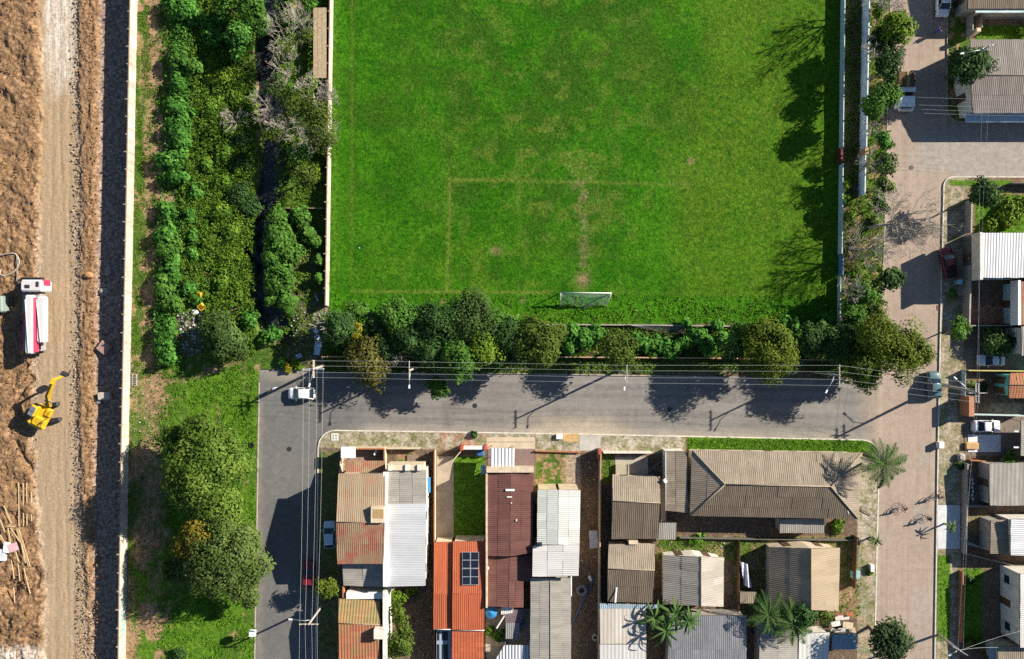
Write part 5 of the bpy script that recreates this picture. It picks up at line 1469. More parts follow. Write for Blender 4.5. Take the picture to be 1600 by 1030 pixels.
wall_run('yard_wall', 'pale wall below the dark yard', 'wall', [(1504, 509), (1572, 509)], 1.6, .14, M_CONC, 2.2, .1)
Ph = mono('house', 'house with brick red roof edge behind the dark yard', [(1594, 440), (1700, 440), (1700, 508), (1594, 508)], [4.0, 4.0, 3.8, 3.8], R_RED2, M_TEALW, 'y', openings='W')
pbox(Ph, 'parapet', 1591, 438, 1595, 508, 2.6, 4.2, M_WHITEP)
Qh = mono('house', 'white walled house beside the clipped bush', [(1596, 510), (1700, 510), (1700, 556), (1596, 556)], [3.6, 3.6, 3.4, 3.4], R_GREY, M_PLASTER, 'y', openings='W')
Rh = gable('house', 'teal walled house with small orange tile roof', [(1578, 583), (1700, 583), (1700, 622), (1576, 622)], [(1577, 602), (1700, 602)], 3.4, 3.8, R_TILE, R_TILE, M_TEAL, 'W', rows=6, tile=True, period=.42, ins=.3)
wall_run('yard_wall', 'yellow topped wall between parking yard and teal house', 'wall', [(1503, 578), (1590, 579)], 1.4, .12, M_CONC, 2.2, .1, cap=(.04, .05, simple('cap_yellow', (.50, .44, .14), .8)))
wall_run('yard_wall', 'white wall below the teal house yard', 'wall', [(1508, 646), (1590, 648)], 1.5, .13, M_TEALW, 2.2, .1)
wall_run('front_fence', 'thin white railing in front of the teal house', 'fence', [(1501, 578), (1500, 648)], 1.1, .05, M_TEALW, 1.2, .1)
solo('tiled_porch', 'small terracotta porch strip at the teal house gate', 'porch', 1514, 620, 1522.5, 651, .1, 2.3, simple('porch_orange', (.42, .20, .11), .8))
solo('porch_step', 'dark red brick step beside the terracotta porch', 'step', 1507, 621, 1514, 650, .1, .6, simple('step_red', (.20, .07, .06), .8))
slab('parking_floor', 1506, 545, 1600, 577, .16, simple('parking_brown', (.19, .155, .125), .9))
slab('parking_floor', 1506, 650, 1600, 712, .16, simple('parking_brown', (.19, .155, .125)))
slab('white_slab', 1511, 679, 1562, 706, .24, simple('slab_white', (.66, .66, .66), .7, var=.08))
solo('sand_pile', 'orange sand heap on the white concrete slab', 'sand', 1509, 691, 1530, 703, .22, .6, simple('sand_orange', (.55, .36, .16)), .35)
mono('carport', 'grey ribbed carport roof at the edge of the parking yard', [(1595, 657), (1700, 657), (1700, 712), (1595, 712)], [2.8, 2.8, 2.8, 2.8], R_GREY, None, 'x', solid=False)
solo('rafter', 'white rafter end sticking out of the carport by the car', 'beam', 1585, 673, 1596, 675.5, 2.6, 2.7, M_WHITEP, .02)
solo('rafter', 'white rafter end sticking out of the carport by the bush', 'beam', 1584, 698, 1596, 700.5, 2.6, 2.7, M_WHITEP, .02)
wall_run('yard_wall', 'crumbling orange brick wall below the white slab', 'wall', [(1511, 718), (1562, 721)], .7, .16, M_TERRA, 1.4, .1)
wall_run('yard_wall', 'orange brick wall end beyond the round bush', 'wall', [(1580, 721), (1660, 722)], .7, .16, M_TERRA, 1.4, .1)
mono('house', 'low house with mottled grey slab roof', [(1546, 724), (1700, 722), (1700, 790), (1546, 790)], [2.9, 2.9, 2.7, 2.7], R_GREY, M_CONC, 'y', openings='W', amp=.012, period=.6)
wall_run('yard_wall', 'thin wall below the dark laundry yard', 'wall', [(1503, 788), (1560, 789)], 1.2, .1, M_CONC, 2.2, .1)
mono('house', 'weathered brown sheet roof next to the white roof', [(1548, 813), (1577, 812), (1577, 866), (1547, 865)], [2.8, 3.0, 3.0, 2.8], R_FIB, M_CONC, 'x', openings='')
mono('house', 'plain white metal roof beside the weathered sheets', [(1579, 811), (1700, 811), (1700, 868), (1579, 868)], [3.8, 3.8, 3.6, 3.6], R_WHITE, M_PLASTER, 'x', openings='')
U = mono('house', 'tall white house with two windows facing the lawn', [(1594, 896), (1700, 896), (1700, 1012), (1594, 1012)], [4.6, 4.6, 4.4, 4.4], R_CREAM, M_PLASTER, 'x', openings='W')
mono('house', 'house with brown ribbed roof beside the lower pole', [(1559, 1010), (1700, 1006), (1700, 1075), (1559, 1075)], [3.0, 3.0, 2.7, 2.7], R_FIB, M_CREAM, 'y', openings='W')
mono('awning', 'blue striped awning on the brown ribbed house', [(1545, 1008), (1558, 1008), (1558, 1060), (1545, 1060)], [2.0, 2.4, 2.4, 2.0], R_BLUE, None, 'x', solid=False, cat='awning')
wall_run('front_wall', 'narrow orange brown wall along the lawn', 'wall', [(1498.5, 890), (1497, 1000)], .9, .16, M_TERRA, 2.0, .1)
wall_run('front_wall', 'grey front wall of the laundry yard', 'wall', [(1503, 722), (1501, 862)], 1.3, .15, M_CONC, 2.0, .1)
wall_run('yard_wall', 'grey wall between the white roof yard and the lawn', 'wall', [(1501, 862), (1590, 884)], .9, .12, M_CONC, 2.0, .1)
slab('tiled_pavement', 1464, 789, 1499, 857, .165, simple('pavement_blue', (.60, .63, .64), .7, var=.14, scale=1.2))
# ------------------------------------------------------------ planting list
G1 = 'broad leaved shrubs in the row by the dirt path'
for x, y, r in ((288, 20, 27), (330, 52, 19), (283, 92, 21), (303, 105, 17), (281, 132, 17), (277, 168, 19), (281, 195, 20), (287, 222, 17), (267, 248, 22), (281, 275, 18), (259, 330, 17), (258, 362, 18), (262, 392, 20), (266, 425, 22), (256, 452, 18), (272, 478, 18), (263, 515, 17), (262, 543, 18), (264, 560, 13)):
    bush(x, y, r, 1.7 + .9 * ((x * 7 + y) % 5) / 4, 'castor' if (x + y) % 3 else 'green', ('blue green broad leaved shrub in the row along the bare dirt path' if (x + y) % 3 else 'mid green broad leaved shrub in the row along the bare dirt path'), group=G1, leaf=.24)
G2 = 'smaller shrubs behind the shrub row'
for x, y, r in ((296, 338, 13), (302, 366, 11), (300, 395, 12), (296, 452, 14), (310, 470, 10), (306, 300, 13), (345, 30, 16)):
    bush(x, y, r, 1.5, 'castor', 'small broad leaved shrub growing behind the long shrub row', group=G2, leaf=.22)
tree(376, 58, 27, 3.2, 'castor', 'round dark leaved tree beside the top of the stream', leaf=.24, name='broadleaf_tree')
tree(398, 18, 30, 3.6, 'green', 'spreading green tree hanging over the stream at the planks', name='broadleaf_tree')
tree(355, 8, 22, 3.0, 'green', 'rounded green tree between the shrub row and the stream', name='broadleaf_tree')
tree(352, 524, 41, 2.6, 'grey', 'wide grey green bush tree beside the rubbish heap', name='broadleaf_tree', leaf=.22, rz=2.2)
bush(392, 500, 15, 1.8, 'castor', 'green shrub squeezed between grey bush tree and stream')
bush(424, 524, 17, 2.0, 'castor', 'green shrub at the lower end of the stream')
G3 = 'leafy saplings on the far bank of the stream'
for x, y, r in ((440, 368, 27), (428, 402, 22), (452, 398, 22), (436, 440, 25), (448, 470, 20), (470, 345, 20), (436, 340, 20), (492, 378, 13), (500, 405, 9), (499, 436, 9), (482, 362, 12), (425, 465, 14)):
    bush(x, y, r, 2.6, 'green', 'bright leafy sapling on the bank between stream and pitch wall', name='sapling', group=G3, leaf=.25)
G4 = 'undergrowth on the near bank of the stream'
for x, y, r, st in ((372, 300, 20, 'dark'), (385, 318, 22, 'dark'), (350, 285, 18, 'weed'), (345, 330, 17, 'weed'), (360, 365, 18, 'weed'), (355, 405, 17, 'weed'), (345, 440, 16, 'weed'), (330, 380, 14, 'weed'), (328, 170, 18, 'weed'), (345, 120, 18, 'lime'), (330, 215, 16, 'weed'), (355, 195, 17, 'weed'), (350, 240, 18, 'weed'), (335, 95, 14, 'lime'), (365, 150, 16, 'weed'), (325, 260, 15, 'weed'), (372, 455, 13, 'weed'), (380, 220, 15, 'dark'), (372, 400, 12, 'lime'), (378, 255, 17, 'dark')):
    bush(x, y, r, .9 + .7 * ((x + 3 * y) % 7) / 6, st, {'dark': 'dark leaved tangled bush in the undergrowth on the near stream bank', 'weed': 'green tangled bush in the undergrowth on the near stream bank', 'lime': 'yellow green tangled bush in the undergrowth on the near stream bank'}[st], group=G4, leaf=.17, dens=7)
scatter('undergrowth', 'green undergrowth weeds covering the bank beside the stream', rand_pts(19000, 285, -40, 400, 560, 5, lambda X, Y: np.where((Y > 470) & (X < 325), 0.12, 1) * sstep(.25, .5, fbm(X / 9, Y / 9, 8, 3))), .14, (.1, 1.0), 'weed', 6, per=6)
scatter('undergrowth', 'dark weeds on the ground along the pitch wall', rand_pts(6000, 432, -40, 512, 560, 7, lambda X, Y: sstep(.3, .55, fbm(X / 9, Y / 9, 9, 3)) * np.where(Y > 470, .35, 1)), .14, (.1, .5), 'weed', 8)
# leafless and feathery trees over the stream
for i, (x, y, r, h, bx, by, lb) in enumerate(((455, 55, 40, 6, 452, 70, 'bare twiggy tree over the stream next to the long planks'), (448, 112, 34, 6, 450, 120, 'bare grey tree with arching branches below the plank roof'), (418, 165, 28, 5, 428, 172, 'low bare tree leaning over the near side of the stream'), (462, 205, 34, 6, 468, 200, 'bare pale branched tree beside the feathery green tree'), (490, 222, 34, 6.5, 492, 215, 'bare tree reaching across the pitch wall'), (436, 192, 30, 5, 440, 200, 'pale leafless tree hanging over dark water'), (365, 190, 22, 3.2, 372, 192, 'bare drooping shrub tree on the near bank'), (470, 30, 30, 6, 470, 40, 'bare thin twigged tree at the head of the planks'))):
    bare_tree(x, y, r, h, lb, (bx, by), seed=20 + i, depth=4, r0=.11)
tree(503, 198, 46, 4.6, 'olive', 'feathery pale green tree overhanging the pitch wall', name='feathery_tree', leaf=.15, dens=3.2, cl=.26)
tree(468, 160, 34, 4.2, 'olive', 'thin pale green tree behind the bare branches', name='feathery_tree', leaf=.15, dens=2.6)
tree(478, 272, 25, 3.6, 'olive', 'thin olive tree at the small fence by the wall', name='feathery_tree', leaf=.15, dens=2.6)
tree(450, 150, 18, 3.4, 'green', 'small dark tree under the pale bare branches', name='broadleaf_tree')
tree(480, 60, 20, 3.8, 'olive', 'thin leaved tree touching the plank roof', name='feathery_tree', leaf=.14, dens=2.2)
tree(440, 80, 24, 3.4, 'olive', 'sparse leaved tree rising over the stream', name='feathery_tree', leaf=.14, dens=2.2)
tree(470, 240, 22, 3.4, 'green', 'dark bushy tree below the feathery trees', name='broadleaf_tree')
tree(480, 5, 18, 3.0, 'green', 'green tree standing above the end of the planks', name='broadleaf_tree')
tree(484, 130, 16, 3.0, 'lime', 'small lime green tree at the lower end of the planks', name='broadleaf_tree')
bush(498, 272, 14, 1.6, 'lime', 'yellowish weed bush against the pitch wall')

# trees between pitch and street
tree(527, 508, 31, 4.0, 'dark', 'dark tree with dead grey twigs at the end of the pitch wall', name='hedge_tree', base=(522, 512))
bare_tree(517, 510, 26, 6.2, 'dead grey twigged bush crown beside the pitch wall end', (518, 514), name='bare_bush', seed=60, depth=4, r0=.09)
tree(575, 556, 46, 2.9, 'ochre', 'brownish olive tree overhanging the street near the first pole', name='hedge_tree', leaf=.2, dens=4.2, rz=2.3)
tree(556, 518, 15, 3.6, 'yellow', 'small yellow flowering tree behind the brownish tree', name='hedge_tree', leaf=.17)
bare_tree(622, 560, 24, 5.0, 'bare purple grey bush beside the lamp pole', (618, 556), name='bare_bush', seed=61, depth=4, r0=.08)
tree(622, 498, 34, 4.2, 'green', 'bright green rounded tree at the edge of the pitch', name='hedge_tree')
tree(640, 528, 28, 4.4, 'dark', 'dark green tree behind the bright rounded one', name='hedge_tree')
tree(590, 512, 24, 3.4, 'dark', 'low dark tree in the hedge by the yellow tree', name='hedge_tree')
tree(690, 512, 42, 4.6, 'dark', 'tall dark tree in the middle of the hedge', name='hedge_tree')
tree(738, 502, 44, 4.8, 'grey', 'pale grey green tree spreading on to the pitch', name='hedge_tree', leaf=.17)
tree(675, 550, 32, 4.4, 'dark', 'dark tree standing on the street side of the hedge', name='hedge_tree')
tree(722, 555, 40, 5.0, 'green', 'leafy mid green tree over the street kerb', name='hedge_tree')
tree(755, 545, 33, 5.0, 'lime', 'yellow green tree pressed against the mid green one', name='hedge_tree')
tree(682, 602, 20, 2.6, 'green', 'small green tree growing at the street edge', name='hedge_tree', base=(678, 582))
tree(800, 530, 36, 4.6, 'dark', 'dark narrow tree next to the tall pale tree', name='hedge_tree')
tree(843, 536, 42, 5.4, 'olive', 'tall pale olive tree before the gap in the hedge', name='hedge_tree', ell=.88)
tree(818, 552, 28, 4.6, 'grey', 'grey green tree in front of the tall pale olive one', name='hedge_tree')
tree(966, 546, 34, 4.9, 'olive', 'round olive tree standing alone beyond the goal', name='hedge_tree', leaf=.17)
tree(1195, 541, 48, 5.9, 'yellow', 'large round yellow olive tree over the street kerb', name='hedge_tree', leaf=.17, mat=m_leaf('leaf_yellowolive', (.030, .050, .007), (.085, .125, .013), (.165, .215, .026)))
tree(1150, 545, 24, 4.4, 'dark', 'darker tree half hidden by the yellow olive tree', name='hedge_tree')
tree(1342, 578, 36, 5.0, 'olive', 'dark olive tree at the street corner by the lamp', name='hedge_tree')
tree(1392, 548, 56, 6.2, 'yellow', 'biggest yellow olive tree leaning over the corner', name='hedge_tree', leaf=.18, base=(1352, 550), mat=bpy.data.materials['leaf_yellowolive'])
tree(1310, 540, 34, 4.0, 'dark', 'dark tree in the corner behind the pitch', name='hedge_tree')
tree(1270, 530, 30, 3.4, 'dark', 'low dark tree beside the white ring of tyre', name='hedge_tree')
G5 = 'broad leaved bushes along the lower pitch wall'
for x, y, r in ((892, 520, 17), (912, 530, 18), (930, 522, 16), (1000, 535, 15), (1022, 540, 16), (1048, 545, 15), (1070, 535, 14), (1090, 525, 15), (1105, 540, 16), (1125, 530, 14), (1120, 510, 10), (1072, 505, 8), (890, 545, 12), (1240, 515, 14), (1290, 505, 16), (1222, 505, 10)):
    bush(x, y, r, 2.3, 'castor', 'broad leaved bush between the low pitch wall and the street wall', group=G5, leaf=.26)

# strip between the pitch and the right street
tree(1402, 48, 32, 5.0, 'lime', 'lime topped tree by the cyclist on the right street', mat=LEAF['lime'])
tree(1380, 62, 24, 4.6, 'dark', 'dark tree tucked beside the lime topped tree')
tree(1391, 103, 29, 5.2, 'green', 'dark green tree above the parked truck', mat=LEAF['dark'])
tree(1377, 160, 31, 5.2, 'green', 'rounded green tree beside the parked truck cab')
tree(1372, 15, 15, 3.0, 'lime', 'bright small tree at the end of the whitewashed wall')
tree(1381, 222, 15, 4.4, 'castor', 'small blue green tree south of the truck')
tree(1385, 258, 20, 4.6, 'grey', 'grey green tree opposite the side street')
tree(1379, 292, 18, 4.2, 'olive', 'olive tree opposite the side street kerb')
tree(1372, 325, 16, 3.6, 'grey', 'little grey green tree by the bare leaning tree')
tree(1387, 436, 23, 4.6, 'castor', 'blue green tree below the bare leaning trees', leaf=.2, mat=LEAF['dark'])
tree(1350, 462, 28, 3.6, 'green', 'leafy green tree behind the pitch corner')
tree(1330, 492, 26, 3.2, 'green', 'broad green tree on the pitch corner')
tree(1372, 486, 18, 3.4, 'olive', 'thin olive tree by the pavement at the corner')
tree(1320, 520, 24, 3.4, 'dark', 'dark bushy tree where the two walls meet')
for x, y, r, lb in ((1326, 312, 10, 'low green weed bush between the two pitch walls at the gap'), (1330, 335, 10, 'weed bush beside fallen branches between walls'), (1322, 290, 8, 'small lime weed bush by the inner wall'), (1365, 345, 9, 'low bush below the little grey green tree'), (1336, 425, 9, 'rusty leaved low bush near blue wall panel')):
    bush(x, y, r, 1.2, 'lime' if r != 9 else 'weed', lb)
bare_tree(1448, 342, 52, 8.5, 'bare pale tree leaning far over the right street', (1352, 356), name='bare_tree', seed=77, depth=5, r0=.20, spread=.95, nb=10)
bare_tree(1362, 392, 36, 8.0, 'bare grey tree beside the inner pitch wall', (1326, 388), name='bare_tree', seed=78, depth=5, r0=.17, spread=.8)
bare_tree(1370, 190, 20, 7.0, 'thin bare tree beside the rounded street tree', (1352, 215), name='bare_tree', seed=79, depth=4, r0=.10)

bare_tree(1392, -12, 40, 9.5, 'tall bare tree at the end of the whitewashed wall', (1350, 0), seed=95, depth=5, r0=.18, spread=.9, nb=8)

# left of the left street
tree(332, 726, 82, 5.3, 'green', 'biggest dark green tree on the grass by the left street', name='park_tree', leaf=.22, cl=.22, nc=240, dens=7.5, mat=m_leaf('leaf_parkgreen', (.026, .056, .008), (.078, .138, .018), (.17, .25, .045)))
tree(281, 695, 36, 4.6, 'green', 'darker side tree beside the biggest one', name='park_tree', leaf=.2, mat=bpy.data.materials['leaf_parkgreen'])
tree(311, 836, 40, 6.0, 'yellow', 'ochre yellow tree between two larger green trees', name='park_tree', leaf=.18, mat=m_leaf('leaf_ochreyellow', (.055, .050, .006), (.15, .125, .014), (.27, .215, .035)))
tree(354, 872, 78, 5.2, 'grey', 'grey green tree spreading over the left kerb', name='park_tree', leaf=.18, cl=.20, nc=240, dens=7.5, mat=m_leaf('leaf_greyolive', (.028, .050, .012), (.078, .122, .026), (.16, .22, .065)))
tree(290, 885, 36, 4.2, 'grey', 'low grey green tree at the shaded side of the park trees', name='park_tree', mat=bpy.data.materials['leaf_greyolive'])
bush(282, 1024, 12, 1.4, 'dark', 'small dark bush on the lit grass by the long wall')
bush(448, 573, 9, .9, 'yellow', 'small yellow leaved plant at the head of the left street')
bush(462, 570, 8, .9, 'lime', 'lime green spiky plant beside the utility pole')
bush(440, 566, 8, 1.0, 'castor', 'green plant at the wall end by the utility pole')

# gardens
tree(508, 922, 21, 3.6, 'olive', 'olive street tree on the pavement beside the tiled house', base=(513, 915), mat=bpy.data.materials['leaf_yellowolive'])
tree(627, 1000, 30, 3.2, 'olive', 'round olive tree in the yard behind the tiled house', name='garden_tree')
tree(622, 958, 18, 3.0, 'olive', 'small olive tree behind the tiled house', name='garden_tree')
bush(625, 932, 13, 1.6, 'lime', 'lime green bush below the white metal roof')
bush(643, 924, 9, 1.4, 'lime', 'small lime bush beside the larger lime bush')
banana(717, 803, 9, 1.1, 'small yellow green rosette plant on the shaded lawn', n=9, seed=9, style='lime', name='rosette_plant')
bush(741, 679, 5, .8, 'dark', 'dark potted bush on the reddish pavement')
bush(765, 985, 8, 1.2, 'lime', 'lime plant in the courtyard below the blue parasol')
bush(778, 995, 10, 1.0, 'weed', 'green garden plant in the raised bed of the courtyard')
bush(784, 988, 6, .9, 'castor', 'broad leaved courtyard plant beside the raised bed')
for i, (x, y, r, lb) in enumerate(((1022, 965, 30, 'banana plant nearest the concrete slab roof'), (1055, 958, 30, 'tallest banana plant between the corrugated roofs'), (1040, 985, 30, 'banana plant leaning towards the lower roofs'), (1075, 970, 24, 'banana plant touching the dark corrugated roof'))):
    banana(x, y, r, 3.8 + .3 * i, lb, n=17, seed=30 + i)
tree(1250, 962, 27, 4.2, 'green', 'dense green tree between the gabled house and white roof', name='garden_tree', leaf=.2, mat=m_leaf('leaf_densegreen', (.014, .040, .012), (.036, .085, .022), (.085, .16, .045)))
palm(1200, 960, 38, 4.8, 'feathery palm beside the dense green tree', nfr=16, seed=44)
tree(1285, 962, 22, 3.2, 'olive', 'thin yellowish tree at the corner of the gabled house', name='garden_tree', dens=3, leaf=.15)
tree(1384, 1002, 39, 5.0, 'dark', 'dark street tree at the lower end of the right street', mat=m_leaf('leaf_deepgreen', (.014, .030, .012), (.040, .070, .026), (.10, .14, .06)), leaf=.21)
palm(1380, 724, 40, 7.6, 'palm at the street corner beside the hipped roof', nfr=26, seed=48, base=(1345, 709))
banana(1369, 845, 14, 1.9, 'small rosette palm on the pavement of the right street', n=9, seed=50, style='dark', name='rosette_plant')
banana(1486, 823, 11, 1.8, 'young palm on the pale blue tiled pavement', n=7, seed=51, style='olive', name='rosette_plant')
tree(1510, 104, 36, 4.6, 'dark', 'dark street tree in front of the big shaded roof')
tree(1540, 304, 27, 4.6, 'castor', 'blue green tree on the curved garden corner', mat=LEAF['dark'])
bush(1572, 335, 24, 1.3, 'lime', 'sunlit yellow green hedge bush behind the garden corner')
bush(1545, 350, 14, 1.2, 'lime', 'low sunlit bush above the white metal roof')
bush(1595, 322, 16, 1.3, 'lime', 'yellow green bush at the back of the lawn')
tree(1499, 518, 20, 3.6, 'olive', 'small olive street tree by the front wall', mat=LEAF['green'])
bush(1558, 532, 27, 2.6, 'grey', 'rounded clipped grey green bush beside the silver car')
bush(1575, 721, 17, 2.4, 'green', 'round green bush behind the grey slab roof')
bush(1597, 50, 10, 1.6, 'lime', 'bright bush on the lawn behind the big roof')
bush(1530, 607, 12, 1.0, 'dark', 'dark bed plant inside the teal house yard')
bush(1519, 603, 7, .8, 'lime', 'yellow green plant along the yard fence')
bush(1489, 460, 6, .8, 'castor', 'small plant on the shaded pavement near the red pickup')
bush(1512, 905, 10, .8, 'dark', 'dark low bush on the lawn behind the orange wall')
bush(1520, 1005, 11, 1.2, 'olive', 'shaded olive bush beside the lower utility pole')
bush(1357, 893, 6, .4, 'lime', 'bright weed patch on the pavement by the white meter box')
bush(1500, 728, 6, .7, 'dark', 'dark weed clump by the junk at the front fence')
bush(1310, 822, 13, .8, 'weed', 'green weeds behind the hipped roof annex')
bush(1088, 843, 12, .6, 'grass', 'grass clump in the sunny back yard')
# grass and weeds as ground cover
scatter('pitch_weeds', 'rank grass and weeds along the lower end of the pitch', rand_pts(5200, 516, 460, 1305, 505, 9, lambda X, Y: (.15 + .6 * sstep(462, 495, Y)) * sstep(.3, .6, fbm(X / 9, Y / 9, 3, 3))), .12, (.10, .26), 'grass', 10)
scatter('pitch_grass', 'scattered grass tufts over the pitch', rand_pts(4500, 524, -20, 1305, 465, 12, lambda X, Y: sstep(.5, .7, fbm(X / 20, Y / 20, 15, 3))), .07, (.10, .14), 'grass', 13)
scatter('verge_grass', 'tall grass on the open ground by the left street', rand_pts(10000, 200, 570, 400, 1040, 14, lambda X, Y: sstep(.35, .6, fbm(X / 12, Y / 12, 16, 3)) * np.where(X < 250, .35, 1)), .11, (.10, .26), 'grass', 15)
scatter('path_weeds', 'weeds and grass along the foot of the long wall', rand_pts(6000, 200, -20, 262, 590, 17, lambda X, Y: (X > wallx(Y) + 2) * sstep(.42, .6, fbm(X / 10, Y / 14, 51, 3))), .10, (.10, .22), 'weed', 18)
scatter('hedge_weeds', 'weeds under the trees between pitch and street', rand_pts(8000, 508, 508, 1345, 582, 19), .15, (.1, .5), 'weed', 20)
scatter('verge_weeds', 'weeds on the strip beside the right street', rand_pts(3500, 1314, -20, 1378, 590, 21), .13, (.1, .4), 'weed', 22)
scatter('front_lawn_grass', 'lush grass on the verge before the hipped house', rand_pts(1300, 1075, 686, 1350, 706, 23, lambda X, Y: (Y > st_bot(X) + 2) * (Y < st_bot(X) + 20)), .09, (.13, .26), 'grass', 24)
scatter('yard_weeds', 'grass and weeds in the back yards of the block', rand_pts(7000, 940, 700, 1345, 965, 25, lambda X, Y: np.maximum.reduce([rect(X, Y, 1028, 838, 1140, 876), .5 * rect(X, Y, 1140, 838, 1345, 960), rect(X, Y, 941, 706, 958, 752)])), .10, (.13, .28), 'weed', 26)
scatter('right_lawn_grass', 'grass on the lawns beside the right street', rand_pts(5000, 1460, -10, 1600, 1010, 27, lambda X, Y: np.maximum.reduce([rect(X, Y, 1464, 868, 1483, 1000), rect(X, Y, 1504, 888, 1534, 998), rect(X, Y, 1524, 306, 1600, 364), rect(X, Y, 1524, 42, 1600, 62)])), .09, (.13, .26), 'grass', 28)

scatter('shrub_infill', 'leafy growth filling the gaps of the shrub row', rand_pts(7000, 244, -30, 306, 570, 31, lambda X, Y: np.exp(-((X - np.interp(Y, [0, 100, 200, 300, 400, 560], [295, 288, 282, 266, 264, 263])) / 15) ** 2) * np.where((Y > 290) & (Y < 318), .1, 1)), .17, (.2, 1.1), 'castor', 32, upright=1.6)
tree(428, 130, 24, 4.2, 'grey', 'grey leaved tree covering the stream below the planks', name='feathery_tree', leaf=.15, dens=2.6)
tree(424, 205, 22, 4.0, 'olive', 'thin tree hiding the stream beside the pale branches', name='feathery_tree', leaf=.15, dens=2.4)
tree(410, 40, 20, 3.6, 'green', 'leafy tree bending over the head of the stream', name='broadleaf_tree')

palm(1240, 975, 40, 5.2, 'spreading palm in front of the dense green tree', nfr=22, seed=46)
tree(338, 800, 54, 4.8, 'green', 'middle tree joining the biggest tree and the grey green one', name='park_tree', leaf=.2, dens=7, mat=bpy.data.materials['leaf_parkgreen'])
tree(380, 930, 26, 3.6, 'grey', 'low skirt tree beside the left kerb', name='park_tree', mat=bpy.data.materials['leaf_greyolive'])
tree(655, 500, 30, 4.0, 'dark', 'dark crown filling the hedge beside the bright rounded tree', name='hedge_tree')
tree(780, 505, 30, 3.8, 'green', 'green crown filling the hedge beside the pale grey tree', name='hedge_tree')
tree(610, 540, 24, 3.6, 'dark', 'dark crown behind the brownish tree', name='hedge_tree')
tree(780, 560, 24, 4.0, 'dark', 'dark crown on the street side beside the yellow green tree', name='hedge_tree')
tree(868, 520, 22, 4.0, 'olive', 'small olive crown at the gap in the hedge', name='hedge_tree')
tree(560, 490, 20, 3.0, 'green', 'low green crown at the pitch edge near the wall end', name='hedge_tree')
tree(1160, 525, 26, 4.4, 'green', 'green crown beside the large yellow olive tree', name='hedge_tree')
tree(1222, 560, 26, 4.6, 'olive', 'drooping side crown of the yellow olive group', name='hedge_tree', mat=bpy.data.materials['leaf_yellowolive'])
tree(1425, 560, 30, 5.6, 'yellow', 'outer olive crown reaching over the right street', name='hedge_tree', leaf=.18, base=(1366, 556), mat=bpy.data.materials['leaf_yellowolive'])
tree(1358, 525, 28, 4.6, 'olive', 'olive crown behind the biggest corner tree', name='hedge_tree')
for i, (x, y, r, bx, by, lb) in enumerate(((1372, 75, 24, 1350, 88, 'tall bare tree added for its shadow between the lime topped tree and the pitch'), (1362, 250, 22, 1342, 268, 'tall bare tree added for its shadow at the brick pillar'), (1335, 450, 26, 1320, 455, 'tall bare tree added for its shadow at the end of the low pitch wall'))):
    bare_tree(x, y, r, 9.0, lb, (bx, by), seed=90 + i, depth=4, r0=.16)  # added trees, put in to streak branch shadows across the pitch

bare_tree(496, 150, 32, 6.8, 'wide bare tree between the planks and the feathery tree', (490, 158), seed=101, depth=5, r0=.12, spread=.9, nb=8)
bare_tree(522, 212, 26, 6.5, 'bare twigs leaning over the wall on to the pitch', (500, 212), seed=102, depth=4, r0=.11, spread=.9, nb=8)
# ------------------------------------------------------------ vehicles
def paint(name, col, rough=.3): return simple('paint_' + name, col, rough, 0, .5, var=.04, coat=.5)
M_TYRE = simple('tyre_rubber', (.018, .018, .018), .85, var=.1)
M_RIM = simple('wheel_rim', (.45, .45, .46), .35, .7, .5, var=.05)
M_LAMP = simple('lamp_lens', (.75, .75, .72), .15, 0, .6, var=.02)
M_TAIL = simple('tail_lens', (.35, .02, .015), .2, 0, .6, var=.02)
M_BLACKP = simple('black_trim', (.02, .02, .022), .5, var=.1)
M_SCREEN = simple('car_glass', (.012, .022, .030), .06, 0, .7, var=.02)

def loft(m, secs, closed=True, caps=True):
    n = len(secs[0]); vs = [p for s in secs for p in s]; fs = []
    for i in range(len(secs) - 1):
        for k in range(n if closed else n - 1):
            j = (k + 1) % n
            fs.append((i * n + k, i * n + j, (i + 1) * n + j, (i + 1) * n + k))
    if caps: fs += [tuple(range(n - 1, -1, -1)), tuple(range((len(secs) - 1) * n, len(secs) * n))]
    return m.add(vs, fs)
def wheel(root, x, y, r=.31, w=.2):
    rot = Matrix.Rotation(math.pi / 2, 3, 'X')
    m = MB(); m.lathe([(r * .55, -w / 2), (r * .92, -w / 2), (r, -w * .3), (r, w * .3), (r * .92, w / 2), (r * .55, w / 2)], (0, 0, 0), 16, rot)
    o = m.build('wheel', M_TYRE, root, smooth=False); o.location = (x, y, r)
    m = MB(); m.lathe([(.02, -w * .52), (r * .5, -w * .52), (r * .58, -w * .4), (r * .58, w * .4), (r * .5, w * .52), (.02, w * .52)], (0, 0, 0), 12, rot); m.build('rim', M_RIM, o)
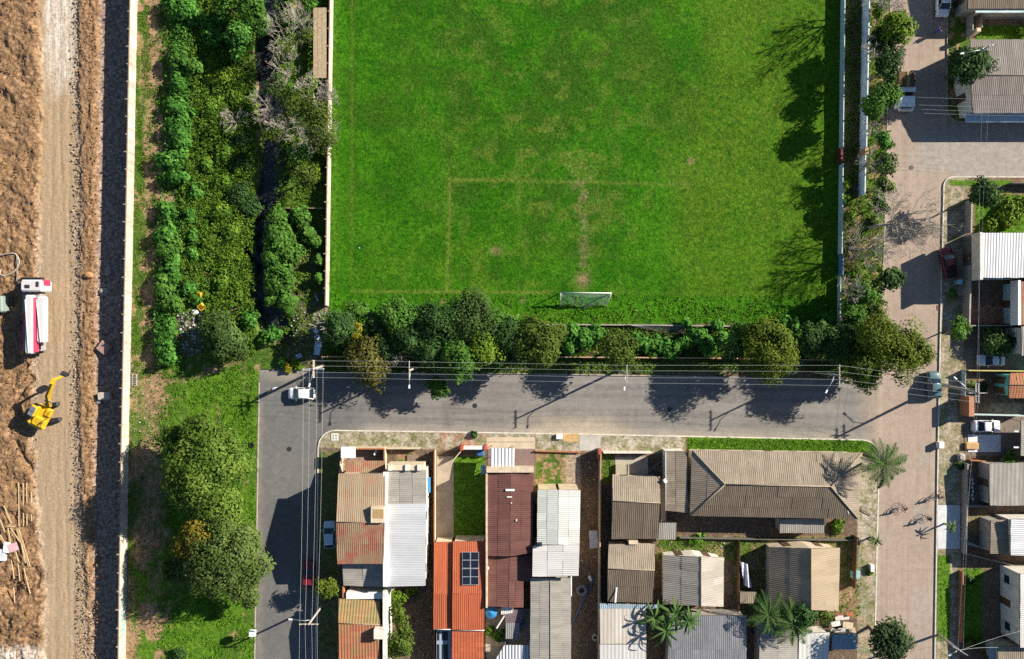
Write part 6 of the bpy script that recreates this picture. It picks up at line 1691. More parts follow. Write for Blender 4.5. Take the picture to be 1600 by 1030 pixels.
def car(label, px, py, head, mat, kind='hatch', L=4.1, Wd=1.74, Ht=1.48, name='parked_car', z=0.02, dz=.8, roofm=None):
    """head: heading in degrees on the ground, 0 = photo right, 90 = photo up"""
    c = W(px, py, dz)
    t = thing(name, label, 'pickup' if kind == 'pickup' else 'car', (c.x, c.y, z), R(head))
    h = Wd / 2; f, b = L / 2, -L / 2
    hood = .92 if kind != 'suv' else 1.02; belt = .95 if kind != 'suv' else 1.05
    st = {'hatch': [(f, .72, .62), (f - .10, .90, .74), (f - .5, .98, hood - .06), (f - 1.05, 1, hood), (0, 1, belt), (b + .9, 1, belt + .02), (b + .35, .97, belt), (b + .08, .9, .86), (b, .8, .66)],
          'sedan': [(f, .70, .60), (f - .10, .88, .72), (f - .5, .98, hood - .08), (f - 1.15, 1, hood), (0, 1, belt), (b + 1.1, 1, belt + .03), (b + .45, .97, belt + .02), (b + .1, .9, .90), (b, .8, .66)],
          'suv': [(f, .78, .68), (f - .10, .93, .86), (f - .5, .98, hood - .04), (f - 1.0, 1, hood), (0, 1, belt), (b + .9, 1, belt + .02), (b + .3, .98, belt + .02), (b + .06, .93, .95), (b, .85, .7)],
          'pickup': [(f, .74, .66), (f - .10, .92, .84), (f - .5, .98, hood - .05), (f - 1.15, 1, hood), (0, 1, belt), (-.35, 1, belt), (b + .4, .99, belt), (b + .06, .97, belt), (b, .95, .7)]}[kind]
    secs = []
    for x, w, zt in st:
        w *= h
        secs.append([(x, -w * .88, .22), (x, -w, .36), (x, -w, min(zt - .05, .62)), (x, -w * .93, zt - .02), (x, -w * .6, zt + .015), (x, 0, zt + .03), (x, w * .6, zt + .015), (x, w * .93, zt - .02), (x, w, min(zt - .05, .62)), (x, w, .36), (x, w * .88, .22)])
    m = MB(); loft(m, secs); m.build('body', mat, t, smooth=True)
    # greenhouse
    if kind == 'hatch': xs = (f - 1.0, f - 1.75, b + .75, b + .18)
    elif kind == 'suv': xs = (f - 1.0, f - 1.7, b + .5, b + .15)
    elif kind == 'sedan': xs = (f - 1.1, f - 1.85, b + 1.35, b + .62)
    else: xs = (f - 1.15, f - 1.8, -.35, -.55)
    wb, wt = h * .93, h * .74
    zb = belt - .02
    def ring(x0, x1, w, z): return [(x0, -w, z), (x0 + .07, 0, z), (x0, w, z), (x1, w, z), (x1 - .05, 0, z), (x1, -w, z)]
    g = MB(); loft(g, [ring(xs[0], xs[3], wb, zb), ring(xs[1], xs[2], wt, Ht - .04)]); g.build('windows', M_SCREEN, t)
    r = MB(); loft(r, [ring(xs[1] + .03, xs[2] - .03, wt + .025, Ht - .055), ring(xs[1], xs[2], wt + .03, Ht - .02), ring(xs[1] - .12, xs[2] + .12, wt * .86, Ht + .015)]); r.build('roof', roofm or mat, t, smooth=True)
    for s in (-1, 1):
        p = MB()
        p.tube([(xs[0], s * wb, zb), (xs[1], s * wt, Ht - .04)], .045, 5); p.tube([(xs[3], s * wb, zb), (xs[2], s * wt, Ht - .04)], .06, 5)
        xm = (xs[1] + xs[2]) / 2; p.tube([(xm, s * (wb + .005), zb), (xm, s * (wt + .012), Ht - .04)], .045, 5)
        p.build('pillar', mat, t)
        q = MB(); q.bevbox((f - .16, s * h * .66, .66 if kind in ('suv', 'pickup') else .62), (.22, .32, .15), .04); q.build('headlight', M_LAMP, t)
        q = MB(); q.bevbox((b + .07, s * h * .72, .78), (.14, .24, .18), .03); q.build('taillight', M_TAIL, t)
        q = MB(); q.bevbox((xs[0] - .28, s * (h + .09), zb + .06), (.13, .2, .13), .03); q.build('mirror', mat, t)
        wheel(t, f - .78, s * (h - .10)); wheel(t, b + .72, s * (h - .10))
    q = MB(); q.bevbox((f - .02, 0, .42), (.10, Wd * .7, .14), .03); q.build('bumper', M_BLACKP, t)
    if kind == 'pickup':
        q = MB(); q.box(((b + .12 - .62) / 2, 0, belt + .035), (-.62 - (b + .12), Wd * .82, .02)); q.build('bed', M_BLACKP, t)
        for s in (-1, 1):
            q = MB(); q.bevbox(((b - .55) / 2, s * h * .95, belt + .12), (-.55 - b, .08, .26), .02); q.build('bed_side', mat, t)
        q = MB(); q.bevbox((b + .05, 0, belt + .12), (.08, Wd * .9, .26), .02); q.build('tailgate', mat, t)
    return t
P_WHITE = paint('white', (.78, .79, .80)); P_SILVER = paint('silver', (.55, .60, .64)); P_RED = paint('red', (.17, .010, .022)); P_TEAL = paint('teal', (.07, .14, .16)); P_PALE = paint('pale_blue', (.50, .68, .82))
car('white hatchback driving past the utility pole at the left corner', 471, 615, 180, P_WHITE, 'hatch', 4.0, name='car')
car('pale blue white hatchback parked beside the corner house', 515, 836, 92, P_PALE, 'hatch', 4.0)
car('dark red car parked at the left street kerb behind the olive tree', 482, 899, 92, P_RED, 'hatch', 3.9)
car('white suv parked at the upper kerb of the right street', 1474, 3, 268, P_WHITE, 'suv', 4.3, 1.8, 1.62)
car('red pickup with open bed parked on the pavement', 1482, 411, 100, P_RED, 'pickup', 4.6, 1.72, 1.5)
car('silver sedan parked beside the clipped round bush', 1549, 563, 180, P_SILVER, 'sedan', 4.0, 1.7)
car('dark teal car parked at the right kerb near the corner pole', 1459, 602, 92, P_TEAL, 'suv', 4.0, 1.74, 1.55)
car('white sedan parked above the white concrete slab', 1542, 666, 0, P_WHITE, 'sedan', 4.1, 1.74)

def light_truck():
    t = thing('parked_truck', 'white cabbed truck with brown load box under the street trees', 'truck', W(1411, 143, .0))
    b = lambda n, *a: pbox(t, n, *a)
    b('cab', 1406, 150, 1430, 166, .5, 2.1, P_WHITE); b('windscreen', 1408, 162.5, 1428, 167, 1.2, 1.85, M_SCREEN); b('cab_roof', 1407, 151, 1429, 161, 2.08, 2.22, P_WHITE)
    b('bonnet', 1407, 166, 1428, 172, .5, 1.2, P_WHITE)
    b('load_deck', 1405, 136, 1431, 143, 1.9, 2.1, M_WHITEP); b('load_box', 1405, 112, 1429, 135, .7, 2.3, simple('load_brown', (.12, .065, .03), .8)); b('load_rib', 1417, 112, 1421.5, 135, 2.25, 2.36, simple('rib_tan', (.34, .24, .12), .8))
    b('chassis', 1408, 112, 1426, 170, .3, .6, M_BLACKP)
    for y in (118, 126, 163):
        for x in (1408, 1427):
            c = W(x, y, .4) - Vector(t.location); o = MB(); o.lathe([(.2, -.13), (.4, -.13), (.42, 0), (.4, .13), (.2, .13)], (0, 0, 0), 14, Matrix.Rotation(math.pi / 2, 3, 'Y')); q = o.build('wheel', M_TYRE, t); q.location = (c.x, c.y, .42)
light_truck()

def pump_truck():
    z = -.82
    t = thing('concrete_pump_truck', 'white concrete pump truck with folded boom and red outriggers', 'truck', W(52, 500, z))
    b = lambda n, x0, y0, x1, y1, z0, z1, m: pbox(t, n, x0, y0, x1, y1, z + z0, z + z1, m)
    PK = paint('crimson', (.52, .03, .09)); WH = paint('pump_white', (.60, .58, .58), .5)
    def bb(n, x0, y0, x1, y1, z0, z1, m, bev=.12, par=None):
        a = W(x0, y0, z + z1); q = W(x1, y1, z + z1); mb = MB()
        mb.bevbox(((a.x + q.x) / 2, (a.y + q.y) / 2, z + (z0 + z1) / 2), (abs(a.x - q.x), abs(a.y - q.y), z1 - z0), bev)
        return mb.build(n, m, par or t, origin=Vector(t.location))
    cab = bb('cab', 31, 437, 66, 456, .8, 3.1, WH, .22)
    bb('windscreen', 33, 435.2, 64, 437.5, 1.9, 2.8, M_SCREEN, .02); bb('roof_hatch', 38, 445, 46, 450.5, 3.06, 3.16, M_DMETAL, .03); bb('roof_vent', 56, 440, 60, 448, 3.06, 3.2, M_DMETAL, .03)
    bb('cab_side', 63.5, 437, 67.5, 447, 1.2, 2.9, PK, .05); bb('bumper', 31, 433.5, 66, 436.5, .5, 1.0, M_BLACKP, .05)
    for x in (29, 68): bb('mirror', x - 1.2, 437, x + 1.2, 440, 2.0, 2.6, M_BLACKP, .03)
    bb('chassis', 40, 456, 66, 552, .6, 1.0, M_BLACKP, .05); bb('deck', 35, 459, 70, 548, 1.0, 1.3, simple('deck_grey', (.30, .28, .28), .6), .05)
    bb('turntable', 40, 458, 64, 470, 1.3, 2.4, simple('deck_grey', (.30, .28, .28)), .2)
    bb('boom_section', 38.5, 461, 50, 553, 2.4, 3.35, WH, .14); bb('boom_section', 56, 463, 69.5, 536, 1.9, 2.9, WH, .2)
    bb('boom_section', 50.6, 465, 54.5, 551, 2.2, 3.1, PK, .08)
    m = MB(); m.tube([W(56.5, 468, z + 3.0) - t.location, W(63, 535, z + 3.0) - t.location], .06, 6); m.build('concrete_pipe', M_METAL, t)
    m = MB(); m.tube([W(39, 468, z + 3.45) - t.location, W(44, 552, z + 3.45) - t.location], .06, 6); m.build('concrete_pipe', M_METAL, t)
    for x0, y0, x1, y1 in ((37.5, 490, 31, 553), (70.5, 464, 73, 470), (70, 529, 74, 530)):
        m = MB(); m.tube([W(x0, y0, z + 1.9) - t.location, W(x1, y1, z + 1.2) - t.location], .15, 4); lg = m.build('outrigger', PK, t)
    bb('hopper', 52, 537, 65, 549, .8, 1.9, simple('deck_grey', (.30, .28, .28)), .1); bb('hopper_grate', 56, 540, 64, 546, 1.86, 1.95, M_DMETAL, .02); bb('rear_light', 32, 549, 34.5, 553, 1.3, 1.6, simple('amber_lens', (.6, .3, .03), .3), .02)
    for y in (444, 505, 518, 531):
        for x in (37, 65):
            c = W(x, y, z + .5) - Vector(t.location); mb = MB(); mb.lathe([(.25, -.16), (.5, -.16), (.53, 0), (.5, .16), (.25, .16)], (0, 0, 0), 16, Matrix.Rotation(math.pi / 2, 3, 'Y')); q = mb.build('wheel', M_TYRE, t); q.location = (c.x, c.y, .5); r = MB(); r.lathe([(.02, -.17), (.24, -.17), (.24, .17), (.02, .17)], (0, 0, 0), 10, Matrix.Rotation(math.pi / 2, 3, 'Y')); r.build('rim', M_RIM, q)
pump_truck()
def cable(name, label, pts, z, r, mat, cat='hose'):
    P = [Vector(W(x, y, zz if zz is not None else z)) for x, y, *q in pts for zz in ((q[0] if q else None),)]
    # smooth with Catmull-Rom
    out = []
    for i in range(len(P) - 1):
        p0, p1, p2, p3 = P[max(i - 1, 0)], P[i], P[i + 1], P[min(i + 2, len(P) - 1)]
        for k in range(6):
            s = k / 6
            out.append(.5 * ((2 * p1) + (p2 - p0) * s + (2 * p0 - 5 * p1 + 4 * p2 - p3) * s * s + (3 * p1 - p0 - 3 * p2 + p3) * s ** 3))
    out.append(P[-1])
    m = MB(); m.tube([p - P[0] for p in out], r, 6); o = m.build(name, mat, smooth=True); o.location = P[0]
    return tag(o, label, cat)
cable('concrete_hose', 'pale coiled concrete hose on the dirt above the pump truck', [(-10, 402), (8, 397), (24, 397), (30, 410), (22, 424), (8, 431), (0, 428), (2, 421)], -.25, .09, simple('hose_pale', (.42, .38, .33), .7))
cable('air_hose', 'thin dark hose running along the pump truck', [(28, 440), (31, 470), (26, 500), (24, 520), (30, 548)], -.3, .05, simple('hose_dark', (.12, .13, .15), .6))
cable('support_pole', 'upright grey hose dropping to the truck cab', [(26, 400), (27, 420), (26, 440)], -.2, .05, simple('hose_grey', (.30, .29, .28), .6), 'hose')

def excavator():
    z = -.82
    o = W(77, 645, z)
    t = thing('excavator', 'yellow crawler excavator on the haul road with its bucket raised', 'excavator', o)
    Y = simple('digger_yellow', (.58, .37, .02), .75, 0, .15, var=.28, scale=1.6); D = simple('digger_dark', (.03, .03, .035), .6)
    for s in (-1, 1):
        m = MB(); yy = s * 1.15
        pr = [(-1.95, .3), (-1.7, .05), (1.7, .05), (1.95, .3), (1.95, .6), (1.7, .85), (-1.7, .85), (-1.95, .6)]
        loft(m, [[(x, yy - .28, q) for x, q in pr], [(x, yy + .28, q) for x, q in pr]])
        tr = m.build('track', D, t, origin=None); tr.rotation_euler.z = R(8)
        for k in range(13):
            q = MB(); q.box((-1.75 + k * .29, yy, .87), (.10, .6, .05)); g = q.build('track_plate', D, tr)
    q = MB(); q.lathe([(.7, .8), (.7, 1.15)], (0, 0, 0), 16); q.build('slew_ring', D, t)
    A = R(62)      # boom direction on the ground (photo up and slightly right)
    rt = Matrix.Rotation(A, 3, 'Z')
    def bx(n, c, s, m, bev=.12, par=None):
        q = MB(); q.bevbox(rt @ Vector(c), s, bev, rot=rt); return q.build(n, m, par or t)
    bx('upper_body', (-.25, 0, 1.5), (2.9, 2.5, .7), Y, .2); bx('engine_cover', (-1.05, -.35, 2.05), (1.5, 2.0, .55), Y, .2); bx('counterweight', (-1.75, 0, 1.65), (.7, 2.7, 1.0), Y, .28)
    cb = bx('cab', (.35, .78, 2.3), (1.75, 1.0, 1.5), Y, .15); bx('roof_window', (.25, .78, 3.06), (1.35, .8, .05), simple('tinted_roof', (.16, .19, .23), .2, 0, .5), .02, cb); bx('roof_bar', (.25, .78, 3.10), (.06, .86, .04), D, .01, cb)
    bx('cab_window', (1.24, .78, 2.5), (.03, .85, .9), M_SCREEN, .01, cb)
    bx('tool_box', (.7, -.9, 1.95), (1.1, .8, .4), Y, .1); bx('exhaust', (-.9, -.9, 2.45), (.16, .16, .5), D, .03)
    # boom in its own direction
    B = R(80); db = Vector((math.cos(B), math.sin(B), 0)); sd = Vector((-db.y, db.x, 0))
    foot = rt @ Vector((.9, -.15, 1.7))
    def arm(n, pts, w, hs):
        q = MB(); secs = []
        for (p, hh) in zip(pts, hs):
            secs.append([p - sd * w + Vector((0, 0, -hh)), p + sd * w + Vector((0, 0, -hh)), p + sd * w + Vector((0, 0, hh)), p - sd * w + Vector((0, 0, hh))])
        loft(q, [[tuple(v) for v in s] for s in secs]); return q.build(n, Y, t)
    foot = W(77.5, 635, z + 1.8) - o; el = W(83.5, 596, z + 4.9) - o; db = (el - foot); db.z = 0; db.normalize(); sd = Vector((-db.y, db.x, 0))
    arm('boom', [foot, foot.lerp(el, .45) + Vector((0, 0, .75)), el], .20, [.28, .36, .22])
    tip = W(98, 588, z + 3.2) - o; d2 = tip - el; d2.z = 0; d2.normalize()
    sd = Vector((-d2.y, d2.x, 0)); arm('stick', [el - d2 * .35 + Vector((0, 0, .25)), el + d2 * .3, tip], .2, [.2, .3, .16])
    for k, (a, b_) in enumerate((((-1.6, 1.25, 2.0), (.2, 1.25, 2.0)), ((-1.6, -1.2, 2.45), (-.2, -1.2, 2.45)), ((.1, -1.3, 2.1), (1.15, -1.3, 2.1)))):
        q = MB(); A_, B_ = rt @ Vector(a), rt @ Vector(b_); q.tube([A_ - Vector((0, 0, .5)), A_ + Vector((0, 0, .35)), B_ + Vector((0, 0, .35)), B_ - Vector((0, 0, .5))], .03, 5); q.build('handrail', D, t)
    for k in (-1, 1):
        q = MB(); q.tube([foot + Vector((.12 * k, 0, .4)), foot.lerp(el, .45) + Vector((.12 * k, 0, 1.2)), el + Vector((.1 * k, 0, .3))], .035, 5); q.build('hydraulic_hose', D, t)
    for s in (-1, 1):
        q = MB(); q.tube([foot + Vector((.35 * s, .3, .1)), foot + db * 1.3 + Vector((.3 * s, 0, 1.7))], .09, 7); q.build('ram', M_METAL, t)
    q = MB(); sec = []
    for k in range(6):
        a = R(-100 + k * 45); sec.append(tip + d2 * (.25 + .42 * math.cos(a)) + Vector((0, 0, -.35 + .42 * math.sin(a))))
    w = sd * .45
    q.add([tuple(p - w) for p in sec] + [tuple(p + w) for p in sec], [(k, k + 1, k + 7, k + 6) for k in range(5)] + [tuple(range(6)), tuple(range(11, 5, -1))]); bk = q.build('bucket', D, t)
    for k in range(4):
        q = MB(); pp = sec[0] + w * (-.8 + .53 * k); q.box(pp + Vector((0, 0, -.08)), (.10, .08, .22)); q.build('tooth', M_METAL, bk)
excavator()

# ------------------------------------------------------------ football goal
def goal():
    t = thing('football_goal', 'white football goal with net on the pitch', 'goal', W(915, 459, .1))
    o = Vector(t.location); zc = 2.45
    a, b = W(876, 457.5, zc), W(955, 458, zc)
    fa, fb = Vector((a.x, a.y, .1)), Vector((b.x, b.y, .1))
    ra, rb = W(875.5, 478, .15), W(947.5, 479, .15); ka, kb = a + (ra - a) * .22 + Vector((0, 0, .42)), b + (rb - b) * .3 + Vector((0, 0, .55))
    ka.z = kb.z = 2.3
    mk = lambda n, pts, r: (lambda m: m.build(n, M_WHITEP, t, smooth=True))(MB().tube([Vector(p) - o for p in pts], r, 8))
    mk('post', [fa, a], .065); mk('post', [fb, b], .065); mk('crossbar', [a, b], .07); mk('back_stay', [a, ka, ra], .05); mk('back_stay', [b, kb, rb], .05)
    m = MB(); nx, nz = 40, 16
    def pt(u, v):
        top = a.lerp(b, u); k = ka.lerp(kb, u); g = ra.lerp(rb, u)
        p = top.lerp(k, v / .3) if v < .3 else k.lerp(g, (v - .3) / .7)
        return p + Vector((0, .25 * math.sin(u * math.pi * 3) * v, -.16 * math.sin(math.pi * v) - .08 * math.sin(u * 9) * math.sin(math.pi * v))) - o
    for i in range(nx + 1): m.tube([pt(i / nx, j / nz) for j in range(nz + 1)], .013, 3, False)
    for j in range(0, nz + 1): m.tube([pt(i / nx, j / nz) for i in range(nx + 1)], .013, 3, False)
    m.build('net', simple('net_white', (.72, .76, .72), .7, var=.03), t)
goal()

# ------------------------------------------------------------ utility poles and wires
M_POLE = simple('pole_concrete', (.40, .37, .32), .85, var=.2)
M_WIRE = simple('wire_grey', (.50, .51, .52), .55, .1, .3, var=.05)
M_INS = simple('insulator', (.55, .56, .58), .3, 0, .5, var=.05)
def pole(label, bx_, by_, h, arms, lamp=None, top=None, r=.16):
    b = W(bx_, by_); t = thing('utility_pole', label, 'utility pole', (b.x, b.y, .05))
    lean = (Vector(W(top[0], top[1], h)) - b) if top else Vector((0, 0, h))
    lean.z = h
    m = MB(); m.tube([(0, 0, -.3), lean * .5, lean], [r * 1.25, r, r * .7], 8); m.build('shaft', M_POLE, t, smooth=True)
    pts = []
    for dx, dy, z, half, mat in arms:
        d = Vector((dx, dy, 0)).normalized(); c = lean * (z / h)
        m = MB(); m.box((c.x, c.y, z), (half * 2, .11, .12), math.atan2(d.y, d.x)); a = m.build('crossarm', mat, t)
        for s in (-.92, -.35, .35, .92):
            q = MB(); p = c + d * half * s; q.lathe([(.03, .05), (.06, .08), (.06, .2), (.03, .25)], (p.x, p.y, z), 8); q.build('insulator', M_INS, a)
            pts.append(b + Vector((p.x, p.y, z + .28)))
    if lamp:
        lx, ly, lz = lamp; e = Vector(W(lx, ly, lz)) - b; s = lean * ((lz - .5) / h)
        m = MB(); m.tube([s, s.lerp(e, .35) + Vector((0, 0, .35)), e], .045, 6); am = m.build('lamp_arm', M_METAL, t, smooth=True)
        d = (e - s); d.z = 0; d.normalize(); m = MB(); m.bevbox(e + d * .2, (.55, .24, .14), .05, math.atan2(d.y, d.x)); m.build('lamp_head', simple('lamp_white', (.8, .82, .84), .35, var=.03), am)
    return pts
WD = simple('arm_timber', (.50, .40, .28), .8)
p1 = pole('utility pole with four crossarms at the head of the left street', 508, 571, 7.4, [(0, 1, 7.2, 1.25, WD), (0, 1, 6.6, 1.2, WD), (1, 0, 7.0, 1.5, M_METAL), (1, 0, 6.4, 1.25, M_METAL)], (484, 600, 6.6), (489, 577), .2)
p2 = pole('street lamp pole beside the brownish hedge tree', 652, 574, 8.2, [(0, 1, 8.1, 1.3, M_POLE)], (639.5, 602, 7.2))
p3 = pole('street lamp pole beyond the lone olive tree', 965, 579, 8.6, [(0, 1, 8.5, 1.3, M_POLE)], (975.5, 605, 7.4))
p4 = pole('street lamp pole next to the dark corner trees', 1270, 581, 8.6, [(0, 1, 8.5, 1.5, M_POLE)], (1292, 610, 7.4))
p5 = pole('tall corner utility pole with double crossarms by the teal car', 1472, 601, 8.8, [(0, 1, 8.6, 1.35, M_METAL), (0, 1, 8.0, 1.35, M_METAL), (1, 0, 8.3, 1.3, M_METAL)], (1494, 592.5, 6.8), (1530, 615), .2)
p6 = pole('utility pole with lamp beside the olive street tree', 507, 941, 8.2, [(1, 0, 8.0, 1.3, WD)], (456, 968, 7.0), (482, 976))
p7 = pole('leaning utility pole with bracket lamp near the brown ribbed house', 1466, 992, 8.0, [(1, -.6, 7.8, 1.2, M_METAL)], (1486, 1022, 7.2), (1500, 1017))
p8 = pole('utility pole behind the dark street tree by the pinkish roof', 1487, 108, 8.4, [(1, .35, 8.2, 1.1, M_METAL)], (1505, 83.5, 7.4), (1546, 72))
def wire(label, a, b, sag=.5, r=.014, group=None):
    r = min(r, .011)
    a, b = Vector(a), Vector(b); n = 14
    P = [a.lerp(b, i / n) - Vector((0, 0, sag * 4 * (i / n) * (1 - i / n))) - a for i in range(n + 1)]
    m = MB(); m.tube(P, r, 4); o = m.build('power_wire', M_WIRE); o.location = a
    return tag(o, label, 'wire', group)
GW = 'wires along the main street'
def span(A, B, idx, label, group=None):
    for i, j in idx: wire(label, A[i], B[j], group=group)
span(p1, p2, ((0, 0), (1, 1), (2, 2), (3, 3)), 'wire from the crossarmed corner pole to the first lamp pole', 'wires from the first pole')
span(p2, p3, ((0, 0), (1, 1), (2, 2), (3, 3)), 'wire between the two lamp poles above the hedge shadows', 'wires between the lamp poles')
span(p3, p4, ((0, 0), (1, 1), (2, 2), (3, 3)), 'wire between the lamp poles above the widest street shadow', 'wires between the last lamp poles')
span(p4, p5, ((0, 0), (1, 1), (2, 2), (3, 3)), 'wire crossing the right street to the tall corner pole', 'wires crossing to the corner pole')
span(p1, p6, ((8, 0), (9, 1), (10, 2), (11, 3)), 'wire running above the left street between its two poles', 'wires above the left street')
def wpx(label, x0, y0, z0, x1, y1, z1, group=None, r=.022, sag=.3): return wire(label, W(x0, y0, z0), W(x1, y1, z1), sag, r, group)
for i, (q, x) in enumerate(((0, 464), (1, 477), (2, 487), (3, 494))): wire('wire leaving the lamp pole beside the tiled house', p6[q], W(x, 1120, 8.0), .3, .022, 'wires past the tiled house')
for i, y in enumerate((152, 164, 171, 177)): wpx('wire over the side street towards the whitewashed wall', 1432 + 4 * i, y, 7.2, 1680, y + 5, 7.4, 'wires over the side street')
for i, (x0, x1) in enumerate(((1526, 1532), (1536, 1545))):
    wire('wire above the house fronts from the corner pole upwards', p5[1 + i * 4], W(x1 + 5, 92, 8), .5, .016, 'wires above the upper house fronts')
    wire('wire above the house fronts from the corner pole downwards', p5[2 + i * 4], p7[1 + i], .5, .016, 'wires above the lower house fronts')
wpx('thin service wire from the leaning pole to the tall white house', 1500, 1017, 7.6, 1600, 985, 4.6, r=.02)
wpx('service wire from the leaning pole to the brown ribbed roof', 1500, 1016, 7.4, 1560, 1012, 3.2, r=.02)
wpx('service wire from the leaning pole to the left lawn', 1500, 1016, 7.4, 1470, 985, 3.0, r=.02)

# ------------------------------------------------------------ people and bicycles
M_SKIN = simple('skin', (.33, .19, .13), .6, var=.06)
M_HAIR = simple('hair_dark', (.018, .013, .010), .7, var=.1)
def skin_obj(name, verts, edges, radii, mat, parent, sub=1):
    me = bpy.data.meshes.new(name); me.from_pydata(verts, edges, []); me.update()
    o = bpy.data.objects.new(name, me); link(o, parent); me.materials.append(mat)
    md = o.modifiers.new('skin', 'SKIN'); md.use_smooth_shade = True
    for i, r in enumerate(radii):
        me.skin_vertices[0].data[i].radius = (r, r)
    me.skin_vertices[0].data[0].use_root = True
    s = o.modifiers.new('sub', 'SUBSURF'); s.levels = sub; s.render_levels = sub
    return o
def person(label, loc, rz, pose, shirt, trousers, hat=None, name='person'):
    t = thing(name, label, 'person', loc, rz)
    J = pose
    V = [J[k] for k in ('pelvis', 'waist', 'chest', 'neck', 'head', 'crown', 'shl', 'ell', 'hal', 'shr', 'elr', 'har', 'hil', 'knl', 'anl', 'tol', 'hir', 'knr', 'anr', 'tor')]
    E = [(0, 1), (1, 2), (2, 3), (3, 4), (4, 5), (2, 6), (6, 7), (7, 8), (2, 9), (9, 10), (10, 11), (0, 12), (12, 13), (13, 14), (14, 15), (0, 16), (16, 17), (17, 18), (18, 19)]
    rr = [.13, .12, .14, .055, .10, .075, .07, .05, .04, .07, .05, .04, .09, .065, .045, .04, .09, .065, .045, .04]
    skin_obj('body', V, E, rr, M_SKIN, t)
    n = Vector(J['head']); f = Vector(J['face']).normalized()
    hm = MB(); hm.lathe([(.02, .13), (.08, .11), (.115, .04), (.11, -.03)], tuple(n + Vector((0, 0, .03)) - f * .015), 10); hm.build('hair', hat or M_HAIR, t, smooth=True)
    q = MB(); sd = f.cross(Vector((0, 0, 1))).normalized()
    for s in (-1, 1): q.box(n + f * .098 + sd * .038 * s + Vector((0, 0, .01)), (.02, .02, .015))
    q.box(n + f * .11 + Vector((0, 0, -.015)), (.03, .03, .045)); q.build('face_features', M_HAIR, t)
    g = lambda ks: [J[k] for k in ks]
    skin_obj('shirt', g(('waist', 'chest', 'shl', 'ell', 'shr', 'elr', 'pelvis')), [(0, 1), (1, 2), (2, 3), (1, 4), (4, 5), (0, 6)], [.145, .165, .085, .062, .085, .062, .14], shirt, t)
    skin_obj('trousers', g(('pelvis', 'hil', 'knl', 'anl', 'hir', 'knr', 'anr')), [(0, 1), (1, 2), (2, 3), (0, 4), (4, 5), (5, 6)], [.145, .105, .08, .06, .105, .08, .06], trousers, t)
    for sfx in ('l', 'r'):       # hands with fingers
        h = Vector(J['ha' + sfx]); d = (h - Vector(J['el' + sfx])).normalized(); s = d.cross(Vector((0, 0, 1))); s = s.normalized() if s.length > .1 else Vector((1, 0, 0))
        V2 = [tuple(h - d * .02), tuple(h + d * .05)]; E2 = [(0, 1)]; R2_ = [.032, .035]
        for k in range(4):
            V2 += [tuple(h + d * .10 + s * (.027 - .018 * k)), tuple(h + d * (.145 - .01 * abs(k - 1.3)) + s * (.027 - .018 * k) - Vector((0, 0, .02)))]; E2 += [(1, len(V2) - 2), (len(V2) - 2, len(V2) - 1)]; R2_ += [.010, .008]
        V2 += [tuple(h + d * .05 + s * .055), tuple(h + d * .085 + s * .06)]; E2 += [(0, len(V2) - 2), (len(V2) - 2, len(V2) - 1)]; R2_ += [.012, .010]
        skin_obj('hand', V2, E2, R2_, M_SKIN, t, 1)
    return t
def walk_pose():
    return dict(pelvis=(0, 0, .95), waist=(.01, 0, 1.12), chest=(.03, 0, 1.36), neck=(.04, 0, 1.53), head=(.06, 0, 1.66), crown=(.06, 0, 1.75), face=(1, 0, 0),
                shl=(.03, .2, 1.43), ell=(-.10, .24, 1.18), hal=(-.02, .25, .94), shr=(.03, -.2, 1.43), elr=(.10, -.25, 1.18), har=(.28, -.24, 1.02),
                hil=(0, .1, .9), knl=(.20, .1, .52), anl=(.22, .1, .09), tol=(.38, .1, .04), hir=(0, -.1, .9), knr=(-.03, -.1, .5), anr=(-.32, -.1, .14), tor=(-.2, -.1, .04))
def ride_pose():
    return dict(pelvis=(-.22, 0, 1.0), waist=(-.16, 0, 1.14), chest=(.02, 0, 1.36), neck=(.10, 0, 1.5), head=(.16, 0, 1.62), crown=(.16, 0, 1.71), face=(1, 0, -.1),
                shl=(.03, .2, 1.42), ell=(.26, .26, 1.22), hal=(.46, .24, 1.06), shr=(.03, -.2, 1.42), elr=(.26, -.26, 1.22), har=(.46, -.24, 1.06),
                hil=(-.18, .1, .95), knl=(.18, .12, .78), anl=(.10, .12, .36), tol=(.25, .12, .32), hir=(-.18, -.1, .95), knr=(.10, -.12, .62), anr=(-.02, -.12, .2), tor=(.13, -.12, .15))
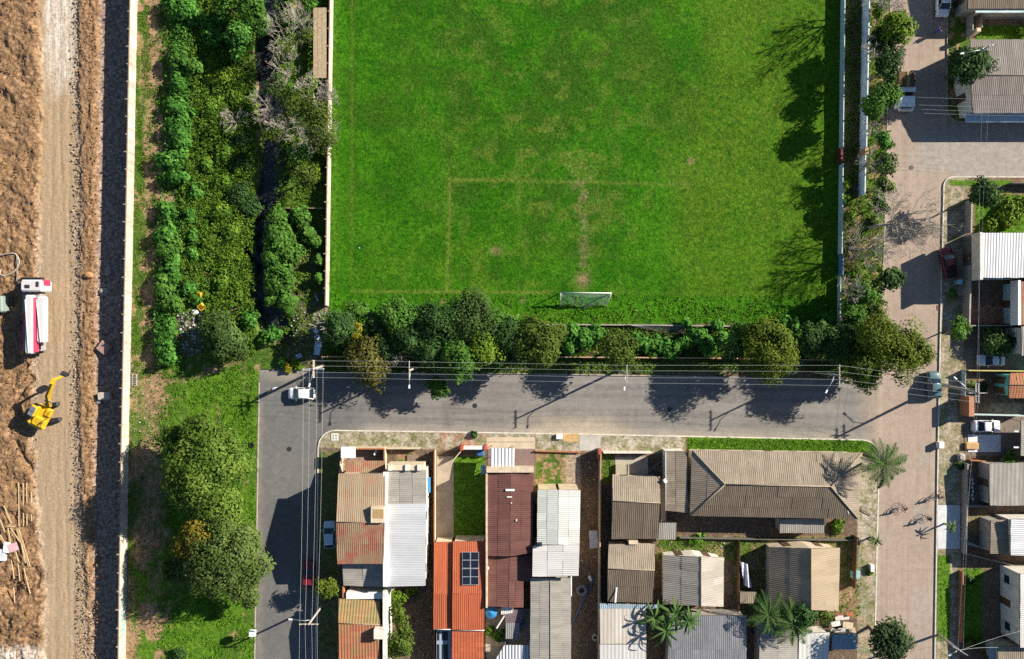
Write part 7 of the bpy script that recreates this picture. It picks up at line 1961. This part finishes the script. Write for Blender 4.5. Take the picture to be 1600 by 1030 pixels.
def bicycle(label, loc, rz, mat):
    t = thing('bicycle', label, 'bicycle', loc, rz)
    rot = Matrix.Rotation(math.pi / 2, 3, 'X')
    for x in (-.52, .54):
        m = MB(); n = 22; r1, r2 = .335, .026
        vs = []; fs = []
        for k in range(n):
            a = 2 * math.pi * k / n
            for j in range(6):
                b = 2 * math.pi * j / 6; rr = r1 + r2 * math.cos(b); vs.append((rr * math.cos(a), r2 * math.sin(b), rr * math.sin(a)))
        for k in range(n):
            for j in range(6): fs.append((k * 6 + j, k * 6 + (j + 1) % 6, ((k + 1) % n) * 6 + (j + 1) % 6, ((k + 1) % n) * 6 + j))
        m.add(vs, fs); w = m.build('wheel', M_TYRE, t, smooth=True); w.location = (x, 0, .36)
        q = MB()
        for k in range(10):
            a = 2 * math.pi * k / 10; q.tube([(0, 0, 0), (.33 * math.cos(a), 0, .33 * math.sin(a))], .005, 3)
        q.lathe([(.03, -.05), (.03, .05)], (0, 0, 0), 8, rot); q.build('spokes', M_METAL, w)
    f = MB()
    for a, b in (((-.52, 0, .36), (-.08, 0, .32)), ((-.08, 0, .32), (-.24, 0, .88)), ((-.52, 0, .36), (-.22, 0, .8)), ((-.08, 0, .32), (.38, 0, .78)), ((-.22, 0, .82), (.36, 0, .86)), ((.36, 0, .95), (.54, 0, .36))): f.tube([a, b], .022, 6)
    f.build('frame', mat, t)
    h = MB(); h.tube([(.44, .26, 1.02), (.36, .1, 1.03), (.36, -.1, 1.03), (.44, -.26, 1.02)], .016, 6); h.tube([(.36, 0, .95), (.36, 0, 1.03)], .016, 6); h.build('handlebar', M_DMETAL, t)
    s = MB(); s.bevbox((-.25, 0, .92), (.26, .14, .06), .03); s.build('saddle', M_BLACKP, t)
    c = MB(); c.tube([(-.08, .12, .2), (-.08, -.12, .44)], .015, 5); c.build('crank', M_DMETAL, t)
cl = lambda n, c: simple('cloth_' + n, c, .85, var=.08)
person('person in blue and white walking at the head of the left street', (*W(431, 607)[:2], .02), R(200), walk_pose(), cl('blue', (.05, .13, .42)), cl('pale', (.5, .52, .56)))
for lb, x, y, hd, sh, trs, bm in (('red and blue', 1408, 792, 115, (.45, .07, .06), (.06, .13, .28), (.30, .29, .28)), ('dark green', 1446, 808, 140, (.05, .09, .06), (.03, .035, .04), (.10, .16, .18)), ('pale pink', 1462, 774, 60, (.55, .40, .36), (.10, .04, .16), (.28, .05, .06)), ('deep blue', 1459, 53, 30, (.06, .08, .40), (.05, .06, .16), (.05, .05, .06))):
    p = W(x, y); pz = (p.x, p.y, .02)
    bicycle('bicycle ridden by the person in %s clothes' % lb, pz, R(hd), simple('bike_' + lb.replace(' ', '_'), bm, .4, .3))
    person('person in %s clothes riding a bicycle on the right street' % lb, pz, R(hd), ride_pose(), cl(lb.replace(' ', '_'), sh), cl(lb.replace(' ', '_') + '_legs', trs))

# ------------------------------------------------------------ clutter on the site
def rock(name, label, px, py, r, z, mat, cat, seed, flat=.6, ell=1.2, rz=0, group=None):
    rng = random.Random(seed); bm = bmesh.new(); bmesh.ops.create_icosphere(bm, subdivisions=2, radius=1)
    for v in bm.verts: v.co *= rng.uniform(.8, 1.12)
    me = bpy.data.meshes.new(name); bm.to_mesh(me); bm.free(); me.materials.append(mat)
    o = bpy.data.objects.new(name, me); link(o); p = W(px, py, z); o.location = p; rr = r * S; o.scale = (rr * ell, rr / ell, rr * flat); o.rotation_euler.z = R(rz)
    return tag(o, label, cat, group)
solo('concrete_block', 'tilted reddish concrete block in the shade of the long wall', 'block', 152, 535, 170, 552, -.9, -.3, simple('block_reddish', (.34, .22, .18), .9), .08, rz=R(-38))
solo('concrete_block', 'beige square block in the shade of the long wall', 'block', 152, 613, 171, 625, -.9, -.2, simple('block_sand', (.44, .40, .32), .9), .08, rz=R(5))
rock('stone', 'round pale stone beside the beige square block', 154, 628, 4, -.75, M_CONC, 'stone', 3)
rock('stone', 'flat oval grey stone in the shade of the long wall', 163, 455, 7, -.85, M_CONC, 'stone', 4, .35)
rock('stone', 'pale broken stone above the oval grey stone', 169, 424, 6, -.85, M_CONC, 'stone', 5, .5, .7)
rock('boulder', 'orange brown clod of earth on the gravel berm', 138, 430, 7, -.5, simple('clod', (.36, .20, .10), .95), 'clod', 6)
M_PILE = simple('ribbed_pile', (.42, .30, .18), .85, var=.25)
def ribbed(label, x0, y0, x1, y1, group):
    a, b = W(x0, y0, -.35), W(x1, y1, -.35); n = max(6, int((b - a).length / .32)); pts = []; rs = []
    for i in range(2 * n + 1):
        pts.append((b - a) * (i / (2 * n))); rs.append(.10 if i % 2 else .065)
    m = MB(); m.tube(pts, rs, 8); o = m.build('ribbed_pile', M_PILE); o.location = a; tag(o, label, 'pile', group)
for x, y0, y1 in ((29, 754, 822), (36, 755, 822), (41.5, 756, 821), (48.5, 769, 815)): ribbed('long ribbed pile lying in the bundle on the dirt', x, y0, x + .5, y1, 'ribbed piles in the upper bundle')
for x, y0, x1, y1 in ((18, 875, 22, 905), (27, 872, 31, 908), (37, 888, 47, 928), (21, 918, 23, 942)): ribbed('half buried ribbed pile below the timber heap', x, y0, x1, y1, 'ribbed piles below the timber')
for i, (x0, y0, x1, y1) in enumerate(((6, 790, 18, 818), (26, 826, 44, 883), (29, 826, 47, 885), (12, 824, 18, 858), (15, 823, 30, 845), (0, 812, 8, 832), (0, 836, 10, 852), (33, 850, 40, 880), (9, 822, 24, 823), (24, 862, 30, 878))):
    a, b = W(x0, y0, -.1 + .06 * i), W(x1, y1, -.1 + .05 * i); d = b - a; m = MB(); m.box((0, 0, 0), (d.length, .13, .06)); o = m.build('timber_plank', simple('plank_fresh', (.56, .42, .24), .8)); o.location = (a + b) / 2; o.rotation_euler.z = math.atan2(d.y, d.x)
    tag(o, 'loose timber plank in the heap beside the pink sheet', 'plank', 'planks of the timber heap')
solo('plastic_sheet', 'pink sheet lying on the timber heap', 'sheet', 13, 849, 28, 862, .35, .38, simple('sheet_pink', (.66, .40, .42), .6), .01, rz=R(20))
solo('plastic_sheet', 'white sheet beside the pink one on the timber heap', 'sheet', 5, 847, 15, 864, .3, .33, M_WHITEP, .01, rz=R(-8))
solo('white_box', 'white crate at the edge of the timber heap', 'box', -4, 859, 7, 877, -.3, .2, simple('crate_pale', (.60, .62, .68), .6), .04)
solo('site_machine', 'grey green machine housing at the edge of the site', 'machine', -32, 462, 3, 488, -.9, .8, simple('machine_green', (.22, .27, .25), .6), .2)
solo('site_beam', 'dark beam on the pit bottom beside the pump truck', 'beam', 12, 455, 19, 500, -1.2, -.9, simple('beam_brown', (.18, .13, .09), .9), .03)
def rocks_stuff(name, label, pts, size, z, mat, seed):
    rng = np.random.default_rng(seed); n = len(pts)
    oc = np.array([(1, 0, 0), (-1, 0, 0), (0, 1, 0), (0, -1, 0), (0, 0, 1), (0, 0, -1)], float)
    T = np.array([(0, 2, 4), (2, 1, 4), (1, 3, 4), (3, 0, 4), (2, 0, 5), (1, 2, 5), (3, 1, 5), (0, 3, 5)])
    s = size * (.3 + 1.2 * rng.random((n, 1, 1)) ** 2.5) * (.7 + .6 * rng.random((n, 6, 1)))
    a = rng.random(n) * 6.28; cs, sn = np.cos(a), np.sin(a)
    V = oc[None] * s; X = V[..., 0] * cs[:, None] - V[..., 1] * sn[:, None]; Y = V[..., 0] * sn[:, None] + V[..., 1] * cs[:, None]
    V = np.stack([X + ((pts[:, 0] - 800) * S)[:, None], Y - ((pts[:, 1] - 515) * S)[:, None], V[..., 2] * .7 + z], -1).reshape(-1, 3)
    Q = (T[None] + (np.arange(n) * 6)[:, None, None]).reshape(-1, 3)
    o = np_mesh(name, V, Q, mat, None, {'var': np.repeat(rng.random(n), 6)}, tris=True); tag(o, label, kind='stuff'); return o
def m_rock(name, a, b):
    t = NT(name); t.bsdf(t.ramp(t.attr('var'), [(0, a), (1, b)]), .9, spec=.1); return t.m
M_RUB = m_rock('rubble', (.16, .105, .065), (.44, .36, .28)); M_CLOD = m_rock('earth_clods', (.14, .078, .038), (.34, .205, .115)); M_LIT = m_rock('litter', (.16, .155, .15), (.58, .58, .58))
rocks_stuff('berm_rubble', 'stones and rubble along the edge of the haul road', rand_pts(5200, 104, -20, 152, 1040, 41, lambda X, Y: np.exp(-((X - np.interp(Y, [0, 350, 620, 760, 1030], [116, 120, 116, 120, 135])) / 10) ** 2)), .13, -.72, M_RUB, 42)
rocks_stuff('earth_clods', 'loose earth clods over the dug ground', rand_pts(3800, -10, -20, 58, 1040, 43), .10, -.42, M_CLOD, 44)
rocks_stuff('berm_clods', 'loose clods on the dirt berm', rand_pts(2200, 118, -20, 150, 1040, 45), .11, -.50, M_CLOD, 46)
rocks_stuff('shade_stones', 'pale stones on the dark soil along the long wall', rand_pts(800, 150, -20, 196, 1040, 47), .10, -.98, M_RUB, 48)
rocks_stuff('litter', 'scattered litter and rubbish beside the grey bush', rand_pts(420, 278, 488, 322, 556, 49, lambda X, Y: np.exp(-((X - 298) / 16) ** 2)), .20, .16, M_LIT, 50)
rocks_stuff('litter', 'small litter on the trodden ground along the wall', rand_pts(170, 205, 570, 262, 800, 51), .10, .14, M_LIT, 52)
rocks_stuff('litter', 'rubbish on the dark ground at the pitch wall end', rand_pts(160, 455, 430, 512, 568, 53), .16, .16, M_LIT, 54)

# ------------------------------------------------------------ other small things
pr = thing('plank_roof', 'long weathered plank roof beside the pitch wall', 'roof', W(500, 65, .1))
for i in range(3): pbox(pr, 'board', 489.5 + i * 6.9, 12, 489.5 + i * 6.9 + 6.5, 122, 1.95, 2.02, M_WOOD)
for x, y in ((493, 20), (507, 20), (493, 65), (507, 65), (493, 115), (507, 115)): pbox(pr, 'post', x - .8, y - .8, x + .8, y + .8, 0, 1.94, M_WOODD)
for y in (18, 65, 117): pbox(pr, 'beam', 490, y - 1, 509.5, y + 1, 1.82, 1.945, M_WOODD)
def yellow_thing():
    t = thing('yellow_cart', 'broken yellow plastic cart dumped among the shrubs', 'cart', W(316, 470, .1)); Y = simple('plastic_yellow', (.62, .40, .02), .5); m = MB()
    for n, c, s, rz in (('tub', (313, 462), (.75, 1.15, .45), -12), ('lid', (315.5, 479), (1.05, .95, .4), 38)):
        p = W(*c, .5) - Vector(t.location); q = MB(); q.bevbox((0, 0, .25), s, .08); o = q.build(n, Y, t); o.location = (p.x, p.y, .35 if n == 'tub' else .3); o.rotation_euler = (R(14), R(-10), R(rz))
        q = MB(); q.box((0, 0, .25 + s[2] / 2), (s[0] * .55, s[1] * .7, .02)); q.build('hollow', simple('hollow_brown', (.20, .10, .01), .7), o)
yellow_thing()
solo('rubbish_bag', 'white rubbish bag beside the yellow cart', 'bag', 298, 483, 310, 492, .1, .6, M_WHITEP, .22, rz=R(20))
solo('black_crate', 'black crate under the yellow cart', 'crate', 309, 489, 323, 502, .1, .55, M_BLACKP, .05, rz=R(-15))
for lb, x0, y0, x1, y1, rz in (('large blue white sheet dumped at the pitch wall end', 491, 534, 501, 555, -8), ('small blue sheet above the large dumped one', 491, 524, 500, 532, 20), ('folded white sheet by the dead twigs', 490, 514, 497, 521, 35), ('white sheet scrap near the street verge', 462, 553, 471, 560, 20), ('thin white pole leaning at the pitch wall', 493, 458, 495, 471, 25)):
    solo('dumped_sheet', lb, 'sheet', x0, y0, x1, y1, .25, .29, simple('sheet_bluewhite', (.52, .64, .78), .6), .01, rz=R(rz))
def ring(label, px, py, r, mat, cat='tyre', name='tyre', z=.14, grp=None):
    m = MB(); vs = []; fs = []; n = 20; R1, R2q = r * S * .72, r * S * .3
    for k in range(n):
        a = 2 * math.pi * k / n
        for j in range(8):
            b = 2 * math.pi * j / 8; rr = R1 + R2q * math.cos(b); vs.append((rr * math.cos(a), rr * math.sin(a), R2q * .9 * math.sin(b) + R2q * .9))
    for k in range(n):
        for j in range(8): fs.append((k * 8 + j, k * 8 + (j + 1) % 8, ((k + 1) % n) * 8 + (j + 1) % 8, ((k + 1) % n) * 8 + j))
    m.add(vs, fs); o = m.build(name, mat, smooth=True); p = W(px, py); o.location = (p.x, p.y, z); tag(o, label, cat, grp)
ring('white painted tyre ring on the dark verge', 1250, 568, 4.2, M_WHITEP); ring('blue painted tyre beside the white ring', 1254, 566, 3.6, M_BLUEP, z=.1); ring('pale tyre at the kerb near the yellow olive tree', 1237, 582, 3.2, simple('tyre_blue_pale', (.4, .45, .65), .7))
ring('black tyre lying at the left street kerb', 394, 695, 4.2, M_TYRE); ring('cable drum ring lying in the dark lane', 930, 995, 5.5, simple('drum_grey', (.42, .38, .33), .8), 'cable drum', 'cable_drum')
ring('grey coil of pipe on the ground of the dark lane', 909, 921, 9, simple('coil_grey', (.17, .18, .2), .6), 'pipe', 'pipe_coil')
sp = thing('sign_post', 'short white sign box on a post at the left street kerb', 'sign', W(402, 985, .05)); pbox(sp, 'sign_box', 389, 986, 398, 995, 2.6, 3.2, M_WHITEP); m = MB(); m.tube([(0, 0, 0), (0, 0, 2.9)], .05, 6); m.build('post', M_METAL, sp)
gr = thing('drain_grate', 'dark drain grate at the foot of the long wall', 'grate', W(211, 594, .12)); pbox(gr, 'frame', 206, 585, 214, 603, .14, .24, M_CONC)
for k in range(5): pbox(gr, 'slot', 207.5, 586.5 + k * 3.2, 212.5, 588.8 + k * 3.2, .2, .25, M_DMETAL)
mg = thing('pavement_marker', 'white square drain cover on the corner pavement', 'cover', W(523, 683, .15)); pbox(mg, 'plate', 517.5, 677.5, 528.5, 688.5, .14, .20, M_WHITEP)
for a in range(2):
    for b in range(2): pbox(mg, 'cell', 519 + a * 4.6, 679 + b * 4.6, 522.4 + a * 4.6, 682.4 + b * 4.6, .19, .206, M_CONC)
def cloth():
    n = 14; P = []; rng = np.random.default_rng(4)
    V = []
    for i in range(n):
        for j in range(n):
            u, v = i / (n - 1), j / (n - 1)
            p = W(1157 + 12 * u + 7 * v, 878 + 38 * v + 4 * u, 1.6); V.append((p.x, p.y, 1.5 + .35 * math.sin(u * 9 + v * 4) * .5 - .5 * abs(u - .5) + .1 * rng.random()))
    idx = np.arange(n * n).reshape(n, n); Q = np.stack([idx[:-1, :-1], idx[1:, :-1], idx[1:, 1:], idx[:-1, 1:]], -1).reshape(-1, 4)
    tag(np_mesh('laundry_cloth', np.array(V), Q, simple('cloth_lilac', (.62, .60, .70), .8, var=.1), smooth=True), 'crumpled white lilac cloth hanging beside the cream gabled house', 'cloth')
cloth()
for i in range(6): solo('laundry', 'pale garment on the line in the dark yard', 'garment', 1517.5 + (i % 2), 748 + i * 6, 1521 + (i % 2), 751.5 + i * 6, 1.2, 1.25, simple('garment_pale', (.55, .60, .62), .8), .01, 'garments on the line')
cable('clothes_line', 'thin line strung across the dark laundry yard', [(1519, 735), (1519.5, 760), (1520, 786)], 1.3, .02, M_WIRE, 'line')
def signb():
    c = W(1522, 413, 1.6); t = thing('shop_sign', 'white upright sign board with dark stripe behind the front wall', 'sign', (c.x, c.y, .1), R(-66))
    m = MB(); m.box((0, 0, 1.5), (2.5, .75, .06)); m.build('board', M_WHITEP, t)
    m = MB(); m.box((.25, .12, 1.536), (1.5, .22, .008)); m.build('dark_stripe', simple('sign_dark', (.10, .05, .07), .6), t)
    m = MB(); m.lathe([(.13, 0), (.13, .008)], (-.95, .0, 1.533), 12); m.build('emblem', simple('sign_grey', (.2, .2, .25), .6), t)
    for x in (-1.0, 1.0): m = MB(); m.tube([(x, 0, 0), (x, 0, 1.47)], .04, 6); m.build('post', M_METAL, t)
signb()
solo('meter_box', 'blue meter box on the front wall near the red pickup', 'box', 1499.5, 437, 1504.5, 444, .1, 1.5, simple('meter_blue', (.30, .52, .72), .6))
solo('meter_box', 'white meter box on the right pavement', 'box', 1467.5, 691, 1475.5, 701, .1, .9, M_WHITEP)
solo('meter_box', 'white meter box at the kerb below the small rosette palm', 'box', 1360.5, 883, 1366.5, 894, .1, .8, M_WHITEP)
solo('water_tank', 'teal box beside the dark plank fence', 'tank', 1332, 893, 1344, 905, .1, .9, simple('box_teal', (.25, .45, .45), .6), .08)
solo('junk_pile', 'grey drum and junk at the front fence', 'junk', 1498, 709, 1510, 721, .1, .8, M_CONC, .25)
cable('blue_hose', 'blue hose running down the dark lane', [(928, 900), (922, 918), (911, 938), (904, 955), (893, 975)], .2, .07, simple('hose_blue', (.08, .18, .45), .6))
solo('white_cloth', 'white bundle on the blue hose in the dark lane', 'bundle', 920, 900, 925, 909, .15, .5, M_WHITEP, .15, rz=R(25))
solo('grey_sheet', 'grey corrugated sheet leaning in the dark lane', 'sheet', 921, 829, 934, 857, .9, .96, simple('sheet_grey_lane', (.42, .46, .54), .6), .02, rz=R(3))
cable('blue_hose', 'blue and red hose lying by the hipped house wing', [(1014, 738), (1024, 728), (1034, 721), (1040, 717)], .25, .06, simple('hose_lightblue', (.15, .32, .5), .6))
solo('dish', 'white satellite dish on the hipped house wing', 'dish', 1036.5, 748.5, 1042, 755.5, 3.5, 3.7, M_WHITEP, .08, rz=R(30))
solo('white_plank', 'white tube leaning in the corner house yard', 'tube', 585, 700, 588.5, 712, 1.0, 1.1, M_WHITEP, .03, rz=R(-20))
solo('door_mat', 'brown animal pen board on the upper pitch', 'board', 1074, 248, 1085, 256, .12, .2, M_TAN, .03) if False else None
solo('street_drain', 'small dark red drain patch on the right street', 'drain', 1463.5, 477, 1466.5, 485, -.02, .03, simple('drain_red', (.16, .05, .03), .8), .01)
bz = cable('fence_post', 'thin leaning pole with shadow near the palm corner', [(1343, 794), (1352, 800), (1362, 805)], .3, .05, M_WOODD, 'pole')
solo('litter_scrap', 'tiny pale blue scrap of litter on the pitch near the stream side wall', 'litter', 560.5, 386.5, 562.5, 388.5, .1, .2, simple('litter_blue', (.45, .6, .72), .6), .03)
for k, lb in enumerate(('long pale pole lying across the weathered roof yard', 'pale pole crossing over the long one in the weathered roof yard', 'third thin pale pole under the crossing pair by the weathered roof')): cable('yard_pole', lb, [(1500 + 2 * k, 842 + 3 * k), (1520 + 3 * k, 850 + 2 * k), (1540, 859 - k)], .6 + .1 * k, .04, M_TEALW, 'pole')

for i, (x0, y0, x1, y1, n, lb) in enumerate(((668, 700, 680, 1030, 120, 'rubble and leaves on the floor of the alley by the white roofed house'), (906, 708, 934, 1030, 200, 'stones and scraps on the floor of the dark lane'), (1030, 842, 1148, 868, 160, 'scraps and stones in the sunny back yard'), (1154, 842, 1328, 960, 260, 'stones and scraps around the cream gabled house'), (1508, 730, 1545, 788, 120, 'scraps on the floor of the dark laundry yard'), (606, 916, 680, 1030, 160, 'scraps under the trees behind the tiled house'), (1506, 545, 1598, 712, 160, 'scraps on the parking yard floor'))):
    rocks_stuff('yard_rubble', lb, rand_pts(n, x0, y0, x1, y1, 60 + i), .13, .17, M_RUB, 70 + i)

for i, (x, y, lb) in enumerate(((742, 634, 'iron manhole cover on the main street before the driveway gate'), (1046, 640, 'iron manhole cover on the main street before the hipped house'), (452, 702, 'iron manhole cover on the left street'), (1424, 262, 'iron manhole cover at the mouth of the side street'))):
    m = MB(); m.lathe([(.36, 0), (.36, .012), (.32, .016)], (0, 0, 0), 18); o = m.build('manhole_cover', M_DMETAL); p = W(x, y); o.location = (p.x, p.y, .008); tag(o, lb, 'manhole cover')
